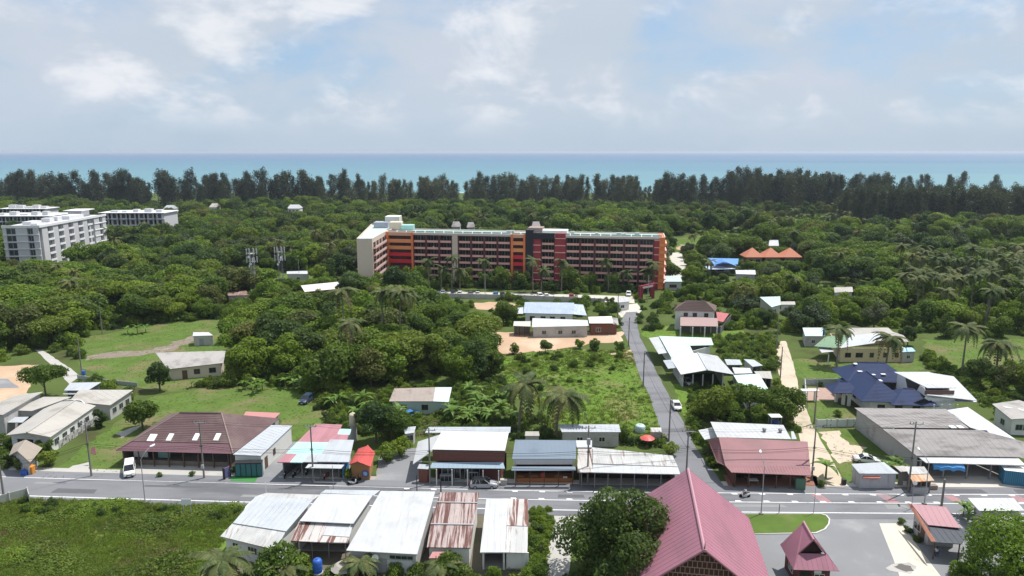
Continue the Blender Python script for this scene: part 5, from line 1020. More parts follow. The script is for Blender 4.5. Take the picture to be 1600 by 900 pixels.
    bx('end_column', hu(1029), L, -.45, 14, 0, top + .3, orange)
    for f in range(7): bx('end_balcony', L + .004, L + .9, 1.5, 12.5, f * fh + .3, f * fh + 1.3, salmon); bx('end_balcony', L - 2.1, L - .3, -.75, -.45, f * fh + .2, f * fh + 1.2, orange2)
    # left wing comes forward; its blank end wall faces the viewer
    inv = Matrix.Translation(HA) @ Matrix.Rotation(ang, 4, 'Z'); inv = inv.inverted()
    loc = lambda x, y: (inv @ Vector((x, y, 0))).xy
    w1 = [loc(*p) for p in ((-61, 275), (-54.9, 275.2), (-54.3, 299.9), (-52.5, 318), (-56, 333), (-66.5, 333))]
    mb = MB(); mb.prism([tuple(p) for p in w1], 0, top + .1); inst('wing', mb.mesh('wing', beige), t)
    c = sum(w1, Vector((0, 0))) / len(w1); mb = MB(); mb.prism([tuple(c + (p - c) * .93) for p in w1], top + .104, top + .16); inst('roof_terrace', mb.mesh('roof_terrace', teal), t)
    n = len(w1); mb = MB()
    for i in range(n):
        a, b = w1[i], w1[(i + 1) % n]; d = b - a; q = Vector((-d.y, d.x)).normalized() * .3; mb.prism([tuple(a), tuple(b), tuple(b + q), tuple(a + q)], top + .104, top + .7)
    inst('parapet', mb.mesh('parapet', MATS['pale_parapet']), t)
    a, b = w1[1], w1[2]; d = (b - a).normalized(); q = Vector((d.y, -d.x))
    for f in range(7):
        z = f * fh
        mb = MB(); p0, p1 = a + d * .8 + q * .02, b - d * .1 + q * .02; p2, p3 = p1 + q * 1.1, p0 + q * 1.1
        mb.prism([tuple(p) for p in (p0, p3, p2, p1)], z - .1, z + .06); inst('balcony_slab', mb.mesh('balcony_slab', slabm), t)
        mb = MB(); mb.prism([tuple(p) for p in (p3 - q * .15, p3, p2, p2 - q * .15)], z + .065, z + 1.0); inst('balcony_rail', mb.mesh('balcony_rail', M('lilac_salmon', (.58, .42, .38), .8, .06)), t)
        for k in range(4):
            c0 = a + d * (1.6 + k * 5.8); mb = MB(); c1 = c0 + d * 4.2; mb.prism([tuple(p) for p in (c0, c0 + q * .05, c1 + q * .05, c1)], z + .15, z + 2.4); o = inst('window', mb.mesh('window', wf), t)
            mb = MB(); c0 = c0 + d * .15 + q * .05; c1 = c1 - d * .15 + q * .05; mb.prism([tuple(p) for p in (c0, c0 + q * .04, c1 + q * .04, c1)], z + .25, z + 2.3); inst('pane', mb.mesh('pane', PANE), o)
    def pent(px0, px1, y, dep, h0, m, name='penthouse', yy=None):
        p, q2 = PD(px0, y, top), PD(px1, y, top); cs = [loc(p.x, y), loc(q2.x, y), loc(q2.x, y + dep), loc(p.x, y + dep)]
        mb = MB(); mb.prism([tuple(k) for k in cs], top + .165, top + h0); inst(name, mb.mesh(name, m), t)
    pent(602, 624, 322, 8, 5.0, WALL_W); pent(584, 606, 318, 6, 2.8, M('grey_blue_block', (.36, .38, .44), .8, .08)); pent(608, 627, 312, 6, 3.4, beige); pent(627, 646, 311, 5, 2.2, M('teal_canopy', (.36, .58, .55), .5, .1), 'roof_canopy')
    mb = MB(); p = PD(624, 326, 30); q2 = loc(p.x, 326); mb.tube((q2.x, q2.y, top + 6), (q2.x, q2.y, top + 10), .07); inst('antenna', mb.mesh('antenna', STEEL), t)
    # entrance canopy
    a, b = hu(800), hu(834); bx('entrance_canopy', a, b, -4, -.6, 3.4, 3.9, dcol)
    for u in (a + .4, b - .4): bx('canopy_post', u - .2, u + .2, -3.9, -3.5, 0, 3.4, wine)
    NOTREE.append([tuple((inv.inverted() @ Vector((x, y, 0))).xy) for x, y in ((-14, 40), (L + 4, 40 - 22), (L + 4, -3.2), (-2, -3.2), (-2, -27), (-14, -27))])
    GUARD.append((606, 352, 1042, 436, 279)); GUARD.append((558, 345, 612, 405, 274)); GUARD.append((690, 455, 960, 470, 250))
hotel()
# gateway and boundary wall of the hotel
g = thing('red_gateway', 'dark red framed gateway at the entrance of the hotel car park', 'gate', P(1010, 470))
gm = M('gate_red', (.22, .025, .04), .7, .1)
for px, py in ((1002, 470), (1020, 466)):
    p = P(px, py); mb = MB(); mb.box(p.x - .5, p.x + .5, p.y - .5, p.y + .5, 0, 5.0); mb.part('post', gm, g); mb = MB(); mb.box(p.x - .45, p.x + .45, p.y + 3, p.y + 4, 0, 5.0); mb.part('post', gm, g)
a, b = P(1002, 470), P(1020, 466); mb = MB(); mb.obox((a + b) / 2 + Vector((0, 0, 5.4)), (b - a) / 2 + (b - a).normalized(), Vector((0, .6, 0)), Vector((0, 0, .45))); mb.part('beam', gm, g)
mb = MB(); mb.obox((a + b) / 2 + Vector((0, -.65, 5.0)), (b - a) / 2.2, Vector((0, .06, 0)), Vector((0, 0, .35))); mb.part('sign_board', M('pale_pink_sign', (.55, .42, .44), .7, .1), g)
g = thing('boundary_wall', 'long grey boundary wall along the front of the hotel car park', 'wall', P(820, 468))
wl = [P(638, 463), P(700, 465.5), P(760, 467), P(820, 468.5), P(880, 471), P(945, 474)]
for a, b in zip(wl, wl[1:]):
    n = max(2, int((b - a).length / 3.2))
    for k in range(n): u, v = a + (b - a) * k / n, a + (b - a) * (k + .985) / n; mb = MB(); mb.obox((u + v) / 2 + Vector((0, 0, .9)), (v - u) / 2, Vector((0, .09, 0)), Vector((0, 0, .9))); mb.part('wall_panel', WALL_G, g); mb = MB(); mb.box(u.x - .14, u.x + .14, u.y - .14, u.y + .14, 0, 2.0); mb.part('pillar', WALL_G, g)
h = House('gate_house', 'small white gatehouse beside the hotel boundary wall and the lane', 'gatehouse')
h.roof([(960, 467, 3.2), (982, 465, 3.2), (984, 471, 3.1), (962, 473, 3.1)], WHITE_R, 'flat'); h.walls([(960, 467, 3.2), (982, 465, 3.2), (984, 471, 3.1), (962, 473, 3.1)], WALL_W, .2); h.win(2, .5, .9, 1.5, 1.1)
h = House('teal_roof_pool_house', 'low pale teal roofed block at the right foot of the red hotel', 'pool house')
h.roof([(1038, 431, 4.2), (1063, 431, 4.2), (1066, 440, 3.6), (1038, 440, 3.6)], M_sheet('pale_teal_sheet', (.45, .55, .56), None), 'ribs', 1.3); h.walls([(1038, 431, 4.2), (1063, 431, 4.2), (1066, 440, 3.6), (1038, 440, 3.6)], WALL_G, .3); h.win(2, .5, 1, 3, 1.4, FRAME_G, mull=4)
# ------------------------------------------------------------------ the white hotel at the left
def white_hotel():
    t = thing('white_hotel', 'five storey white hotel with stepped balconies at the left edge', 'hotel', (-222, 330, 0))
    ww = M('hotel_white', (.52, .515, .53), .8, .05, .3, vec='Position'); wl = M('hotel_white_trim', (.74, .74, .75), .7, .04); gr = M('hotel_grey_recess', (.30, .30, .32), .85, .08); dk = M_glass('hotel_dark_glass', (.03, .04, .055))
    X, Y, F, n = -222, 330, 3.35, 6; top = F * n + .3
    o = Vector((X, Y, 0)); dx = Vector((-3.6, 53, 0)).normalized(); nx = Vector((dx.y, -dx.x, 0))       # long side runs away from the viewer
    def bx(name, s0, s1, o0, o1, z0, z1, m, par=t):
        mb = MB(); c = o + dx * (s0 + s1) / 2 + nx * (o0 + o1) / 2 + Vector((0, 0, (z0 + z1) / 2)); mb.obox(c, dx * (s1 - s0) / 2, nx * (o1 - o0) / 2, Vector((0, 0, (z1 - z0) / 2))); return mb.part(name, m, par)
    bx('core', 0, 62, -16, -1.2, 0, top - .4, ww); bx('roof', -.6, 62.5, -16.5, .6, top - .4, top + .1, wl); bx('roof_terrace', .6, 61, -15.2, -1.8, top + .104, top + .16, M('white_roof_deck', (.55, .55, .56), .85, .15, .2, vec='Position'))
    bx('parapet', -.6, 62.5, .25, .6, top + .104, top + .75, wl); bx('parapet', -.6, -.25, -16.5, .25, top + .104, top + .75, wl)
    bw = 9.1
    for k in range(5):                                            # five stacks of stepped balconies
        s = 3 + k * bw; bx('wall_fin', s - 1.2, s + 3.4, -1.2 + .004, .2, 0, top - .41, ww)
        for f in range(n):
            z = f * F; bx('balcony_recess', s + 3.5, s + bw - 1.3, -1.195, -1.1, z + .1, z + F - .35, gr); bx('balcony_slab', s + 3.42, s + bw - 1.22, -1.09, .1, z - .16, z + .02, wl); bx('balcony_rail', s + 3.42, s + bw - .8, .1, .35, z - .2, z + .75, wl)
            w = bx('window', s + 3.9, s + 6.4, -1.09, -1.0, z + .1, z + 2.4, FRAME_G); bx('pane', s + 4.0, s + 6.3, -.999, -.97, z + .2, z + 2.3, dk, w)
    for f in range(n + 1):
        z = f * F; bx('floor_band', 49.6, 62.3, -1.19, .5, z - .2, z + .25, wl) if f < n else None
    bx('end_wall', 49.5, 55, -1.19, .25, 0, top - .41, ww); bx('end_wall', 58.6, 62, -1.19, .25, 0, top - .41, ww)
    for f in range(n): w = bx('window', 55.2, 58.4, -1.19, -.9, f * F + .3, f * F + 2.8, FRAME_G); bx('pane', 55.4, 58.2, -.899, -.85, f * F + .4, f * F + 2.7, dk, w)
    # short front to the viewer: plain walls, a dark window strip and floor bands
    for a, b in ((-2.6, -.1), (-10.4, -5.2), (-16.2, -14.6)): bx('front_wall', -.5, -.004, a, b, 0, top - .41, ww)
    for f in range(n):
        z = f * F; bx('floor_band', -.95, -.505, -16.3, .2, z - .14, z + .12, wl)
        for a, b in ((-5.0, -3.9), (-3.8, -2.75), (-12.4, -10.6), (-14.5, -12.6)): w = bx('window', -.2, -.004, a, b, z + .25, z + F - .5, FRAME_G); bx('pane', -.24, -.204, a + .1, b - .1, z + .35, z + F - .6, dk, w)
    for s0, s1, o0, o1, h in ((8, 16, -12, -8, 1.6), (20, 24, -10, -6, 2.2), (26, 30, -9, -5.5, 2.3), (34, 48, -10, -4, 2.0), (50, 58, -13, -6, 3.2), (4, 7, -6, -3, 1.2)): bx('roof_unit', s0, s1, o0, o1, top + .17, top + h, M('white_unit', (.6, .6, .61), .7, .12))
    bx('roof_canopy', 47, 60, -14, -4, top + 3.5, top + 3.8, wl)
    NOTREE.append([(-250, 322), (-212, 322), (-216, 400), (-250, 400)]); GUARD.append((0, 330, 152, 402, 325))
    # two further blocks behind it
    def block(label, px0, px1, D, top, dep, nb, nf):
        b = thing('white_hotel_block', label, 'hotel', PD((px0 + px1) / 2, D)); p, q = PD(px0, D, top), PD(px1, D, top); NOTREE.append([(p.x - 3, D - 3), (q.x + 3, D - 3), (q.x + 3, D + dep + 3), (p.x - 3, D + dep + 3)]); GUARD.append((px0, proj(p.x, D + dep, top)[1] - 3, px1, proj(p.x, D, top)[1] + 6, D - 2))
        def b2(name, x0, x1, y0, y1, z0, z1, m, par=b): mb = MB(); mb.box(x0, x1, y0, y1, z0, z1); return mb.part(name, m, par)
        b2('core', p.x, q.x, D + .8, D + dep, 0, top - .4, ww); b2('roof', p.x - .8, q.x + .8, D - .6, D + dep + .6, top - .4, top, wl)
        w = (q.x - p.x) / nb; fh = top / nf
        for f in range(nf):
            b2('floor_band', p.x - .2, q.x + .2, D - .3, D + .8, f * fh - .15, f * fh + .12, wl)
            for k in range(nb):
                x = p.x + k * w; o_ = b2('window', x + w * .3, x + w * .7, D + .6, D + .796, f * fh + .3, f * fh + fh - .6, FRAME_G); b2('pane', x + w * .3 + .15, x + w * .7 - .15, D + .54, D + .596, f * fh + .45, f * fh + fh - .75, dk, o_)
                b2('wall_fin', x - .4, x + .4, D + .004, D + .79, 0, top - .41, ww)
        for k in range(5): x = p.x + (q.x - p.x) * (.12 + .18 * k); b2('roof_unit', x, x + rnd.uniform(2, 5), D + 3, D + 6, top + .004, top + rnd.uniform(.8, 2.6), MATS['white_unit'])
    block('white hotel block with pillared top floor behind the trees, right of the main one', 156, 255, 425, 19, 18, 7, 5)
    block('white hotel block with flat cluttered roof behind the main one at left', -20, 76, 420, 17.5, 22, 8, 5)
    block('farthest white hotel block, low roofs just above the ones before it', 0, 70, 475, 17.5, 14, 6, 5)
white_hotel()
def pixel_houses():                                               # houses glimpsed among the far trees
    for nm, lb, px, py, w, col in (('beach_house', 'pale roofed beach house in the trees beyond the white hotel', 262, 325, 16, WHITE_R2), ('beach_house', 'grey roofed beach house below the pines, nearer the white hotel', 332, 322, 12, GREY_R2), ('beach_house', 'white beach house with several roofs below the pines left of the red hotel', 458, 324, 20, WHITE_R), ('beach_house', 'long low pale building among pines above the red hotel', 888, 304, 26, GREY_R2),
                                   ('bungalow', 'grey stone roofed bungalow behind the left part of the red hotel', 712, 352, 14, GREY_DK), ('bungalow', 'grey roofed bungalow behind the middle of the red hotel', 838, 352, 14, GREY_DK), ('bungalow', 'small grey roofed bungalow behind the red hotel, middle of three', 735, 353, 12, GREY_DK)):
        z = 7.5 if nm == 'bungalow' else 9; p = P(px, py, z); w_ = w / FPX * (p.y * CT + 9) / 2
        h = House(nm, lb, 'house', group='bungalows behind the hotel' if nm == 'bungalow' else 'beach houses below the pines')
        A, B = Vector((p.x - w_ * .7, p.y + 5, z + 2)), Vector((p.x + w_ * .7, p.y + 5, z + 2)); e = [Vector((p.x - w_, p.y + 10, z - 1)), Vector((p.x + w_, p.y + 10, z - 1)), Vector((p.x + w_, p.y, z - 1)), Vector((p.x - w_, p.y, z - 1))]
        h.roof([A, B, e[2], e[3]], col, 'flat'); h.roof([B, A, e[0], e[1]], col, 'flat'); h.roof([B, e[1], e[2]], col, 'flat'); h.roof([A, e[3], e[0]], col, 'flat')
        h.walls(e, WALL_G if nm == 'bungalow' else WALL_W, .4, tops=z - 1.1)
        for t in (.2, .5, .8): h.win(2, t, z - 4, w_ * .3, 1.8, FRAME_G)
pixel_houses()
# ------------------------------------------------------------------ vehicles
TYRE = M('tyre_rubber', (.02, .02, .02), .9, .1); RIM = M('wheel_rim', (.35, .35, .36), .4, .1, metal=.6); CARGLASS = M_glass('car_glass', (.012, .015, .018), .06); HEAD = M('headlight_glass', (.7, .7, .7), .2, .05); TAIL = M('tail_light_glass', (.35, .02, .02), .3, .05); PLATE = M('number_plate', (.6, .6, .58), .6, .05); TRIM = M('black_trim', (.025, .025, .027), .6, .1)
def paint(name, c): return M('car_paint_' + name, c, .28, .03, .5, spec=.5)
CARM = {}
def car_meshes(kind):
    """length along +x (front), width along y; every kind has its own outline"""
    if kind in CARM: return CARM[kind]
    L, Wd, H, hood, cab0, cab1, rake_f, rake_r, belt = {'suv': (4.5, 1.82, 1.66, 1.05, -2.0, .95, .75, .35, 1.02), 'hatch': (4.0, 1.70, 1.48, .92, -1.75, .95, .8, .5, .92), 'sedan': (4.5, 1.76, 1.45, .92, -1.35, 1.0, .85, .75, .92), 'van': (4.8, 1.75, 1.95, 1.12, -2.3, 1.55, .75, .15, 1.12), 'pickup': (5.2, 1.85, 1.75, 1.08, -.55, 1.2, .8, .25, 1.06)}[kind]
    x0, x1, w = -L / 2, L / 2, Wd / 2; gz = .28
    def ring(x, hw, zb, zt, r=.14): return [(x, -hw + .05, zb), (x, -hw, zb + r), (x, -hw, zt - r), (x, -hw + r, zt), (x, hw - r, zt), (x, hw, zt - r), (x, hw, zb + r), (x, hw - .05, zb)]
    body = MB(); tailz = belt if kind in ('sedan', 'pickup') else belt
    st = [(x0, w * .84, gz + .12, belt - .18), (x0 + .12, w * .95, gz, belt - .03), (x0 + .7, w, gz - .02, belt + .02), (cab1 - .1, w, gz - .02, belt), (cab1 + .4, w * .985, gz - .02, hood), (x1 - .35, w * .95, gz - .02, hood - .1), (x1 - .08, w * .88, gz, hood - .22), (x1, w * .78, gz + .1, hood - .38)]
    body.loft([ring(*s) for s in st])
    cabin = MB(); r0, r1 = cab0 + rake_r, cab1 - rake_f; tw = w * .80
    base = [(cab0, -w * .97, belt - .02), (cab1 + .15, -w * .95, belt - .04), (cab1 + .15, w * .95, belt - .04), (cab0, w * .97, belt - .02)]; roofp = [(r0, -tw, H - .05), (r1, -tw, H - .05), (r1, tw, H - .05), (r0, tw, H - .05)]
    cabin.loft([base, roofp]); roof = MB(); roof.loft([[(r0 - .06, -tw - .02, H - .06), (r1 + .05, -tw - .02, H - .06), (r1 + .05, tw + .02, H - .06), (r0 - .06, tw + .02, H - .06)], [(r0, -tw + .05, H + .01), (r1 - .05, -tw + .05, H + .01), (r1 - .05, tw - .05, H + .01), (r0, tw - .05, H + .01)]])
    pil = MB()
    for sgn in (-1, 1):                                           # pillars between the windows
        for bxx, tx in ((cab0 + .04, r0 + .02), ((cab0 + cab1) / 2 - .05, (r0 + r1) / 2 - .02), (cab1 + .1, r1 - .02)): pil.tube((bxx, sgn * w * .965, belt), (tx, sgn * (tw + .012), H - .05), .055, .05, 4)
        if kind in ('suv', 'van'): bxx = cab0 + (cab1 - cab0) * .22; pil.tube((bxx, sgn * w * .965, belt), (bxx + .2, sgn * (tw + .01), H - .05), .07, .06, 4)
    wheel = MB(); wheel.lathe([(.2, -.11), (.31, -.1), (.33, -.05), (.33, .05), (.31, .1), (.2, .11)], 14); rim = MB(); rim.lathe([(.2, -.118), (.05, -.10), (.05, .10), (.2, .118)], 10)
    hl = MB(); hl.box(-.08, .06, -.2, .2, -.07, .07); pl = MB(); pl.box(-.02, .02, -.25, .25, -.06, .06); gr = MB(); gr.box(-.05, .04, -w * .5, w * .5, -.09, .09); bp = MB(); bp.box(-.06, .05, -w * .8, w * .8, -.1, .1); mr = MB(); mr.box(-.06, .1, -.09, .09, -.06, .07)
    CARM[kind] = dict(body=body, cabin=cabin, roof=roof, pil=pil, wheel=wheel.mesh('wheel_tyre', TYRE, True), rim=rim.mesh('wheel_rim', RIM), hl=hl.mesh('headlight', HEAD), tl=hl.mesh('tail_light', TAIL), pl=pl.mesh('number_plate', PLATE), gr=gr.mesh('grille', TRIM), bp=bp.mesh('bumper', TRIM), mr=mr, dim=(L, Wd, H, hood, belt, x0, x1, w)); return CARM[kind]
def car(name, label, cat, kind, col, loc, rz, group=None, roofcol=None):
    m = car_meshes(kind); pm = MATS['car_paint_' + col]; t = thing(name, label, cat, loc, rz, group); L, Wd, H, hood, belt, x0, x1, w = m['dim']
    def pm_mesh(k, nm, mat, sm=False): return cached((kind, k, mat.name), lambda: m[k].mesh(nm, mat, sm))
    inst('body', pm_mesh('body', 'car_body', pm, True), t); inst('window', pm_mesh('cabin', 'car_window', CARGLASS), t); inst('roof', pm_mesh('roof', 'car_roof', MATS['car_paint_' + roofcol] if roofcol else pm), t); inst('pillar', pm_mesh('pil', 'car_pillar', pm), t)
    for x in (x0 + L * .19, x1 - L * .2):
        for s in (-1, 1): o = inst('wheel', m['wheel'], t, (x, s * (w - .1), .33), (R(90), 0, 0)); inst('rim', m['rim'], o)
    for s in (-1, 1): inst('headlight', m['hl'], t, (x1 - .1, s * w * .62, hood - .28)); inst('tail_light', m['tl'], t, (x0 + .04, s * w * .68, belt - .25)); inst('wing_mirror', pm_mesh('mr', 'wing_mirror', pm), t, (m['dim'][0] * .12 + .3, s * (w + .06), belt + .08))
    inst('grille', m['gr'], t, (x1 - .02, 0, hood - .5)); inst('bumper', m['bp'], t, (x1 - .02, 0, .36)); inst('bumper', m['bp'], t, (x0 + .03, 0, .36)); inst('number_plate', m['pl'], t, (x1 + .04, 0, .42)); inst('number_plate', m['pl'], t, (x0 - .02, 0, .6))
    return t
for n, c in (('white', (.72, .72, .71)), ('silver', (.36, .37, .39)), ('black', (.02, .021, .024)), ('grey', (.14, .145, .15)), ('blue', (.05, .18, .42)), ('red', (.28, .04, .03)), ('darkblue', (.03, .05, .09))): paint(n, c)
car('parked_suv', 'silver suv with dark roof parked in front of the tall white roofed shop', 'car', 'suv', 'silver', P(756, 761), 0, None, 'black')
car('parked_van', 'white van facing the road in front of the maroon roofed restaurant', 'van', 'van', 'white', P(203, 739), R(-64))
car('parked_car', 'white hatchback standing on the lane edge beside a power pole', 'car', 'hatch', 'white', P(1057, 638), R(-92))
car('parked_car', 'white sedan parked on the sandy patch behind the grey tin shed', 'car', 'sedan', 'white', P(1354, 722), R(-14))
car('parked_car', 'dark car with pale bonnet parked on the lawn under the trees', 'car', 'suv', 'darkblue', P(479, 628), R(-100))
car('parked_car', 'silver car in the white carport of the brown roofed house', 'car', 'hatch', 'silver', P(1073, 600), R(-70))
lot = [(668, 462, 'black', 'hatch', 'black car half behind trees at the left end of the hotel car park'), (692, 459, 'silver', 'sedan', 'silver car, second from the left end of the hotel car park'), (708, 460, 'black', 'suv', 'black suv beside the first white car in the hotel car park'), (718, 461, 'white', 'hatch', 'white hatchback right of the black suv in the hotel car park'), (735, 461, 'grey', 'sedan', 'dark grey sedan between two white cars in the hotel car park'), (746, 461.5, 'white', 'sedan', 'white sedan right of the dark grey one in the hotel car park'), (774, 462.5, 'blue', 'hatch', 'blue hatchback alone in the middle of the hotel car park'), (785, 463, 'black', 'pickup', 'black pickup right of the blue hatchback in the hotel car park'),
       (844, 464.5, 'white', 'suv', 'white suv right of the black pylon in the hotel car park'), (854, 465, 'white', 'hatch', 'white hatchback beside the white suv right of the pylon'), (893, 466.5, 'red', 'suv', 'dark red suv in the right half of the hotel car park'), (914, 467.5, 'white', 'sedan', 'white sedan right of the dark red suv in the hotel car park'), (982, 462, 'white', 'suv', 'white suv near the red gateway of the hotel')]
for px, py, c, k, lb in lot: car('parked_car', lb, 'car', k, c, P(px, py), R(-90 + rnd.uniform(-12, 12)), 'cars in the hotel car park')
car('parked_car', 'white car half hidden in the banana thicket behind the water tank', 'car', 'hatch', 'white', P(630, 650), R(20)); car('parked_car', 'blue car in the thicket, right of the white one behind the tank', 'car', 'hatch', 'blue', P(643, 651), R(35))
# motorbikes
def bike_meshes():
    wh = MB(); 
    wh.lathe([(.20, -.05), (.27, -.045), (.29, 0), (.27, .045), (.20, .05)], 14, cap=False); wh.lathe([(.2, -.012), (.2, .012)], 8)
    bd = MB(); rg = lambda x, hw, z0, z1: [(x, -hw, z0), (x, -hw * .7, z1), (x, hw * .7, z1), (x, hw, z0)]
    bd.loft([rg(-.75, .08, .62, .72), rg(-.5, .17, .40, .78), rg(-.1, .17, .28, .66), rg(.15, .18, .25, .42), rg(.38, .20, .26, .44), rg(.50, .17, .34, .98), rg(.62, .08, .5, .95)])
    st = MB(); st.loft([rg(-.72, .1, .74, .80), rg(-.4, .15, .77, .86), rg(0, .13, .68, .78)]); hb = MB(); hb.path([(.42, -.36, 1.02), (.5, -.1, 1.0), (.5, .1, 1.0), (.42, .36, 1.02)], .022, 5); hb.tube((.5, 0, .98), (.66, 0, .3), .03)
    hl = MB(); hl.lathe([(.09, 0), (.07, .06)], 8); mir = MB(); mir.path([(.45, .3, 1.02), (.47, .36, 1.2)], .012, 4); mir.box(.44, .5, .3, .44, 1.18, 1.27)
    return wh.mesh('bike_wheel', TYRE, True), bd, st.mesh('bike_seat', TRIM, True), hb.mesh('handlebar', TRIM), hl.mesh('bike_headlight', HEAD), mir.mesh('bike_mirror', TRIM)
BM = bike_meshes()
def bike(label, col, loc, rz, group=None):
    t = thing('motor_scooter', label, 'scooter', loc, rz, group)
    inst('body', cached(('bike', col), lambda: BM[1].mesh('bike_body', MATS['car_paint_' + col], True)), t)
    for x in (-.58, .68): inst('wheel', BM[0], t, (x, 0, .29), (R(90), 0, 0))
    inst('seat', BM[2], t); inst('handlebar', BM[3], t); inst('headlight', BM[4], t, (.6, 0, .88), (0, R(90), 0)); inst('mirror', BM[5], t); inst('mirror', BM[5], t, (0, 0, 0), (0, 0, 0), (1, -1, 1)); return t
bike('white and black scooter ridden along the main road', 'white', P(1164, 777), R(180)); bike('white scooter parked at the roadside before the ochre hut', 'white', P(551, 757), R(10)); bike('black scooter behind the white one at the ochre hut', 'black', P(556, 752), R(20))
for px, py, c, lb in ((446, 745, 'black', 'black scooter at the left post of the patchwork roof shop'), (461, 744, 'black', 'black scooter, second from the left under the patchwork roof'), (465, 741, 'silver', 'silver scooter in the middle under the patchwork roof'), (480, 741, 'darkblue', 'dark blue scooter behind the power pole under the patchwork roof'), (510, 747, 'red', 'dark red scooter below the white awning of the patchwork roof shop')): bike(lb, c, P(px, py), R(-95 + rnd.uniform(-15, 15)), 'scooters under the patchwork roof')
# ------------------------------------------------------------------ people: one continuous skinned body, clothes and hair as children
def person(label, loc, rz, pose='sit', shirt=(.5, .5, .52), trousers=(.05, .05, .07), group=None, hold=None):
    t = thing('person', label, 'person', loc, rz, group)
    if pose == 'ride': J = dict(hip=(-.15, 0, .86), chest=(-.06, 0, 1.22), neck=(-.02, 0, 1.40), head=(.02, 0, 1.55), sh=.19, el=(.16, .27, 1.10), ha=(.40, .33, 1.04), kn=(.28, .15, .78), an=(.20, .15, .42), toe=(.36, .15, .36))
    elif pose == 'sit': J = dict(hip=(0, 0, .5), chest=(.02, 0, .88), neck=(.04, 0, 1.06), head=(.07, 0, 1.21), sh=.19, el=(.14, .26, .76), ha=(.34, .18, .70), kn=(.42, .13, .48), an=(.42, .13, .09), toe=(.58, .14, .04))
    else: J = dict(hip=(0, 0, .92), chest=(0, 0, 1.28), neck=(0, 0, 1.46), head=(.02, 0, 1.61), sh=.20, el=(.02, .27, 1.10), ha=(.10, .28, .86), kn=(.03, .11, .50), an=(0, .11, .09), toe=(.16, .12, .04))
    V, E, Rr = [], [], []
    def ad(p, r, par=None):
        V.append(p); Rr.append(r)
        if par is not None: E.append((par, len(V) - 1))
        return len(V) - 1
    hip = ad(J['hip'], .13); ch = ad(J['chest'], .15, hip); nk = ad(J['neck'], .06, ch); hd = ad(J['head'], .095, nk); ad((J['head'][0] + .01, 0, J['head'][2] + .11), .085, hd)
    for s in (-1, 1):
        f = lambda k: (J[k][0], s * J[k][1], J[k][2])
        c = J['chest']; sh = ad((c[0], s * J['sh'], c[2] + .1), .06, ch); el = ad(f('el'), .045, sh); ha = ad(f('ha'), .033, el)
        hx = Vector(f('ha')); dd = (hx - Vector(f('el'))).normalized(); sd = Vector((0, s, 0))
        for k in range(4): tip = hx + dd * (.09 + .012 * (k in (1, 2))) - sd * (.03 - .02 * k); ad(tuple(tip), .009, ha)
        ad(tuple(hx + dd * .04 - sd * .05), .01, ha)
        h2 = ad((J['hip'][0], s * .09, J['hip'][2] - .04), .095, hip); kn = ad(f('kn'), .065, h2); an = ad(f('an'), .042, kn); ad(f('toe'), .035, an)
    me = bpy.data.meshes.new('person_body'); me.from_pydata(V, E, []); o = bpy.data.objects.new('body', me); COL.objects.link(o); o.parent = t
    me.materials.append(M('skin_tone', (.33, .19, .12), .7, .05))
    sk = o.modifiers.new('skin', 'SKIN')
    for i, sv in enumerate(me.skin_vertices[0].data): sv.radius = (Rr[i], Rr[i]); sv.use_root = (i == 0)
    ss = o.modifiers.new('sub', 'SUBSURF'); ss.levels = ss.render_levels = 1
    sm = M('shirt_%d' % int(shirt[0] * 997 + shirt[2] * 31), shirt, .9, .1); tm_ = M('trousers_%d' % int(trousers[0] * 997 + trousers[2] * 31), trousers, .9, .1)
    sh = MB(); c, hp = Vector(J['chest']), Vector(J['hip'])
    def ring(p, a, b, n=10): return [(p[0] + a * math.cos(6.2832 * i / n), p[1] + b * math.sin(6.2832 * i / n), p[2]) for i in range(n)]
    sh.loft([ring(hp + Vector((0, 0, -.02)), .15, .19), ring((c + hp) / 2, .145, .185), ring(c, .16, .215), ring(c + Vector((.01, 0, .13)), .12, .19), ring(Vector(J['neck']) - Vector((0, 0, .02)), .075, .08)])
    for s in (-1, 1): a = Vector((c[0], s * J['sh'], c[2] + .1)); b = Vector((J['el'][0], s * J['el'][1], J['el'][2])); sh.tube(a, a + (b - a) * .8, .085, .07, 8)
    inst('shirt', sh.mesh('shirt', sm, True), t)
    tr = MB()
    for s in (-1, 1):
        q = [Vector((hp[0], s * .085, hp[2])), Vector((J['kn'][0], s * J['kn'][1], J['kn'][2])), Vector((J['an'][0], s * J['an'][1], J['an'][2] + .05))]; tr.tube(q[0], q[1], .115, .085, 8); tr.tube(q[1], q[2], .083, .06, 8)
    inst('trousers', tr.mesh('trousers', tm_, True), t)
    hr = MB(); h = Vector(J['head']); hr.lathe([(.10, .0), (.118, .05), (.112, .12), (.07, .185), (.02, .2)], 10, tuple(h - Vector((.015, 0, .0)))); inst('helmet' if pose == 'ride' else 'hair', hr.mesh('hair', BLACKP, True), t)
    fc = MB()
    for s in (-1, 1): fc.box(h[0] + .085, h[0] + .10, s * .035 - .012, s * .035 + .012, h[2] + .02, h[2] + .035)
    fc.box(h[0] + .085, h[0] + .098, -.025, .025, h[2] - .055, h[2] - .045); inst('face', fc.mesh('face', TRIM), t)
    return t
p = P(1164, 777); person('rider in pale shirt and dark helmet on the scooter on the main road', p, R(180), 'ride', (.5, .5, .55))
for px, py, z, rz, sh, lb in ((1463, 868, 0, 200, (.45, .5, .55), 'person in pale blue shirt seated beside the dark canopy of the pink shop'),): person(lb, P(px, py), R(rz), 'sit', sh)
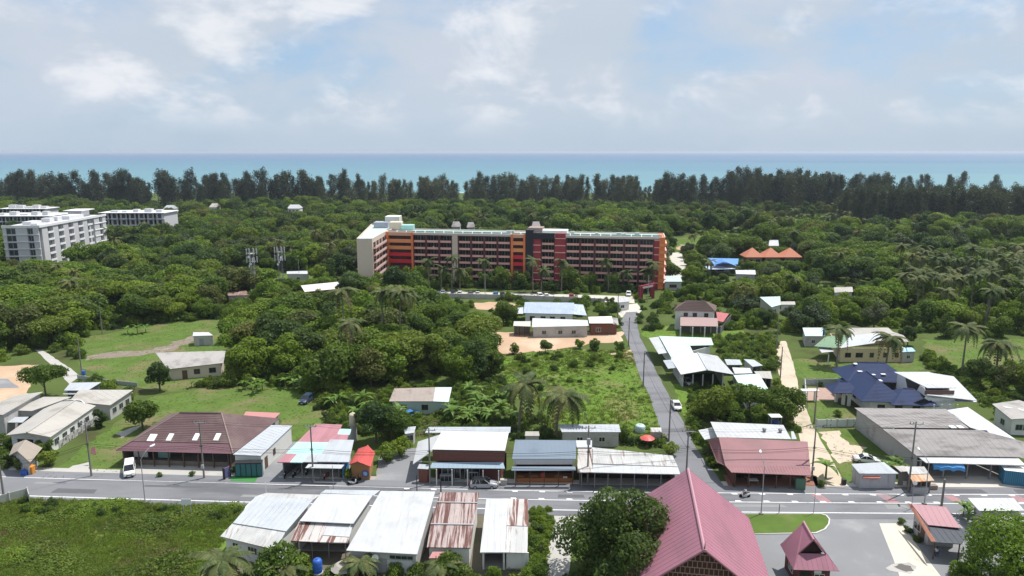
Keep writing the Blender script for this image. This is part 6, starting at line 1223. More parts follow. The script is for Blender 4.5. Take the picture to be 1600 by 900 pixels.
ch = MB(); p = P(1463, 868); ch.box(p.x - .25, p.x + .22, p.y - .22, p.y + .22, .40, .44); [ch.box(p.x + a - .02, p.x + a + .02, p.y + b - .02, p.y + b + .02, 0, .4) for a in (-.2, .2) for b in (-.18, .18)]; ch.box(p.x + .2, p.x + .24, p.y - .22, p.y + .22, .44, .9); ch.top('plastic_chair', 'plastic chair under the seated person beside the pink shop', 'chair', PLASTIC_B)
# ------------------------------------------------------------------ poles, lamps, wires
POLE = M('concrete_pole', (.20, .185, .17), .9, .15, 2); INSUL = M('insulator_brown', (.10, .05, .04), .4, .1); POLE_S = M('galvanised_pole', (.33, .34, .35), .5, .1)
def pole_meshes():
    a = MB(); a.tube((0, 0, 0), (0, 0, 1), .17, .11, 8); arm = MB(); arm.box(-1.15, 1.15, -.06, .06, -.06, .06); br = MB(); br.path([(-.8, .05, -.05), (0, .12, -.75), (.8, .05, -.05)], .02, 4)
    ins = MB(); ins.lathe([(.03, 0), (.07, .05), (.04, .1), (.08, .16), (.04, .22), (.02, .3)], 8); box = MB(); box.box(-.22, .22, -.35, -.12, -.3, .35); bun = MB(); bun.tube((-.3, -.15, 0), (.3, -.15, 0), .06, .06, 6)
    return a.mesh('pole_post', POLE), arm.mesh('pole_crossarm', POLE_S), br.mesh('pole_brace', POLE_S), ins.mesh('pole_insulator', INSUL), box.mesh('pole_meter_box', M('meter_box', (.4, .4, .4), .6, .1)), bun.mesh('pole_splice', TRIM)
PM = pole_meshes(); POLES = []
def power_pole(label, px, py, h, arm=True, meter=False, along_x=True, group='power poles along the road', box=False):
    p = P(px, py); t = thing('power_pole', label, 'power pole', p, R(-3) if along_x else R(80), group); inst('post', PM[0], t, (0, 0, 0), (0, 0, 0), (1, 1, h))
    pts = []
    if arm:
        o = inst('crossarm', PM[1], t, (0, -.18, h - .35)); inst('brace', PM[2], t, (0, -.18, h - .35))
        for x in (-1.0, -.45, 1.0): inst('insulator', PM[3], t, (x, -.18, h - .29)); pts.append(p + Vector((x * .12, -x if along_x else 0, h + .02)))
        pts = [p + Vector((0 if along_x else x, -.18 + (x * .5 if along_x else 0), h)) for x in (-1.0, -.45, 1.0)]
    if meter: inst('meter_box', PM[4], t, (0, 0, 2.2))
    inst('splice_case', PM[5], t, (0, 0, 5.9))
    if box: b = MB(); b.lathe([(.3, -.5), (.33, 0), (.3, .5)], 10); inst('transformer', b.mesh('transformer', POLE_S), t, (0, -.5, h - 2.6))
    t['_h'] = h; POLES.append((p, h, pts)); return t
RP = [power_pole('power pole at the left edge beside the creeper covered wall', 6, 776, 9.5, box=True), power_pole('power pole with pink poster at the gravel entrance left of the van', 143, 744, 10.2), power_pole('power pole in front of the maroon roofed restaurant', 319, 747, 10.5, meter=True), power_pole('power pole in front of the patchwork roof shop', 490, 753, 10.4), power_pole('power pole in front of the tall white roofed shop', 672, 756, 10.0), power_pole('power pole in front of the weathered white roof shops', 918, 757, 10.5, box=True), power_pole('power pole at the mouth of the lane', 1072, 748, 9.0), power_pole('power pole between rose roofed restaurant and pale lane', 1268, 750, 9.8, meter=True), power_pole('power pole beside the food stall', 1419, 768, 12.2)]
road_poles = list(POLES)
lane = [('power pole beside the white hatchback on the lane', 1045, 690, 8.6), ('power pole on the lane at the edge of the green field', 1005, 604, 8.5), ('power pole on the lane above the orange dirt', 982, 541, 8.5), ('power pole at the far end of the lane', 965, 500, 9.0)]
n0 = len(POLES)
for l in lane: power_pole(*l, along_x=False, group='power poles along the lane')
lane_poles = POLES[n0:]
n1 = len(POLES)
for l in (('slim power pole on the pale lane beside the mint roof', 1219, 592, 8.2), ('power pole with street lamp at the far end of the pale lane', 1213, 546, 8.5), ('power pole between the navy house garden and the lane', 1272, 662, 9.0)): power_pole(*l, along_x=False, group='power poles along the pale lane', arm=False)
pale_poles = POLES[n1:]
for l in (('tall pole at the back of the left meadow', 160, 522, 8.5), ('leaning pole with a blue bin in the left meadow', 128, 585, 9.5), ('tall slim pole in the trees behind the meadow', 256, 492, 10.5)): power_pole(*l, arm=False, group='poles in the left meadow')
CABLE = M('black_cable', (.012, .012, .013), .7, .1)
def cable(label, pts, r, sag=.35, group=None, name='power_cable'):
    path = []
    for a, b in zip(pts, pts[1:]):
        for k in range(8): t = k / 8; path.append(a + (b - a) * t - Vector((0, 0, sag * 4 * t * (1 - t))))
    path.append(pts[-1]); mb = MB(); mb.path(path, r, 4); return mb.top(name, label, 'cable', CABLE, group)
for k in range(3): cable('thin power cable strung along the tops of the road poles', [q[2][k] for q in road_poles], .010, .55, 'power cables along the road')
for k, (z, s) in enumerate(((6.1, .5), (5.8, .62), (5.5, .5))): cable('thick black cable bundle hung below the power cables along the road', [q[0] + Vector((0, -.2, z + (0 if q[1] > 9.5 else -.4))) for q in road_poles], .030 - .005 * k, s, 'cable bundles along the road')
for k in (0, 2): cable('thin power cable strung along the lane to the hotel', [road_poles[6][2][k]] + [q[2][k] for q in lane_poles], .012, .5, 'cables along the lane')
cable('thick black cable bundle along the lane to the hotel', [road_poles[6][0] + Vector((0, 0, 5.5))] + [q[0] + Vector((0, 0, 5.6)) for q in lane_poles], .026, .5)
cable('single cable along the pale lane', [road_poles[7][0] + Vector((0, 0, 8)), pale_poles[2][0] + Vector((0, 0, 7.5)), pale_poles[0][0] + Vector((0, 0, 7.5)), pale_poles[1][0] + Vector((0, 0, 7.6))], .018, .4)
LAMPH = M('lamp_head_white', (.7, .7, .72), .4, .05)
def street_lamp(label, px, py, h, reach, z0=0):
    p = P(px, py); t = thing('street_lamp', label, 'street lamp', p, 0, 'street lamps along the road'); a = MB(); a.tube((0, 0, 0), (0, 0, h * .82), .09, .06, 8); inst('post', a.mesh('lamp_post', POLE_S), t)
    b = MB(); b.path([(0, 0, h * .82), (reach * .5, .5, h * .93), (reach, 1.3, h)], .045, 6); inst('arm', b.mesh('lamp_arm', POLE_S), t); c = MB(); rr = lambda x, w, z: [(x, -w, z), (x, w, z), (x, w * .7, z + .12), (x, -w * .7, z + .12)]
    c.loft([rr(-.1, .08, 0), rr(.25, .2, -.02), rr(.75, .17, 0), rr(.9, .05, .03)]); o = inst('lamp_head', c.mesh('lamp_head', LAMPH), t, (reach, 1.3, h), (0, 0, R(70))); d = MB(); d.box(-.28, .28, -.28, .28, 0, .25); inst('base', d.mesh('lamp_base', POLE), t); return t
street_lamp('street lamp in front of the van at the edge of the green field', 227, 786, 9.0, 1.0); street_lamp('street lamp on the kerbed grass island in front of the rose roof', 1189, 804, 9.6, -.3); street_lamp('street lamp in front of the food stall, left of the thick pole', 1444, 788, 8.6, -1.0)
def simple_pole(name, label, cat, px, py, h, r, mat, extra=None):
    p = P(px, py); t = thing(name, label, cat, p); a = MB(); a.tube((0, 0, 0), (0, 0, h), r, r * .85, 8); inst('post', a.mesh(name + '_post', mat), t); b = MB(); b.box(-r * 1.8, r * 1.8, -r * 1.8, r * 1.8, 0, .12); inst('base', b.mesh(name + '_base', POLE), t)
    if extra: extra(t, h)
    return t
simple_pole('thin_pole', 'thin pole standing on the grass island near the gatehouse', 'pole', 1271, 803, 4.6, .05, POLE_S); simple_pole('sign_post', 'short dark post on the grass island beside the street lamp', 'post', 1217, 803, 1.6, .06, TRIM); simple_pole('thick_pole', 'thick dark cut off pole behind the pink roofed shop', 'pole', 1471, 791, 4.6, .18, POLE)
simple_pole('slim_pole', 'slim pole on the kerb before the white awning of the patchwork shop', 'pole', 521, 764, 4.2, .05, POLE_S); simple_pole('dark_post', 'dark post rising through the large white roof', 'post', 652, 782, 4.4, .08, TRIM); simple_pole('dark_post', 'short dark post with pale top beside the rusty roof', 'post', 689, 771, 2.2, .12, TRIM); simple_pole('white_post', 'white post behind the leftmost white roof', 'post', 416, 774, 2.2, .06, WHITEP)
simple_pole('lamp_pole', 'lamp pole in front of the red hotel car park, left part', 'pole', 758, 467, 10, .09, POLE_S); simple_pole('lamp_pole', 'pale lamp pole beside the red gateway of the hotel', 'pole', 1012, 472, 10, .12, POLE_S); simple_pole('tall_mast', 'tall slim mast in the trees right of the cell towers', 'mast', 468, 440, 9.5, .1, POLE_S)
def mirror(t, h): m = MB(); m.lathe([(.32, -.03), (.34, 0), (.1, .05)], 14); inst('mirror', m.mesh('mirror_disc', LAMPH), t, (.05, -.1, h - .2), (R(75), 0, R(-40)))
simple_pole('traffic_mirror', 'round white traffic mirror at the corner of the pink roofed shop', 'traffic mirror', 1424, 795, 4.6, .05, POLE_S, mirror)
s = thing('road_sign', 'pale rectangular road sign on two posts at the edge of the green field', 'sign', P(293, 806)); a = MB(); a.box(-.75, .75, -.03, .03, 1.9, 2.8); inst('panel', a.mesh('sign_panel', LAMPH), s); b = MB(); b.box(-.04, .04, -.035, .035, 0, 2.85)
for x in (-.55, .55): inst('post', b.mesh('sign_post', POLE_S), s, (x, .07, 0))
p = P(146, 724); mb = MB(); mb.add([(p.x - .1, p.y - .3, 2.0), (p.x + .9, p.y - .3, 1.8), (p.x + .85, p.y - .3, 3.4), (p.x - .1, p.y - .3, 3.2)], [(0, 1, 2, 3)]); b = MB(); b.slab([(p.x + .0, p.y - .3, 1.9), (p.x + .9, p.y - .3, 1.7), (p.x + .85, p.y - .3, 3.3), (p.x, p.y - .3, 3.1)], .04); b.top('pink_poster', 'faded pink poster hung on the power pole left of the van', 'poster', M('pink_poster', (.55, .25, .25), .8, .25, 1.5))
bd = thing('standing_sign', 'blue and orange standing sign board at the edge of the forecourt', 'sign', P(355, 747), R(60)); a = MB(); a.box(-.6, .6, -.05, .05, .2, 2.0); inst('panel', a.mesh('standing_panel', M('sign_blue', (.12, .12, .28), .6, .3, 2, (.5, .2, .08), (.55, .6), 1.2)), bd); b = MB(); b.box(-.62, -.58, -.3, .3, 0, 2.05).box(.58, .62, -.3, .3, 0, 2.05); inst('frame', b.mesh('standing_frame', TRIM), bd)
# cell towers
def tower(label, px, y, h, white):
    t = thing('cell_tower', label, 'cell tower', PD(px, y)); m = M('tower_white', (.36, .36, .36), .6, .1) if white else M('tower_grey', (.16, .17, .18), .6, .1); wB, wT = .95, .6
    c = [(-1, -1), (1, -1), (1, 1), (-1, 1)]; k = lambda z: wB + (wT - wB) * z / h
    for sx, sy in c: mb = MB(); mb.tube((sx * wB, sy * wB, 0), (sx * wT, sy * wT, h), .06, .05, 5); inst('leg', mb.mesh('tower_leg', m), t)
    n = int(h / 1.9); mb = MB()
    for i in range(n):
        z0, z1 = h * i / n, h * (i + 1) / n
        for j in range(4):
            a, b = c[j], c[(j + 1) % 4]; mb.tube((a[0] * k(z0), a[1] * k(z0), z0), (b[0] * k(z1), b[1] * k(z1), z1), .028, .028, 4); mb.tube((b[0] * k(z0), b[1] * k(z0), z0), (a[0] * k(z1), a[1] * k(z1), z1), .028, .028, 4); mb.tube((a[0] * k(z1), a[1] * k(z1), z1), (b[0] * k(z1), b[1] * k(z1), z1), .035, .035, 4)
    o = inst('lattice', mb.mesh('tower_lattice', m), t); o['kind'] = 'stuff'
    for zz in (h - .4, h - 3.4):
        mb = MB(); mb.lathe([(1.3, 0), (1.3, .1)], 10, (0, 0, zz)); inst('platform', mb.mesh('tower_platform', m), t)
        for i in range(8): a = i * math.pi / 4; mb = MB(); mb.box(-.16, .16, -.1, .1, -.3, 1.9); inst('antenna_panel', cached(('ant', white), lambda: mb.mesh('antenna_panel', M('antenna_white', (.42, .42, .43), .5, .05))), t, (1.95 * math.cos(a), 1.95 * math.sin(a), zz), (0, 0, a + 1.57)); mb = MB(); mb.tube((0, 0, 0), (.62, 0, 0), .04); inst('bracket', cached(('brk', white), lambda: mb.mesh('antenna_bracket', m)), t, (1.3 * math.cos(a), 1.3 * math.sin(a), zz + .4), (0, 0, a))
    for i in range(5): mb = MB(); mb.lathe([(.05, 0), (.45, .08), (.5, .2)], 10); inst('dish', mb.mesh('tower_dish', LAMPH), t, (rnd.uniform(-1.2, 1.2), -1.15, h - 5 + i * .9), (R(85), 0, rnd.uniform(-1, 1)))
tower('pale lattice cell tower with white antenna panels, left of the two', 398, 262, 17.8, True); tower('dark grey lattice cell tower with stacked antennas, right of the two', 441, 268, 17.6, False)
# walls, fences, bins, tanks and other small things
def fence(label, pxs, h, mat, cat='fence', name='fence', step=2.4, group=None, pm=None, slats=True):
    pts = [P(*p) for p in pxs]; t = thing(name, label, cat, pts[0], 0, group)
    for a, b in zip(pts, pts[1:]):
        n = max(1, round((b - a).length / step)); d = (b - a) / n; q = Vector((-d.y, d.x, 0)).normalized()
        for k in range(n):
            u = a + d * k; mb = MB(); mb.obox(u + d * .5 + Vector((0, 0, h / 2 + .03)), d * .48, q * .05, Vector((0, 0, h / 2 - .02))); mb.part('wall_panel', mat, t)
            mb = MB(); mb.box(u.x - .11, u.x + .11, u.y - .11, u.y + .11, 0, h + .15); mb.part('post', pm or WALL_G, t)
    return t
PAT = M('patterned_white_wall', (.55, .60, .60), .8, .1, 1.5, (.12, .17, .17), (.58, .64), 1.1)
fence('low wall with dark scribbled pattern at the back of the lawn lot', [(1275, 668), (1339, 667)], 1.7, PAT, 'wall', 'garden_wall'); fence('long pale grey garden wall behind the navy roofed house', [(1256, 602), (1322, 601)], 1.5, M('pale_bluegrey_wall', (.40, .44, .46), .85, .08), 'wall', 'garden_wall'); fence('white picket wall along the side of the long grey house', [(93, 700), (150, 662), (182, 640), (208, 622)], 1.4, M('picket_grey', (.42, .42, .40), .85, .2, 2.2, (.12, .12, .11), (.5, .58), 1.6), 'wall', 'garden_wall'); fence('garden wall pillar pair beside the navy house drive', [(1257, 602), (1260, 632)], 1.6, WALL_W, 'wall', 'garden_wall', 5)
fence('creeper covered pale wall at the left edge south of the road', [(-14, 792), (44, 776), (47, 786)], 1.5, M('mossy_wall', (.36, .38, .33), .9, .2, .8), 'wall', 'boundary_wall'); fence('wire fence at the edge of the left meadow', [(122, 592), (170, 600), (215, 604)], 1.0, M('pale_mesh', (.33, .36, .36), .8, .15), 'fence', 'wire_fence', 2.6)
gt = thing('garden_gate', 'white roofed garden gate at the entrance of the navy roofed house', 'gate', P(1263, 624)); a, b = P(1256, 626), P(1272, 626)
for q in (a, b): mb = MB(); mb.box(q.x - .15, q.x + .15, q.y - .15, q.y + .15, 0, 2.4); mb.part('post', WALL_W, gt)
mb = MB(); c = (a + b) / 2; mb.box(c.x - 1.9, c.x + 1.9, c.y - .7, c.y + .7, 2.42, 2.55); mb.part('roof', WHITEP, gt)
def bin_(label, px, py, mat, w=.7, h=1.0): p = P(px, py); t = thing('rubbish_bin', label, 'bin', p); mb = MB(); mb.loft([[(-w * .4, -w * .4, .08), (w * .4, -w * .4, .08), (w * .4, w * .4, .08), (-w * .4, w * .4, .08)], [(-w * .5, -w * .5, h), (w * .5, -w * .5, h), (w * .5, w * .5, h), (-w * .5, w * .5, h)]]); inst('body', mb.mesh('bin_body', mat), t); mb = MB(); mb.box(-w * .54, w * .54, -w * .54, w * .56, h + .005, h + .1); inst('lid', mb.mesh('bin_lid', mat), t); [inst('wheel', cached('binw', lambda: MB().lathe([(.09, -.03), (.09, .03)], 8).mesh('bin_wheel', TYRE)), t, (s * w * .4, w * .42, .09), (0, R(90), 0)) for s in (-1, 1)]
bin_('low blue rubbish bin beside the tan tiled hut', 40, 742, PLASTIC_B, 1.1, .8); bin_('orange rubbish bin between the blue bin and the tan hut', 50, 740, PLASTIC_O, .9, 1.3); bin_('blue bin at the foot of the leaning meadow pole', 131, 586, PLASTIC_B)
def tank(label, p, r, h, mat, stand=0, sm=None):
    t = thing('water_tank', label, 'water tank', p); mb = MB(); mb.lathe([(r * .95, stand), (r, stand + .1), (r, stand + h * .82), (r * .8, stand + h * .94), (r * .3, stand + h)], 14); inst('body', mb.mesh('tank_body', mat, True), t); mb = MB(); mb.lathe([(r * .32, 0), (r * .32, .1), (.03, .14)], 10); inst('lid', mb.mesh('tank_lid', mat), t, (0, 0, stand + h - .02))
    for k in range(3): z = stand + h * (.25 + .25 * k); mb = MB(); mb.lathe([(r * 1.01, -.04), (r * 1.04, 0), (r * 1.01, .04)], 14, (0, 0, z), False); inst('hoop', mb.mesh('tank_hoop', mat), t)
    if stand: mb = MB(); mb.lathe([(r * .95, 0), (r * .85, stand - .25), (r * 1.15, stand - .2), (r * 1.15, stand - .005)], 12); inst('stand', mb.mesh('tank_stand', sm or WALL_G), t)
TANKB = M('tank_beige', (.52, .46, .34), .6, .1, 1)
tank('beige water tank on a tall concrete stand behind the patchwork roof', P(553, 688), .75, 2.2, TANKB, 3.4); tank('blue plastic water tank among the plants behind the white roofs', P(497, 902), .62, 1.9, PLASTIC_B, .8); tank('round pale mint water tank in the yard beside the lane', P(1000, 675), 1.0, 1.6, M('mint_tank', (.45, .56, .54), .5, .08)); tank('blue water tank beside the pale mint shed', P(1283, 530), .8, 2.0, PLASTIC_B, 1.4)
tk = thing('tank_house', 'dark blue tank under a small white roof behind the rose restaurant', 'water tank', P(1209, 680)); mb = MB(); mb.lathe([(.85, 1.0), (.9, 1.2), (.9, 2.9), (.6, 3.2)], 12); inst('body', mb.mesh('tank_body', M('navy_plastic', (.02, .04, .14), .5, .1)), tk); mb = MB(); mb.box(-1.1, 1.1, -.9, .9, 4.0, 4.1); inst('roof', mb.mesh('tank_roof', WHITEP), tk)
for sx in (-1, 1):
    for sy in (-1, 1): mb = MB(); mb.box(sx * .95 - .06, sx * .95 + .06, sy * .75 - .06, sy * .75 + .06, 0, 4.0); inst('post', mb.mesh('tank_post', STEEL), tk)
def umbrella(label, px, py, r, h, mat, drop=.6):
    t = thing('parasol', label, 'parasol', P(px, py)); mb = MB(); n = 12; mb.lathe([(r, h - drop), (r * .55, h - drop * .35), (.04, h)], n); inst('canopy', mb.mesh('parasol_canopy', mat), t); mb = MB(); mb.tube((0, 0, 0), (0, 0, h + .1), .05); inst('pole', mb.mesh('parasol_pole', STEEL), t); mb = MB(); mb.lathe([(.35, 0), (.3, .12)], 10); inst('base', mb.mesh('parasol_base', POLE), t)
umbrella('faded grey thatch parasol behind the largest white roof', 537, 905, 1.6, 2.5, M('faded_thatch', (.36, .33, .29), .95, .2, 4), .8); umbrella('bright red parasol in the yard beside the lane', 1011, 697, 1.4, 2.2, RED_R); tp = MB(); p = P(1349, 632); tp.lathe([(2.0, 2.2), (1.2, 2.7), (.1, 3.0)], 8, p); tp.lathe([(.06, 0), (.06, 2.4)], 6, p); tp.top('green_canopy', 'emerald green canopy between navy house and grey warehouse', 'canopy', M('emerald_canvas', (.04, .36, .24), .7, .1))
# flag of five stripes above the dark canopy
f = thing('flag', 'red white and blue striped flag above the dark canopy of the pink shop', 'flag', P(1519, 850)); mb = MB(); mb.tube((0, 0, 0), (0, 0, 4.6), .035); inst('pole', mb.mesh('flag_pole', POLE_S), f); zz = [0, .17, .33, .67, .83, 1.0]
for i, m in enumerate((M('flag_red', (.45, .03, .05), .8, .05), WHITEP, M('flag_blue', (.04, .05, .22), .8, .05), WHITEP, MATS['flag_red'])):
    mb = MB(); rr = []
    for k in range(9): x = k * .17; y = .12 * math.sin(k * .9); d = -.06 * k; rr.append([(x, y, 3.5 + zz[i] + d), (x, y + .012, 3.5 + zz[i] + d), (x, y + .012, 3.5 + zz[i + 1] - .003 + d), (x, y, 3.5 + zz[i + 1] - .003 + d)])
    mb.loft(rr); inst('stripe', mb.mesh('flag_stripe', m), f)
# goods and furniture seen in the open fronts
def table(label, p, w=1.2, d=.7, h=.75, mat=None):
    t = thing('table', label, 'table', p); mb = MB(); mb.box(-w / 2, w / 2, -d / 2, d / 2, h - .05, h); inst('tabletop', mb.mesh('tabletop', mat or WHITEP), t)
    for sx in (-1, 1):
        for sy in (-1, 1): mb = MB(); mb.box(sx * (w / 2 - .08) - .03, sx * (w / 2 - .08) + .03, sy * (d / 2 - .08) - .03, sy * (d / 2 - .08) + .03, 0, h - .05); inst('leg', cached(('tleg', w, d, h, sx, sy), lambda: mb.mesh('table_leg', STEEL)), t)
    return t
table('white table in front of the rose roofed restaurant', P(1176, 756), 1.6, 1.0, .8); table('dark table at the left post of the rose roofed restaurant', P(1152, 750), 1.8, 1.0, .75, TRIM); table('small pale table under the right half of the rose roof', P(1244, 754), 1.0, .7, .75, WALL_G)
for i, (px, lb) in enumerate(((812, 'brown table at the left on the timber floor under the blue grey roof'), (835, 'brown table in the middle of the timber floor under the blue grey roof'), (872, 'brown table at the right on the timber floor under the blue grey roof'))): q = P(px, 751); table(lb, q + Vector((0, 0, .12)), 1.3, .8, .75, WOODF)
mb = MB(); q = P(848, 752); mb.box(q.x - .35, q.x + .35, q.y - .2, q.y + .2, .2, 1.5); mb.top('drinks_cooler', 'dark red drinks cooler on the timber floor under the blue grey roof', 'cooler', M('cooler_red', (.32, .04, .035), .5, .1))
for px, py, nm, lb, cat, m, s in ((698, 752, 'glass_showcase', 'glass fronted showcase under the steel blue awning', 'showcase', FRAME_G, (2.2, .7, 1.2)), (740, 750, 'display_shelf', 'pale display shelf behind the silver suv', 'shelf', WALL_G, (1.6, .5, 1.5)), (787, 757, 'concrete_block', 'pale concrete block at the right post of the tall white roofed shop', 'block', G_conc, (1.1, .7, .9)), (883, 752, 'signboard', 'small white signboard on the timber floor edge under the blue grey roof', 'sign', WHITEP, (.7, .08, .8)), (1456, 764, 'stacked_junk', 'heap of boards and pots beside the food stall', 'heap', M('junk', (.25, .2, .17), .9, .4, 4), (1.4, .8, .7)), (1318, 757, 'oil_drum', 'dark oil drum at the left corner of the grey tin shed', 'drum', TRIM, (.6, .6, .9)), (1411, 757, 'sack_pile', 'pale sacks between the grey tin shed and the food stall', 'sacks', WALL_W, (.8, .6, .7))):
    q = P(px, py); w, d, hh = s; t = thing(nm, lb, cat, q); mb = MB(); mb.box(-w / 2, w / 2, -d / 2, d / 2, .04, hh); inst('body', mb.mesh(nm + '_body', m), t); mb = MB(); mb.box(-w / 2 - .03, w / 2 + .03, -d / 2 - .03, d / 2 + .03, hh, hh + .06); inst('top', mb.mesh(nm + '_top', m), t)
    if 'show' in nm or 'shelf' in nm: 
        for k in range(3): mb = MB(); mb.box(-w / 2 + .08 + k * (w - .1) / 3, -w / 2 + (k + 1) * (w - .1) / 3, -d / 2 - .02, -d / 2 + .01, .2, hh - .1); inst('pane', mb.mesh('show_pane', PANE), t)
# ------------------------------------------------------------------ vegetation
NR = np.random.RandomState(11)
LEAF = {'dark': M_leaf('leaf_dark', (.050, .094, .028), (.086, .138, .036)), 'mid': M_leaf('leaf_mid', (.082, .142, .026), (.132, .192, .034)), 'bright': M_leaf('leaf_bright', (.125, .205, .026), (.175, .255, .038)), 'olive': M_leaf('leaf_olive', (.095, .122, .036), (.135, .16, .048)), 'grey': M_leaf('leaf_grey', (.068, .102, .055), (.102, .135, .074)),
        'pine': M_leaf('leaf_pine', (.052, .070, .056), (.075, .094, .064), trans=.25, patch=.15), 'palm': M_leaf('leaf_palm', (.070, .105, .036), (.135, .160, .068), rough=.6, trans=.25, spec=.1), 'banana': M_leaf('leaf_banana', (.085, .165, .03), (.13, .22, .045), rough=.4, trans=.3), 'weed': M_leaf('leaf_weed', (.115, .185, .028), (.165, .225, .045), patch=.6, trans=.45), 'dry': M_leaf('leaf_dry', (.16, .13, .07), (.24, .2, .12))}
BARK = M('bark', (.11, .085, .065), .9, .25, 3); PALMBARK = M('palm_bark', (.19, .165, .14), .9, .2, 4); PINEBARK = M('pine_bark', (.085, .07, .06), .9, .2, 2)
def quads_mesh(name, c, n, s, mat, asp=.62, bend=True):
    """leaf quads: centres, facing directions and sizes as arrays"""
    k = len(c); n = n / np.maximum(1e-6, np.linalg.norm(n, axis=1, keepdims=True)); r = NR.normal(size=(k, 3)); t = np.cross(n, r); t /= np.maximum(1e-6, np.linalg.norm(t, axis=1, keepdims=True)); b = np.cross(n, t)
    t = t * s[:, None]; b = b * s[:, None] * asp
    v = np.stack([c - t, c - b * .9 + n * s[:, None] * .1, c + t * .95, c + b], axis=1).reshape(-1, 3)
    me = bpy.data.meshes.new(name); me.vertices.add(4 * k); me.vertices.foreach_set('co', v.astype(np.float32).ravel()); me.loops.add(4 * k); me.loops.foreach_set('vertex_index', np.arange(4 * k, dtype=np.int32)); me.polygons.add(k); me.polygons.foreach_set('loop_start', np.arange(0, 4 * k, 4, dtype=np.int32)); me.materials.append(mat); me.update(calc_edges=True); return me
def crown(name, mat, R_, zc, hz, lobes, n, size, flat=.0, rl=(.30, .46), fill=.12):
    """uneven lobed crown of single leaf clumps: lobes scattered through an ellipsoid, gaps between them"""
    L = []
    for i in range(lobes):
        while True:
            p = NR.uniform(-1, 1, 3)
            if np.dot(p, p) < 1: break
        p = p * np.array([R_ * .70, R_ * .70, hz * .62]); 
        if flat: p[2] = abs(p[2]) * (1 - flat) + hz * .2
        L.append((p + np.array([0, 0, zc]), R_ * NR.uniform(*rl) * (1 - .25 * max(0, p[2]) / hz)))
    w = np.array([r ** 2 for _, r in L]); w /= w.sum(); idx = NR.choice(len(L), n, p=w); C = np.array([L[i][0] for i in idx]); RR = np.array([L[i][1] for i in idx])
    d = NR.normal(size=(n, 3)); d[:, 2] += .35; d /= np.linalg.norm(d, axis=1, keepdims=True); rad = RR * (.70 + .42 * NR.rand(n) ** .8 + .22 * (NR.rand(n) ** 6)) * np.where(NR.rand(n) < fill, NR.uniform(.3, .8, n), 1); c = C + d * rad[:, None] * np.array([1, 1, .85]); c[:, 2] = np.maximum(c[:, 2], .25)
    keep = np.ones(n, bool)
    for p, r in L: keep &= np.linalg.norm(c - p, axis=1) > r * .55
    c, d = c[keep], d[keep]; return quads_mesh(name, c, d + NR.normal(size=c.shape) * .55, size * NR.uniform(.6, 1.35, len(c)), mat), L
def trunk(name, h, r, L, mat=BARK):
    mb = MB(); mb.tube((0, 0, 0), (0, 0, h * .5), r, r * .75, 7); mb.tube((0, 0, h * .5), (.1, .1, h), r * .75, r * .5, 7)
    for p, rr in L[:7]: mb.tube((0, 0, h * NR.uniform(.5, .95)), tuple(p * np.array([.8, .8, .95])), r * .42, r * .14, 5)
    return mb.mesh(name, mat)
PROTO = {}
def proto(key, tone, R_, H, n, size, lobes=11, squat=.6, flat=0, rl=(.20, .40)):
    if lobes < 16: n, size, lobes = int(n * 1.55), size * .80, lobes * 2
    hz = H * squat / 1.25; zc = H - hz * .95; m, L = crown('tree_crown', LEAF[tone], R_, zc, hz, lobes, n, size, flat, rl); PROTO[key] = (m, trunk('tree_trunk', zc, .03 * H, L), R_, H, tone)
proto('round_dark', 'dark', 5.0, 10, 4600, .40); proto('round_dark2', 'dark', 5.4, 11.5, 4800, .40, 14, .68); proto('round_mid', 'mid', 5.0, 10, 4600, .40); proto('spread_mid', 'mid', 6.0, 9, 4800, .40, 13, .5, .4); proto('tall_mid', 'mid', 4.2, 12, 4200, .40, 11, .72)
proto('round_bright', 'bright', 5.0, 9.5, 4600, .40, 12); proto('spread_bright', 'bright', 5.8, 8.5, 4600, .40, 13, .5, .4); proto('olive', 'olive', 4.8, 9.5, 4000, .38, 11); proto('grey', 'grey', 4.6, 9, 4000, .38, 12); proto('tall_dark', 'dark', 3.6, 12.5, 4000, .38, 10, .8); proto('small_mid', 'mid', 2.4, 4.6, 1500, .24, 8, .7); proto('small_bright', 'bright', 2.2, 4.2, 1400, .24, 8, .7); proto('column_dark', 'dark', 2.0, 12, 2400, .28, 12, 1.0, 0, (.4, .6))
proto('big_near', 'dark', 7.4, 14.0, 34000, .23, 40, 1.08, 0, (.24, .36)); proto('big_right', 'bright', 7.2, 8.6, 26000, .19, 34, .95, 0, (.26, .38)); proto('shrub_dark', 'dark', 1.5, 2.4, 1300, .15, 8, .95); proto('shrub_bright', 'bright', 1.5, 2.2, 1300, .15, 8, .95); proto('shrub_mid', 'mid', 1.6, 2.6, 1300, .15, 8, .95)
TONE = {'dark': 'dark green', 'mid': 'mid green', 'bright': 'bright green', 'olive': 'olive', 'grey': 'grey green'}
def tree(key, label, loc, s=1.0, sz=None, rz=None, name='broadleaf_tree', cat='tree', group=None):
    t = thing(name, label, cat, loc, rnd.uniform(0, 6.28) if rz is None else rz, group); m = PROTO[key]; t.scale = (s, s, sz or s); inst('trunk', m[1], t); inst('crown', m[0], t); return t
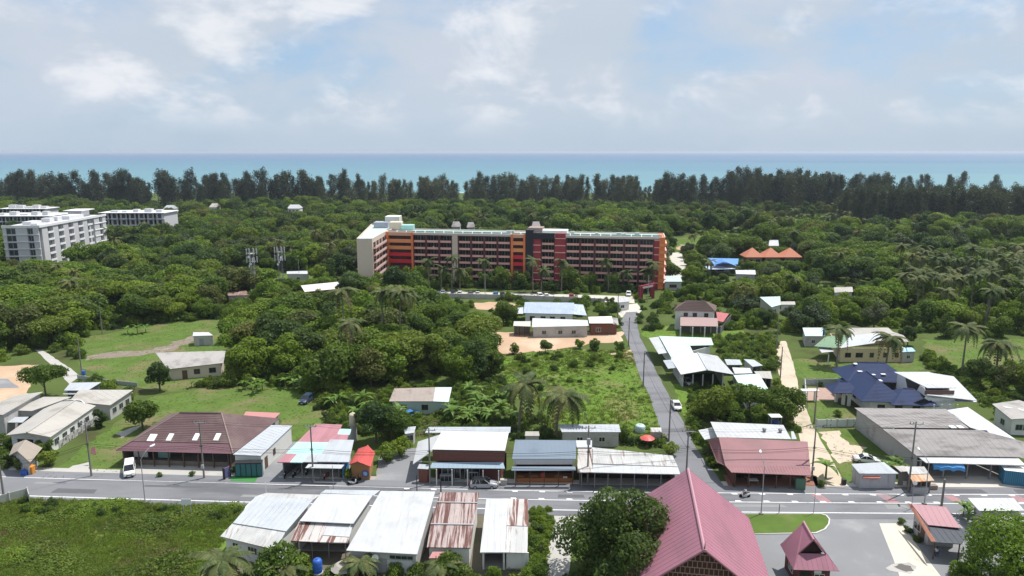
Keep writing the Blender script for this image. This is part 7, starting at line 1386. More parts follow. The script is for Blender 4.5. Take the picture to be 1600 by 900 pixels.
# ---- palms: trunk plus arching fronds
def frond_mesh(L=4.2, droop=1.0, n=15, w=.62, mat=None):
    c, nn, s = [], [], []; mb = MB(); pts = []
    for i in range(n + 1):
        t = i / n; pts.append(Vector((L * (t - .18 * droop * t * t * t), 0, L * (.46 * t - .92 * droop * t * t))))
    mb.path(pts[::3], .03, 3)
    for i in range(1, n + 1):
        p = pts[i]; d = (pts[i] - pts[i - 1]).normalized(); t = i / n; ll = w * (math.sin(math.pi * min(1, t * .9 + .12)) * .9 + .25)
        for sg in (-1, 1):
            for o in (0, .5):
                q = p - d * (L / n * o); e = q + Vector((d.x * ll * .45, sg * ll, d.z * ll * .45 - ll * .38 - .1 * rnd.random())); wd = d * .125; mb.add([q - wd, q + wd, e + wd * .3, e - wd * .3], [(0, 1, 2, 3)])
    return mb.mesh('palm_frond', mat or LEAF['palm'])
FR = [frond_mesh(4.2, d) for d in (.55, .85, 1.15, 1.5)]; FR.append(frond_mesh(3.8, 2.0, mat=LEAF['dry']))
def palm_trunk(h, lean, key):
    def f():
        mb = MB(); n = 7; pts = [Vector((lean * (k / n) ** 2, 0, h * k / n)) for k in range(n + 1)]; mb.path(pts, [.22 - .1 * (k / n) for k in range(n + 1)], 7)
        for k in range(n): mb.lathe([(.235 - .1 * k / n, 0), (.235 - .1 * k / n, .08)], 7, tuple(pts[k]), False)
        return mb.mesh('palm_trunk', PALMBARK)
    return cached(('ptrunk', key), f)
def palm_crown_mesh(key, n=16, scale=1.0):
    def f():
        bm_v, bm_f = [], []
        for i in range(n):
            me = FR[[0, 1, 1, 2, 2, 3, 4][rnd.randrange(7)] if i > 4 else 0]; a = i * 2.399; tilt = rnd.uniform(-.5, .75); M4 = Matrix.Rotation(a, 4, 'Z') @ Matrix.Rotation(tilt, 4, 'Y'); o = len(bm_v)
            bm_v += [tuple(M4 @ v.co * scale) for v in me.vertices]; bm_f += [tuple(i_ + o for i_ in p.vertices) for p in me.polygons]
        me = bpy.data.meshes.new('palm_crown'); me.from_pydata(bm_v, [], bm_f); me.materials.append(LEAF['palm']); return me
    return cached(('pcrown', key), f)
def palm(label, loc, h, s=1.0, detail=False, group=None, lean=None):
    k = rnd.randrange(4); ln = (0, .4, .9, 1.5)[k] if lean is None else lean; t = thing('coconut_palm', label, 'palm tree', loc, rnd.uniform(0, 6.28), group); inst('trunk', palm_trunk(10, ln, (k, ln)), t, scl=(s, s, h / 10)); top = (ln * s, 0, h)
    if detail:
        for i in range(22):
            m = FR[0] if i < 4 else FR[[0, 1, 1, 2, 2, 3, 4][rnd.randrange(7)]] if i < 19 else FR[rnd.choice((3, 4))]; q = rnd.uniform(.85, 1.12) * s; inst('frond', m, t, top, (0, rnd.uniform(-.30, .30), i * 2.399 + rnd.uniform(-.2, .2)), (q, q, q))
        for i in range(6): inst('coconut', cached('coco', lambda: MB().lathe([(.02, -.16), (.13, -.1), (.16, 0), (.12, .1), (.02, .16)], 8).mesh('coconut', M('coconut_green', (.12, .15, .04), .6, .2), True)), t, (top[0] + .25 * math.cos(i), .25 * math.sin(i * 1.3), h - .25))
    else: inst('crown', palm_crown_mesh(k), t, top, scl=s)
    return t
# ---- banana plants
def banana_leaf():
    mb = MB(); n = 7; L = 2.4
    for i in range(n):
        f = lambda t: (Vector((L * t * (.5 + .35 * t), 0, L * (.95 * t - .75 * t * t))), .34 * math.sin(math.pi * min(1, .08 + t * .92)) + .02)
        (a, wa), (b, wb) = f(i / n), f((i + 1) / n)
        for sg in (-1, 1): mb.add([a, b, b + Vector((0, sg * wb, .12 * wb)), a + Vector((0, sg * wa, .12 * wa))], [(0, 1, 2, 3)])
    return mb.mesh('banana_leaf', LEAF['banana'])
BL_ = banana_leaf(); BST = MB().tube((0, 0, 0), (0, 0, 1.6), .14, .08, 7).mesh('banana_stem', M('banana_stem', (.17, .19, .07), .7, .2))
def banana(label, loc, s=1.0, group=None):
    t = thing('banana_plant', label, 'banana plant', loc, rnd.uniform(0, 6.28), group); inst('stem', BST, t, scl=s)
    for i in range(8): inst('leaf', BL_, t, (0, 0, 1.5 * s), (0, rnd.uniform(-.35, .55), i * 2.4 + rnd.uniform(-.2, .2)), s * rnd.uniform(.75, 1.1))
    return t
# ---- scattered growth that nobody could count, as geometry-node points
def scatter(name, label, pts, scl, objs, seed=0, ids=None):
    n = len(pts); me = bpy.data.meshes.new(name); me.vertices.add(n); me.vertices.foreach_set('co', np.asarray(pts, np.float32).ravel())
    r = np.random.RandomState(seed)
    for nm, ty, ar in (('scl', 'FLOAT', np.asarray(scl, np.float32)), ('rot', 'FLOAT', r.uniform(0, 6.28, n).astype(np.float32)), ('pid', 'INT', (r.randint(0, len(objs), n) if ids is None else np.asarray(ids)).astype(np.int32))): a = me.attributes.new(nm, ty, 'POINT'); a.data.foreach_set('value', ar)
    o = bpy.data.objects.new(name, me); COL.objects.link(o); tag(o, label, None, None, 'stuff')
    ng = bpy.data.node_groups.new(name, 'GeometryNodeTree'); ng.interface.new_socket('Geometry', in_out='INPUT', socket_type='NodeSocketGeometry'); ng.interface.new_socket('Geometry', in_out='OUTPUT', socket_type='NodeSocketGeometry')
    gi, go = ng.nodes.new('NodeGroupInput'), ng.nodes.new('NodeGroupOutput'); ip = ng.nodes.new('GeometryNodeInstanceOnPoints'); jn = ng.nodes.new('GeometryNodeJoinGeometry')
    for ob in objs[::-1]: oi = ng.nodes.new('GeometryNodeObjectInfo'); oi.inputs['Object'].default_value = ob; oi.inputs['As Instance'].default_value = True; ng.links.new(oi.outputs['Geometry'], jn.inputs[0])
    def na(nm, ty): a = ng.nodes.new('GeometryNodeInputNamedAttribute'); a.data_type = ty; a.inputs[0].default_value = nm; return a.outputs['Attribute']
    cb = ng.nodes.new('ShaderNodeCombineXYZ'); ng.links.new(na('rot', 'FLOAT'), cb.inputs[2]); e2r = ng.nodes.new('FunctionNodeEulerToRotation'); ng.links.new(cb.outputs[0], e2r.inputs[0])
    ng.links.new(gi.outputs[0], ip.inputs['Points']); ng.links.new(jn.outputs[0], ip.inputs['Instance']); ip.inputs['Pick Instance'].default_value = True; ng.links.new(na('pid', 'INT'), ip.inputs['Instance Index']); ng.links.new(e2r.outputs[0], ip.inputs['Rotation']); ng.links.new(na('scl', 'FLOAT'), ip.inputs['Scale']); ng.links.new(ip.outputs[0], go.inputs[0])
    md = o.modifiers.new('scatter', 'NODES'); md.node_group = ng; return o
def src(name, mesh): o = bpy.data.objects.new(name, mesh); return o      # instance source, kept out of the scene
def tuft(mat, n, h, w, sp):
    mb = MB()
    for i in range(n): a = rnd.uniform(0, 6.28); r = sp * math.sqrt(rnd.random()); x, y = r * math.cos(a), r * math.sin(a); hh = h * rnd.uniform(.5, 1.1); dx, dy = rnd.uniform(-.5, .5) * hh, rnd.uniform(-.5, .5) * hh; q = rnd.uniform(0, 3.14); ux, uy = w * math.cos(q), w * math.sin(q); mb.add([(x - ux, y - uy, 0), (x + ux, y + uy, 0), (x + dx + ux * .6, y + dy + uy * .6, hh * .7), (x + dx * 1.5, y + dy * 1.5, hh)], [(0, 1, 2, 3)])
    return mb.mesh('grass_tuft', mat)
def weed(mat, n, r, h, size): c = NR.normal(size=(n, 3)) * np.array([r * .5, r * .5, h * .3]); c[:, 2] = np.abs(c[:, 2]) * 1.0 + .06; d = NR.normal(size=(n, 3)); d[:, 2] = np.abs(d[:, 2]) + .6; return quads_mesh('weed_clump', c, d, size * NR.uniform(.6, 1.4, n), mat)
TUFT = [src('tuft', tuft(LEAF['weed'], 16, .34, .035, .35)), src('tuft', tuft(LEAF['weed'], 14, .22, .04, .4)), src('tuft', tuft(LEAF['olive'], 14, .3, .03, .35))]
WEED = [src('weed', weed(LEAF['weed'], 70, .7, .5, .13)), src('weed', weed(LEAF['bright'], 80, .8, .7, .14)), src('weed', weed(LEAF['mid'], 80, .8, .8, .14)), src('weed', weed(LEAF['olive'], 60, .7, .5, .12)), src('weed', weed(LEAF['dry'], 60, .8, .4, .1))]
BUSH = [src('bush', PROTO[k][0]) for k in ('shrub_dark', 'shrub_bright', 'shrub_mid')]
def in_polys(n, polys, dens=None, avoid=()):
    out = []
    for poly in polys:
        xs, ys = [p[0] for p in poly], [p[1] for p in poly]; A = abs(sum(poly[i][0] * poly[(i + 1) % len(poly)][1] - poly[(i + 1) % len(poly)][0] * poly[i][1] for i in range(len(poly)))) / 2; want = int(A * dens); k = 0; tries = 0
        while k < want and tries < want * 8:
            tries += 1; x, y = rnd.uniform(min(xs), max(xs)), rnd.uniform(min(ys), max(ys))
            if inpoly(x, y, poly) and not any(inpoly(x, y, a) for a in avoid): out.append((x, y)); k += 1
    return out
GP = lambda L: [tuple(P(x, y, 0)[:2]) for x, y in L]
HARD = [p for k in ('side_road', 'driveway', 'forecourt', 'path', 'car_park', 'gravel_yard', 'parking_lot', 'apron') for p in PATCH.get(k, [])]
BUILT = list(NOTREE)
def pts3(l, z=0.0): return [(x, y, z) for x, y in l]
def noise2(x, y, s): return .5 + .25 * math.sin(x / s + 1.7 * math.sin(y / s * .8)) + .25 * math.sin(y / s * 1.3 + 1.1 * math.sin(x / s * .7 + 2))
fl = [GP([(-60, 776), (46, 779), (395, 793), (345, 850), (300, 912), (-120, 912)])]
a = in_polys(0, fl, 7, HARD); scatter('field_grass', 'rough grass and creepers of the green field at bottom left', pts3(a), [rnd.uniform(.7, 1.7) for _ in a], TUFT, 1)
a = [p for p in in_polys(0, fl, 5.5, HARD)]; ids = [4 if noise2(x + 20, y + 7, 3.3) > .78 and rnd.random() < .7 else 0 if noise2(x, y, 4) > .62 else 1 if noise2(x + 9, y, 3) > .5 else rnd.choice((2, 3, 0, 3)) for x, y in a]; scatter('creeper_growth', 'tangled creepers and weeds over the field at bottom left', pts3(a), [.22 + 1.05 * noise2(x + 3, y - 5, 2.7) ** 1.7 + rnd.uniform(0, .25) for x, y in a], WEED, 2, ids=ids)
a = in_polys(0, [GP([(0, 782), (60, 782), (110, 792), (240, 793), (300, 800), (390, 800), (385, 812), (250, 806), (100, 806), (20, 812)])], .5); scatter('creeper_mounds', 'mounds of creeper along the near edge of the road', pts3(a, -.2), [rnd.uniform(.35, .75) for _ in a], BUSH, 3)
lawns = [p for p in PATCH['lawn']] + PATCH['island']; a = in_polys(0, lawns, 1.0, HARD); scatter('lawn_grass', 'short grass of the lawns among the houses', pts3(a), [rnd.uniform(.3, .7) for _ in a], TUFT, 4)
a = in_polys(0, PATCH['field'][:1], 2.6, HARD); scatter('meadow_grass', 'lush grass of the meadow beside the lane', pts3(a), [rnd.uniform(.5, 1.2) * (.5 + noise2(x, y, 9)) for x, y in a], TUFT, 5)
a = in_polys(0, PATCH['field'][:1], .55, HARD); a = [p for p in a if noise2(p[0], p[1], 6) > .42 or rnd.random() < .25]; scatter('meadow_weeds', 'weeds and creepers in the meadow beside the lane', pts3(a), [rnd.uniform(.3, 1.0) for _ in a], WEED, 6)
a = in_polys(0, [GP([(800, 557), (985, 556), (985, 580), (950, 592), (850, 612), (792, 602)])], .045, HARD); scatter('meadow_bushes', 'tall weedy bushes at the far side of the meadow below the dirt lot', pts3(a, -.2), [rnd.uniform(.4, 1.2) for _ in a], BUSH, 19)
# bushy ground between houses: everything that is neither lawn, lane nor building
ST_AV = HARD + BUILT
scrub = [GP(q) for q in ([(470, 640), (520, 610), (760, 600), (800, 560), (800, 640), (870, 662), (860, 690), (660, 680), (600, 690), (500, 662)], [(1085, 600), (1130, 612), (1215, 600), (1240, 640), (1255, 690), (1240, 672), (1110, 655), (1085, 690), (1066, 640)], [(1110, 530), (1215, 520), (1215, 585), (1130, 575), (1118, 545)], [(870, 678), (1040, 676), (1045, 700), (900, 690)], [(1440, 585), (1620, 575), (1620, 640), (1540, 640), (1480, 590)], [(795, 556), (985, 554), (985, 572), (800, 588)], [(60, 700), (-30, 690), (-30, 745), (60, 745)], [(1090, 690), (1118, 690), (1140, 745), (1115, 740)], [(330, 890), (660, 905), (760, 895), (840, 905), (840, 925), (330, 925)], [(826, 800), (858, 797), (862, 825), (842, 912), (818, 912)])]
a = in_polys(0, scrub, .28, ST_AV); scatter('undergrowth', 'bushy undergrowth between the houses', pts3(a, -.15), [rnd.uniform(.35, 1.1) for _ in a], BUSH, 7)
a = in_polys(0, scrub, .5, ST_AV); scatter('undergrowth_weeds', 'weeds between the houses', pts3(a), [rnd.uniform(.5, 1.8) for _ in a], WEED, 8)
a = in_polys(0, [GP([(826, 800), (858, 797), (863, 822), (846, 905), (822, 905), (838, 850)])], 2.6); scatter('hedge_growth', 'bright green hedge along the concrete path', pts3(a, -.1), [rnd.uniform(.35, .62) for _ in a], [BUSH[1]], 9)
patch('scrub_field', [(1425, 366), (1560, 362), (1600, 395), (1450, 412)], G_field, 1, 4, 8, notree=False); a = []
for k in range(5200):
    y = 215 + 480 * rnd.random() ** 1.1; hw = .76 * y + 50; x = rnd.uniform(-hw, hw)
    if not any(inpoly(x, y, q) for q in NOTREE): a.append((x, y))
scatter('forest_undergrowth', 'dense low growth on the floor of the wood', pts3(a, -.3), [rnd.uniform(.8, 2.0) for _ in a], BUSH, 10)
# ---- hand placed trees
def at(px, py): return P(px, py)
tree('big_near', 'large leafy tree beside the pink gabled hall, nearest of all trees', PD(960, 84.5), 1.14, 1.1); tree('big_right', 'huge rounded bush-like tree filling the bottom right corner', PD(1600, 81), 1.2, 1.26)
hand = [('round_mid', 'lone leafy tree on the lawn left of the maroon restaurant', 223, 672, .72), ('spread_mid', 'spreading dark tree by the dirt yard behind the grey roofs', 72, 622, .85), ('round_dark', 'dense dark tree left of the cream house on the meadow edge', 250, 610, .7), ('tall_dark', 'dark bushy tree at the corner of the long grey house', 158, 668, .42), ('small_bright', 'small yellow green tree beside the tan tiled hut', 78, 728, .85), ('small_mid', 'small bush tree in front of the tan tiled hut', 34, 734, .7), ('small_mid', 'leafy shrub at the gable end of the long grey house', 70, 712, .8),
        ('round_dark', 'dark round tree behind the red roofed ochre hut', 588, 692, .85), ('round_mid', 'green tree just right of the dark one behind the ochre hut', 612, 688, .8), ('small_bright', 'bush with white flowers beside the driveway', 604, 722, 1.0), ('small_bright', 'flowering bush behind the other one beside the driveway', 625, 712, 1.05), ('small_bright', 'little bush between the scooters and the ochre hut', 543, 748, .5),
        ('round_dark2', 'very dark dense tree at the edge of the meadow and dirt lot', 740, 592, .95), ('round_mid', 'broad tree in front of the mint roof by the white hatchback', 1118, 660, .88), ('spread_mid', 'broad green tree behind the tank house by the rose restaurant', 1170, 655, .8), ('round_mid', 'dense tree overhanging the pale lane above the rose restaurant', 1226, 660, .85), ('small_mid', 'small tree between the broad trees left of the pale lane', 1148, 668, 1.0), ('small_bright', 'small bright bush at the lane side of the rose restaurant', 1112, 728, .55),
        ('round_mid', 'thin tree in the orange dirt lot', 852, 552, .42), ('small_mid', 'small sparse tree in the orange dirt lot left of the thin one', 803, 553, .8), ('small_mid', 'bush at the right side of the orange dirt lot', 930, 548, .9), ('small_bright', 'second bush at the right side of the orange dirt lot', 905, 545, .8), ('small_mid', 'bush beside the lane at the end of the dirt lot', 968, 550, .8),
        ('grey', 'broad grey green tree right of the red gateway, first of two', 1275, 518, 1.05), ('grey', 'broad grey green tree behind the yellow house, second of two', 1365, 514, 1.05), ('column_dark', 'tall dark columnar tree right of the yellow house', 1478, 528, 1.0), ('round_dark', 'dark tree in front of the columnar tree right of the yellow house', 1418, 540, .6), ('olive', 'brownish olive tree at the right behind the white modern house', 1568, 612, .75), ('round_mid', 'green tree at the right edge behind the grey roofed house', 1600, 616, .85), ('round_dark', 'dark tree left of the olive one behind the white modern house', 1530, 606, .75), ('small_dark' if 'small_dark' in PROTO else 'small_mid', 'bush in the garden at the right of the grey warehouse', 1560, 655, .7),
        ('round_bright', 'bright rounded tree in front of the orange villas, beside the blue roof', 1134, 405, 1.15), ('column_dark', 'dark pointed cypress left of the white end of the red hotel', 518, 442, 1.0), ('column_dark', 'second dark pointed cypress left of the red hotel', 503, 444, .85), ('round_mid', 'green tree at the right end of the red hotel', 1047, 440, .95), ('round_mid', 'green tree at the left of the blue roofed house', 1084, 436, .85), ('grey', 'grey leafless looking tree behind the car park lane, right of the hotel', 1074, 402, .95),
        ('round_mid', 'tree cluster in front of the left end of the red hotel, rightmost', 648, 468, 1.2), ('round_dark', 'tree cluster in front of the left end of the red hotel, darkest', 618, 468, 1.3), ('round_bright', 'yellow green tree in front of the left end of the red hotel', 592, 462, 1.0), ('small_mid', 'bush at the left end of the long white shed', 846, 516, .85), ('small_mid', 'bush in the middle of the long white shed', 873, 517, .75), ('small_bright', 'bush before the right end of the pale blue hall', 905, 492, .9), ('round_mid', 'tree left of the pale blue roofed hall', 790, 506, .85), ('small_mid', 'bush before the left window of the pale blue hall', 826, 496, .8), ('small_mid', 'dark bush beside the white gatehouse of the hotel', 953, 480, 1.0),
        ('small_mid', 'green bush behind the weathered white roof, left', 943, 692, .75), ('small_mid', 'green bush behind the weathered white roof, middle', 975, 690, .8), ('small_bright', 'bush beside the lane at the end of the weathered white roof', 1046, 712, .75), ('shrub_mid', 'small bush on the garden lawn of the navy house', 1309, 651, .7)]
for k, lb, px, py, s in hand: tree(k, lb, at(px, py), s)
for px, h, lb in ((352, 4.6, 'palm in the bottom left corner of the white roofed houses'), ): palm(lb, PD(px, 80.5), h, 1.15, True)
for px, py, h, s, lb in ((811, 672, 9.2, 1.35, 'coconut palm beside the small grey shed, left of two'), (869, 682, 8.6, 1.4, 'coconut palm in front of the meadow, right of two'), (1307, 574, 10, 1.15, 'coconut palm left of two in front of the yellow house'), (1384, 574, 8.6, 1.2, 'coconut palm right of two in front of the yellow house'), (1503, 580, 11.5, 1.2, 'tall coconut palm in the lawn right of the yellow house'), (1556, 584, 8.2, 1.4, 'broad coconut palm at the right edge of the lawn'), (448, 905, 2.4, .8, 'short palm behind the veranda of the rusty lower roof'), (570, 908, 2.6, .7, 'short palm right of the faded parasol'), (690, 905, 2.2, .8, 'low palm in front of the striped rusty roof house'), (1400, 610, 3.4, .6, 'short palm in front of the navy roofed house porch'),
                          (626, 560, 18.5, 1.15, 'very tall slim palm rising from the wood left of the meadow'), (541, 560, 18.5, 1.2, 'tall palm in the wood, left of the slimmest one'), (597, 556, 18.0, 1.15, 'tall palm in the wood between two taller ones'), (550, 590, 14.0, 1.1, 'palm with hanging dry fronds in the wood'), (118, 505, 14, 1.1, 'coconut palm behind the left meadow among dark trees'), (640, 520, 12, 1.0, 'palm in front of the left end of the red hotel')): palm(lb, at(px, py), h, s, True)
for px, py, s, lb in ((1290, 748, 1.5, 'big banana plant at the corner of the rose restaurant'), (1385, 742, 1.0, 'banana plant between the warehouse and the grey tin shed, left'), (1395, 736, 1.1, 'banana plant between the warehouse and the grey tin shed, middle'), (1404, 742, 1.0, 'banana plant between the warehouse and the grey tin shed, right'), (400, 606, 1.0, 'banana plant at the back of the lawn behind the maroon roof'), (238, 640, .9, 'banana plant behind the lone lawn tree'), (215, 522, 1.2, 'banana clump in the middle of the left meadow'), (228, 520, 1.1, 'banana plant right of the clump in the left meadow'), (200, 522, 1.0, 'young palm-like banana at the left of the meadow clump'), (1522, 806, 1.0, 'banana plant before the grey lean-to at right'), (1505, 806, .9, 'banana plant right of the pink roofed shop'), (1512, 815, .9, 'banana plant below the white canopy shed'), (300, 606, .7, 'small banana plant beside the cream house')): banana(lb, at(px, py), s)
for i in range(46):
    px, py = rnd.uniform(505, 760), rnd.uniform(632, 668)
    if i >= 24: px, py = rnd.uniform(690, 800), rnd.uniform(612, 665)
    q = at(px, py)
    if any(inpoly(q.x, q.y, b) for b in ST_AV): continue
    banana('banana plant in the thicket behind the roadside shops', q, rnd.uniform(.8, 1.35), 'banana thicket behind the shops')
shr = [('shrub_mid', 430, 910, 2.4, 'green bush behind the dark veranda'), ('shrub_bright', 466, 904, 1.7, 'leafy bush left of the blue water tank'), ('shrub_mid', 520, 908, 1.0, 'bush right of the blue water tank'), ('shrub_bright', 620, 900, 1.0, 'yellow green bush behind the largest white roof'), ('shrub_mid', 648, 903, 1.0, 'bush at the rear corner of the largest white roof'), ('shrub_mid', 708, 905, 1.7, 'bush below the striped rusty roof'), ('shrub_bright', 770, 905, 1.0, 'bush below the half rusty roof'), ('shrub_dark', 405, 908, 2.0, 'dark bush between palm and veranda'), ('shrub_bright', 1494, 900, 1.2, 'yellow green bush at the foot of the round tree'), ('shrub_mid', 1408, 818, .5, 'hedge plant at the side of the pink roofed shop'), ('shrub_dark', 1420, 832, .6, 'dark hedge plant along the pink roofed shop'), ('shrub_dark', 1434, 846, .6, 'second dark hedge plant along the pink roofed shop'), ('shrub_mid', 1284, 760, .6, 'potted bush at the right corner of the rose restaurant'), ('shrub_mid', 250, 745, .4, 'pot plant before the maroon restaurant, left'), ('shrub_mid', 300, 743, .45, 'pot plant before the maroon restaurant, right'), ('shrub_dark', 366, 738, .6, 'shrub at the left of the teal kiosk'), ('shrub_dark', 1340, 640, .6, 'shrub by the porch pillars of the navy house'), ('shrub_dark', 1282, 604, .7, 'clipped shrub behind the gate of the navy house')]
for k, px, py, s, lb in shr: tree(k, lb, at(px, py), s, name='shrub', cat='shrub')
# hotel front: palms and dark planting between facade and car park
for i, (px, h) in enumerate(((668, 9.5), (704, 10.5), (717, 6.5), (757, 9.5), (687, 7), (833, 10), (846, 7), (878, 9.5), (952, 9.5), (1022, 9.0), (1012, 6.5), (985, 6.0))): palm('palm in front of the red hotel facade, number %d from its left end' % (i + 1) if False else ('palm before the red hotel, ' + ('first', 'second', 'fourth', 'fifth', 'low one between first and second', 'sixth', 'low one beside the sixth', 'seventh', 'eighth', 'last at the orange end', 'low one beside the last', 'low one nearest the gateway')[i] + ' in the row'), P(px, 458) + Vector((0, 6 if px < 800 else 3, 0)), h * 1.28, 1.05, False, 'palms before the red hotel')
for i in range(34):
    px = 656 + i * 10.8 + rnd.uniform(-3, 3); p = PD(px, 0); u = HA + HD * hu(px); q = u + HN * rnd.uniform(5, 9); tree(rnd.choice(('shrub_dark', 'shrub_dark', 'small_mid')), 'dark flowering bush in the planted strip before the red hotel', q, rnd.uniform(1.5, 2.5), None, name='hotel_bush', cat='bush', group='planting before the red hotel').scale *= 1.0
LM = [('the cell towers', -92, 262), ('the white hotel', -222, 350), ('the left end of the red hotel', -60, 285), ('the back of the red hotel', 0, 305), ('the right end of the red hotel', 66, 285), ('the orange villas', 130, 335), ('the blue roofed house', 105, 318), ('the left meadow', -115, 205), ('the cream house on the meadow', -95, 180), ('the brown and pale roofed house', -26, 150), ('the yellow house', 118, 200), ('the brown roofed white house', 62, 225), ('the mint roofed cottage', 96, 245), ('the palm grove', 190, 250), ('the dirt yard', -150, 180), ('the white roofed shed', -75, 245), ('the pines at left', -420, 640), ('the pines above the red hotel', 20, 680), ('the dark pine wall', 350, 540), ('the beach houses', -260, 560), ('the scrubby clearing', 230, 380)]
ORD = ['nearest', 'second nearest', 'third nearest', 'fourth nearest', 'fifth nearest', 'sixth nearest', 'seventh nearest', 'eighth nearest', 'ninth nearest', 'tenth nearest']
def ok(x, y, h, r, forced=False):
    if any(inpoly(x, y, q) for q in NOTREE): return False
    for q in NOTREE:                                                # keep crowns off roofs and lanes
        for k in range(6):
            if inpoly(x + r * .6 * math.cos(k * 1.05), y + r * .6 * math.sin(k * 1.05), q): return False
    t = proj(x, y, h); b = proj(x, y, h * .15); pr = r * FPX / (y * CT + 10)
    for (x0, y0, x1, y1, D) in GUARD:
        if y < D and t[0] + pr * .8 > x0 and t[0] - pr * .8 < x1 and t[1] < y1 - 2 and b[1] > y0: return False
    return True
zones = [GP(q) for q in ([(-60, 560), (-60, 452), (560, 449), (600, 476), (680, 482), (735, 500), (755, 520), (780, 565), (775, 600), (720, 604), (600, 603), (500, 625), (430, 605), (396, 600), (362, 590), (352, 560), (350, 500), (330, 497), (130, 520), (118, 560), (66, 545), (0, 566)], [(1046, 466), (1660, 452), (1660, 530), (1440, 528), (1410, 512), (1300, 508), (1240, 530), (1180, 520), (1145, 500), (1120, 470)])]
cand = []; G = 7.0
yy = 150.0
while yy < 700:
    g = 8.8 + max(0, yy - 260) * .006; hw = .755 * yy + 45; x = -hw
    while x < hw:
        X, Y = x + rnd.uniform(-.42, .42) * g, yy + rnd.uniform(-.42, .42) * g; x += g
        if Y < 292 and not any(inpoly(X, Y, z) for z in zones): continue
        cand.append((X, Y, g))
    yy += g * .92
near_edge = lambda x: (600 if x < 40 else 600 - (x - 40) * .9 if x < 220 else 430) + 25 * math.sin(x / 40)
trees = []
for X, Y, g in cand:
    px, py = proj(X, Y, 6)
    if Y > near_edge(X) + 40: continue
    clearing = 225 < X < 330 and 345 < Y < 460                        # light scrub right of centre
    grove = px > 1400 and 225 < Y < 420 and py > 345
    if grove and rnd.random() < .62: continue
    if clearing and rnd.random() < .78: continue
    bright = noise2(X, Y, 22); kd = rnd.random()
    if Y < 292 and X < 40: keys = ('round_dark', 'round_mid', 'round_mid', 'spread_mid', 'round_bright', 'tall_mid', 'olive', 'spread_bright') if bright < .62 else ('round_mid', 'round_bright', 'spread_bright', 'olive')
    elif Y < 300: keys = ('spread_bright', 'round_bright', 'round_mid', 'spread_mid') if bright > .4 else ('round_mid', 'spread_mid', 'olive', 'round_dark', 'grey')
    elif Y < 420: keys = ('round_dark', 'round_mid', 'tall_mid', 'round_dark2', 'spread_mid', 'grey', 'round_bright') if bright < .5 else ('round_mid', 'spread_mid', 'round_bright', 'olive', 'grey')
    else: keys = ('round_dark', 'round_mid', 'round_dark2', 'tall_dark', 'spread_mid', 'olive', 'spread_bright') if bright < .55 else ('round_mid', 'spread_mid', 'olive', 'round_bright', 'grey')
    key = rnd.choice(keys); R_, H = PROTO[key][2], PROTO[key][3]
    for s in (rnd.choice((rnd.uniform(.9, 1.25), rnd.uniform(1.2, 1.75))) if Y > 292 else rnd.choice((rnd.uniform(.8, 1.15), rnd.uniform(1.2, 1.8), rnd.uniform(1.2, 1.6))), .8, .58, .4):
        s *= .8 if X > 60 and Y < 300 else 1
        if ok(X, Y, H * s, R_ * s): trees.append((X, Y, key, s)); break
trees.sort(key=lambda t: t[1] / t[3] + (0 if abs(proj(t[0], t[1], 6)[0] - 800) < 830 else 900))
for k, px in enumerate(range(163, 262, 14)): tree(('round_mid', 'tall_mid', 'round_dark')[k % 3], 'tall tree before the right block of the white hotel, ' + ('first', 'second', 'third', 'fourth', 'fifth', 'sixth', 'seventh', 'last')[k] + ' from its left end', PD(px, 408), 1.35, 1.35 + .1 * (k % 2))
gs = in_polys(0, [GP(q) for q in ([(120, 596), (240, 600), (245, 618), (180, 640), (130, 612)], [(270, 600), (460, 596), (450, 618), (270, 612)], [(60, 520), (130, 510), (140, 530), (124, 560), (70, 548)], [(445, 640), (520, 632), (520, 668), (470, 660)], [(0, 690), (30, 690), (40, 735), (-20, 735)], [(1440, 560), (1600, 566), (1600, 580), (1450, 582)], [(1270, 592), (1300, 592), (1440, 575), (1440, 584)])], .09, BUILT); scatter('garden_growth', 'shrubs and young trees round the edges of the lawns', pts3(gs, -.1), [rnd.uniform(.5, 1.7) for _ in gs], BUSH, 18)
for i in range(10): banana('banana plant at the far edge of the lawn behind the maroon roof', P(rnd.uniform(380, 500), rnd.uniform(598, 616)), rnd.uniform(.8, 1.3), 'bananas at the lawn edge')
count = {}
NB = 225
for X, Y, key, s in trees[:NB]:
    lm = min(LM, key=lambda l: (l[1] - X) ** 2 + (l[2] - Y) ** 2); tone = TONE[PROTO[key][4]]; shape = 'spreading' if 'spread' in key else 'tall' if 'tall' in key else 'rounded'; size = 'small ' if s < .6 else ''
    count.setdefault((lm[0], tone, shape, size), []).append((math.hypot(lm[1] - X, lm[2] - Y), X, Y, key, s))
for (l, tone, shape, size), items in count.items():
    items.sort()
    for i, (d, X, Y, key, s) in enumerate(items):
        lab = f"{size}{shape} {tone} tree, {ORD[i]} one to {l}" if i < 10 else f"{size}{shape} {tone} tree in the thick wood around {l}"
        tree(key, lab, (X, Y, 0), s, min(s, 1 + (s - 1) * .45) * rnd.uniform(.9, 1.1), group='trees of the wood around ' + l)
rest = trees[NB:]; kk = sorted({t[2] for t in rest}); so_ = [src('wood', PROTO[k][0]) for k in kk]
scatter('distant_woods', 'dense tropical wood stretching behind the hotel to the pines', [(x, y, -.4) for x, y, _, _ in rest], [t[3] for t in rest], so_, 12, ids=[kk.index(t[2]) for t in rest])
zp = [p for p in in_polys(0, zones, .028, ST_AV) if ok(p[0], p[1], 4, 2)]
scatter('thicket', 'bright bushy thicket filling the gaps between the nearer trees', pts3(zp, -.3), [rnd.uniform(1.2, 2.6) for _ in zp], BUSH[1:], 16)
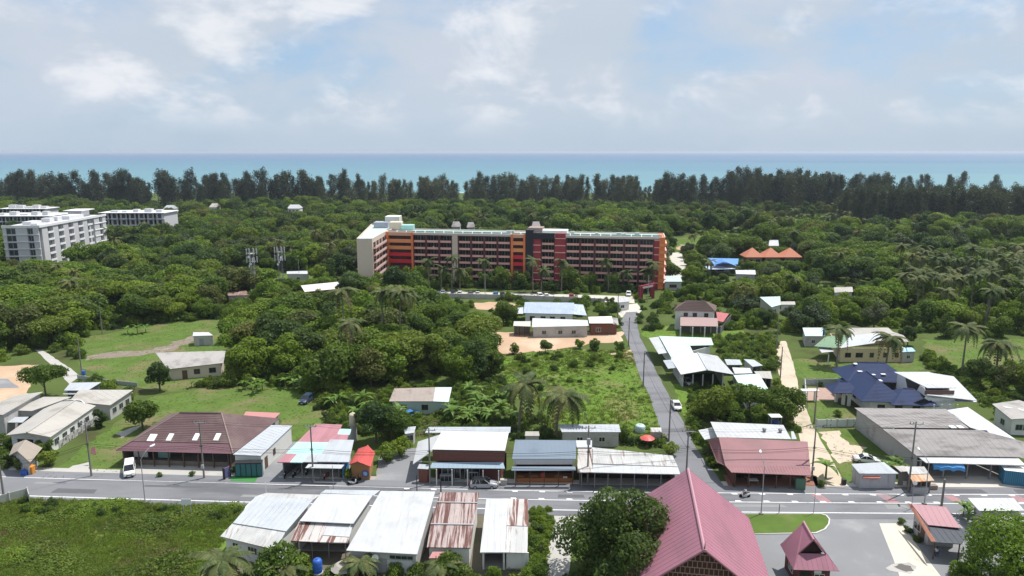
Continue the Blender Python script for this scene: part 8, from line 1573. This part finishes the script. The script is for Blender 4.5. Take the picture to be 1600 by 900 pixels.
zp = in_polys(0, [GP([(1420, 368), (1575, 362), (1605, 398), (1450, 414)])], .06); scatter('light_scrub', 'light green scrub in the clearing before the dark pine wall', pts3(zp, -.3), [rnd.uniform(.8, 2.0) for _ in zp], BUSH[1:2], 17)
# ---- palm grove at the right and scattered far palms
gv = []
for i in range(520):
    px, Y = rnd.uniform(1395, 1640), rnd.uniform(212, 345); q = PD(px, Y)
    if (1 - (px - 1395) / 245) > rnd.random() * 1.1 or not ok(q.x, q.y, 5, 1.2): continue
    if any((q.x - a.x) ** 2 + (q.y - a.y) ** 2 < 42 for a, _ in gv): continue
    gv.append((q, rnd.uniform(9, 14)))
gv.sort(key=lambda t: t[0].y)
for i, (q, h) in enumerate(gv[:60]): palm('coconut palm in the %s of the grove at the right edge' % ('front', 'middle', 'back')[i // 20], q, h + 1.5, rnd.uniform(.9, 1.12), False, 'coconut grove at the right')
for i, (px, py, h) in enumerate(((1235, 470, 9), (1232, 372, 13), (1214, 372, 13), (1206, 374, 12), (1258, 366, 13), (1310, 372, 12), (1290, 368, 12), (1320, 360, 13), (1350, 372, 12), (1388, 388, 11), (1110, 440, 9), (1080, 395, 10), (60, 452, 9), (98, 452, 10), (118, 468, 11), (30, 458, 9), (1160, 480, 8), (455, 420, 10), (1400, 372, 11), (1426, 380, 12))): q = P(px, py); palm('lone palm among the trees, ' + ('right of the gateway', 'first of three before the pines', 'second of three before the pines', 'third of three before the pines', 'fourth before the dark pines', 'before the pine corner', 'just left of the pine corner', 'right of the pine corner', 'below the pine corner', 'left of the light scrub', 'left of the blue roof', 'in the lane behind the hotel', 'below the white hotel, second from left', 'below the white hotel, third from left', 'in front of the white hotel wood, rightmost', 'below the white hotel, leftmost', 'beside the white two storey house', 'right of the cell towers', 'in the light scrub', 'at the right of the light scrub')[i], q, h, .95, False, 'single palms in the wood')
for i in range(60):
    Y = rnd.uniform(300, 560); q = Vector((rnd.uniform(-.7, .72) * Y, Y, 0))
    if ok(q.x, q.y, 14, 2): palm('coconut palm standing above the wood behind the hotels', q, rnd.uniform(11, 16), rnd.uniform(.85, 1.1), False, 'palms over the far wood')
# ---- tall beach pines (casuarina): feathery, vertical, with sky between
def pine(key, H, R_, n, lob):
    c, d, s = [], [], []; L = []
    for i in range(lob): z = H * (.06 + .86 * (i + rnd.random()) / lob); rr = R_ * (1.12 - .72 * ((z / H - .10) / .9) ** 1.8) * rnd.uniform(.55, 1.15); a = rnd.uniform(0, 6.28); L.append((np.array([rr * .62 * math.cos(a), rr * .62 * math.sin(a), z]), rr * .62))
    m = n // lob
    for p, r in L:
        q = NR.normal(size=(m, 3)); q /= np.linalg.norm(q, axis=1, keepdims=True); q *= (NR.rand(m, 1) ** .4) * 1.1; cc = p + q * np.array([r, r, r * 1.35]); cc += NR.normal(size=(m, 3)) * np.array([.8, .8, 1.2]); cc[:, 2] = np.maximum(cc[:, 2], .5); c.append(cc); nn = NR.normal(size=(m, 3)); nn[:, 2] *= .5; d.append(nn)
    c, d = np.concatenate(c), np.concatenate(d); k = len(c); me = quads_mesh('pine_crown', c, d, NR.uniform(.5, 1.15, k), LEAF['pine'], .26)
    mb = MB(); mb.tube((0, 0, 0), (0, 0, H * .55), .38, .24, 6); mb.tube((0, 0, H * .55), (0, 0, H * .96), .24, .06, 6)
    for p, r in L[::2]: mb.tube((0, 0, p[2] - r * .9), tuple(p), .09, .03, 4)
    return me, mb.mesh('pine_trunk', PINEBARK), H
PINES = [pine(0, 30, 6.8, 3600, 17), pine(1, 31, 5.2, 2700, 15), pine(2, 29, 7.6, 3800, 18), pine(3, 32, 5.8, 2700, 14)]
PINES_G = []
for m, t_, h_ in PINES: m2 = m.copy(); m2.materials[0] = M_leaf('leaf_pine_grey', (.085, .105, .080), (.115, .135, .095), trans=.25, patch=.15); PINES_G.append((m2, t_, h_))
prow = []
def row(x0, x1, y0, y1, gap, h0, h1, holes=(), skip=0.):
    x = x0
    while x < x1:
        f = (x - x0) / (x1 - x0); X = x + rnd.uniform(-.35, .35) * gap; Y = y0 + (y1 - y0) * f + rnd.uniform(-9, 9); x += gap
        px = proj(X, Y, 15)[0]
        if any(a < px < b for a, b in holes) or rnd.random() < skip: continue
        prow.append((X, Y, rnd.uniform(h0, h1)))
HL = ((38, 46), (238, 250), (503, 512), (996, 1018))
row(122, 170, 770, 770, 4.5, 10, 18)
row(-600, -150, 705, 715, 5.6, 24, 39, HL, .12); row(-150, 190, 725, 735, 6.0, 24, 34, HL, .06); row(190, 330, 745, 720, 6.0, 26, 34, HL, .05); row(395, 620, 880, 880, 11, 25, 33, (), .25)
row(225, 330, 745, 735, 6.2, 33, 39); row(235, 345, 690, 640, 6.2, 30, 36); row(250, 420, 520, 500, 5.4, 26, 30); row(255, 440, 540, 522, 6.5, 27, 30)
row(-620, 190, 735, 750, 9, 24, 33, HL, .2); row(280, 470, 570, 560, 8.0, 28, 31)
prow.sort(key=lambda t: t[1])
print('pines', len(prow), 'trees', len(trees), 'grove', len(gv))
def side(X, Y):
    px = proj(X, Y, 15)[0]
    return ('left of the white hotel roofs' if px < 240 else 'between the white hotel and the red hotel' if px < 540 else 'above the red hotel' if px < 1040 else 'in the tall clump right of the red hotel' if px < 1335 else 'in the dark wall at the right')
for X, Y, h in prow[:296]:
    k = rnd.randrange(4); w = side(X, Y); m = (PINES_G if 'above' in w else PINES)[k]; wd = rnd.uniform(.72, 1.35); kd = ('broad ' if wd > 1.03 else 'slender ') + ('tall ' if h > 29 else 'lower '); t = thing('beach_pine', kd + 'feathery dark beach pine ' + w, 'pine tree', (X, Y, 0), rnd.uniform(0, 6.28), 'beach pines ' + w); s = h / m[2]; t.scale = (s * wd, s * wd * rnd.uniform(.85, 1.15), s); inst('trunk', m[1], t); inst('crown', m[0], t)
if len(prow) > 296: scatter('more_pines', 'further beach pines behind the first rows', [(x, y, 0) for x, y, _ in prow[296:]], [h / 30 for _, _, h in prow[296:]], [src('pine', m[0]) for m in PINES], 14)
bs = [(x, y) for x, y in ((rnd.uniform(-620, 620), rnd.uniform(560, 690)) for _ in range(800)) if not any(inpoly(x, y, q) for q in NOTREE) and y > near_edge(x) + 5]
scatter('far_scrub', 'dark low wood between the tall pines and the beach', [(x, y, -.5) for x, y in bs], [rnd.uniform(.7, 1.25) for _ in bs], [src('far', PROTO[k][0]) for k in ('round_dark', 'tall_dark', 'olive', 'round_mid')], 15)
# ------------------------------------------------------------------ sea air
def haze(den=7e-5):
    m = bpy.data.materials.new('sea_air'); m.use_nodes = True; t = m.node_tree; t.nodes.clear(); out = N(t, 'ShaderNodeOutputMaterial'); v = N(t, 'ShaderNodeVolumePrincipled')
    v.inputs['Color'].default_value = (.72, .81, .93, 1); v.inputs['Density'].default_value = den; v.inputs['Anisotropy'].default_value = .2; t.links.new(v.outputs[0], out.inputs['Volume'])
    mb = MB(); mb.box(-61000, 61000, -400, 46000, -6, 62); o = mb.top('haze', 'thin pale sea air paling the far trees and the horizon', None, m, None, 'stuff'); o.data.materials[0].volume_intersection_method = 'FAST' if hasattr(m, 'volume_intersection_method') else 0
try: haze()
except Exception as e: print('haze', e)
SC.cycles.volume_step_rate = 4; SC.cycles.volume_max_steps = 64
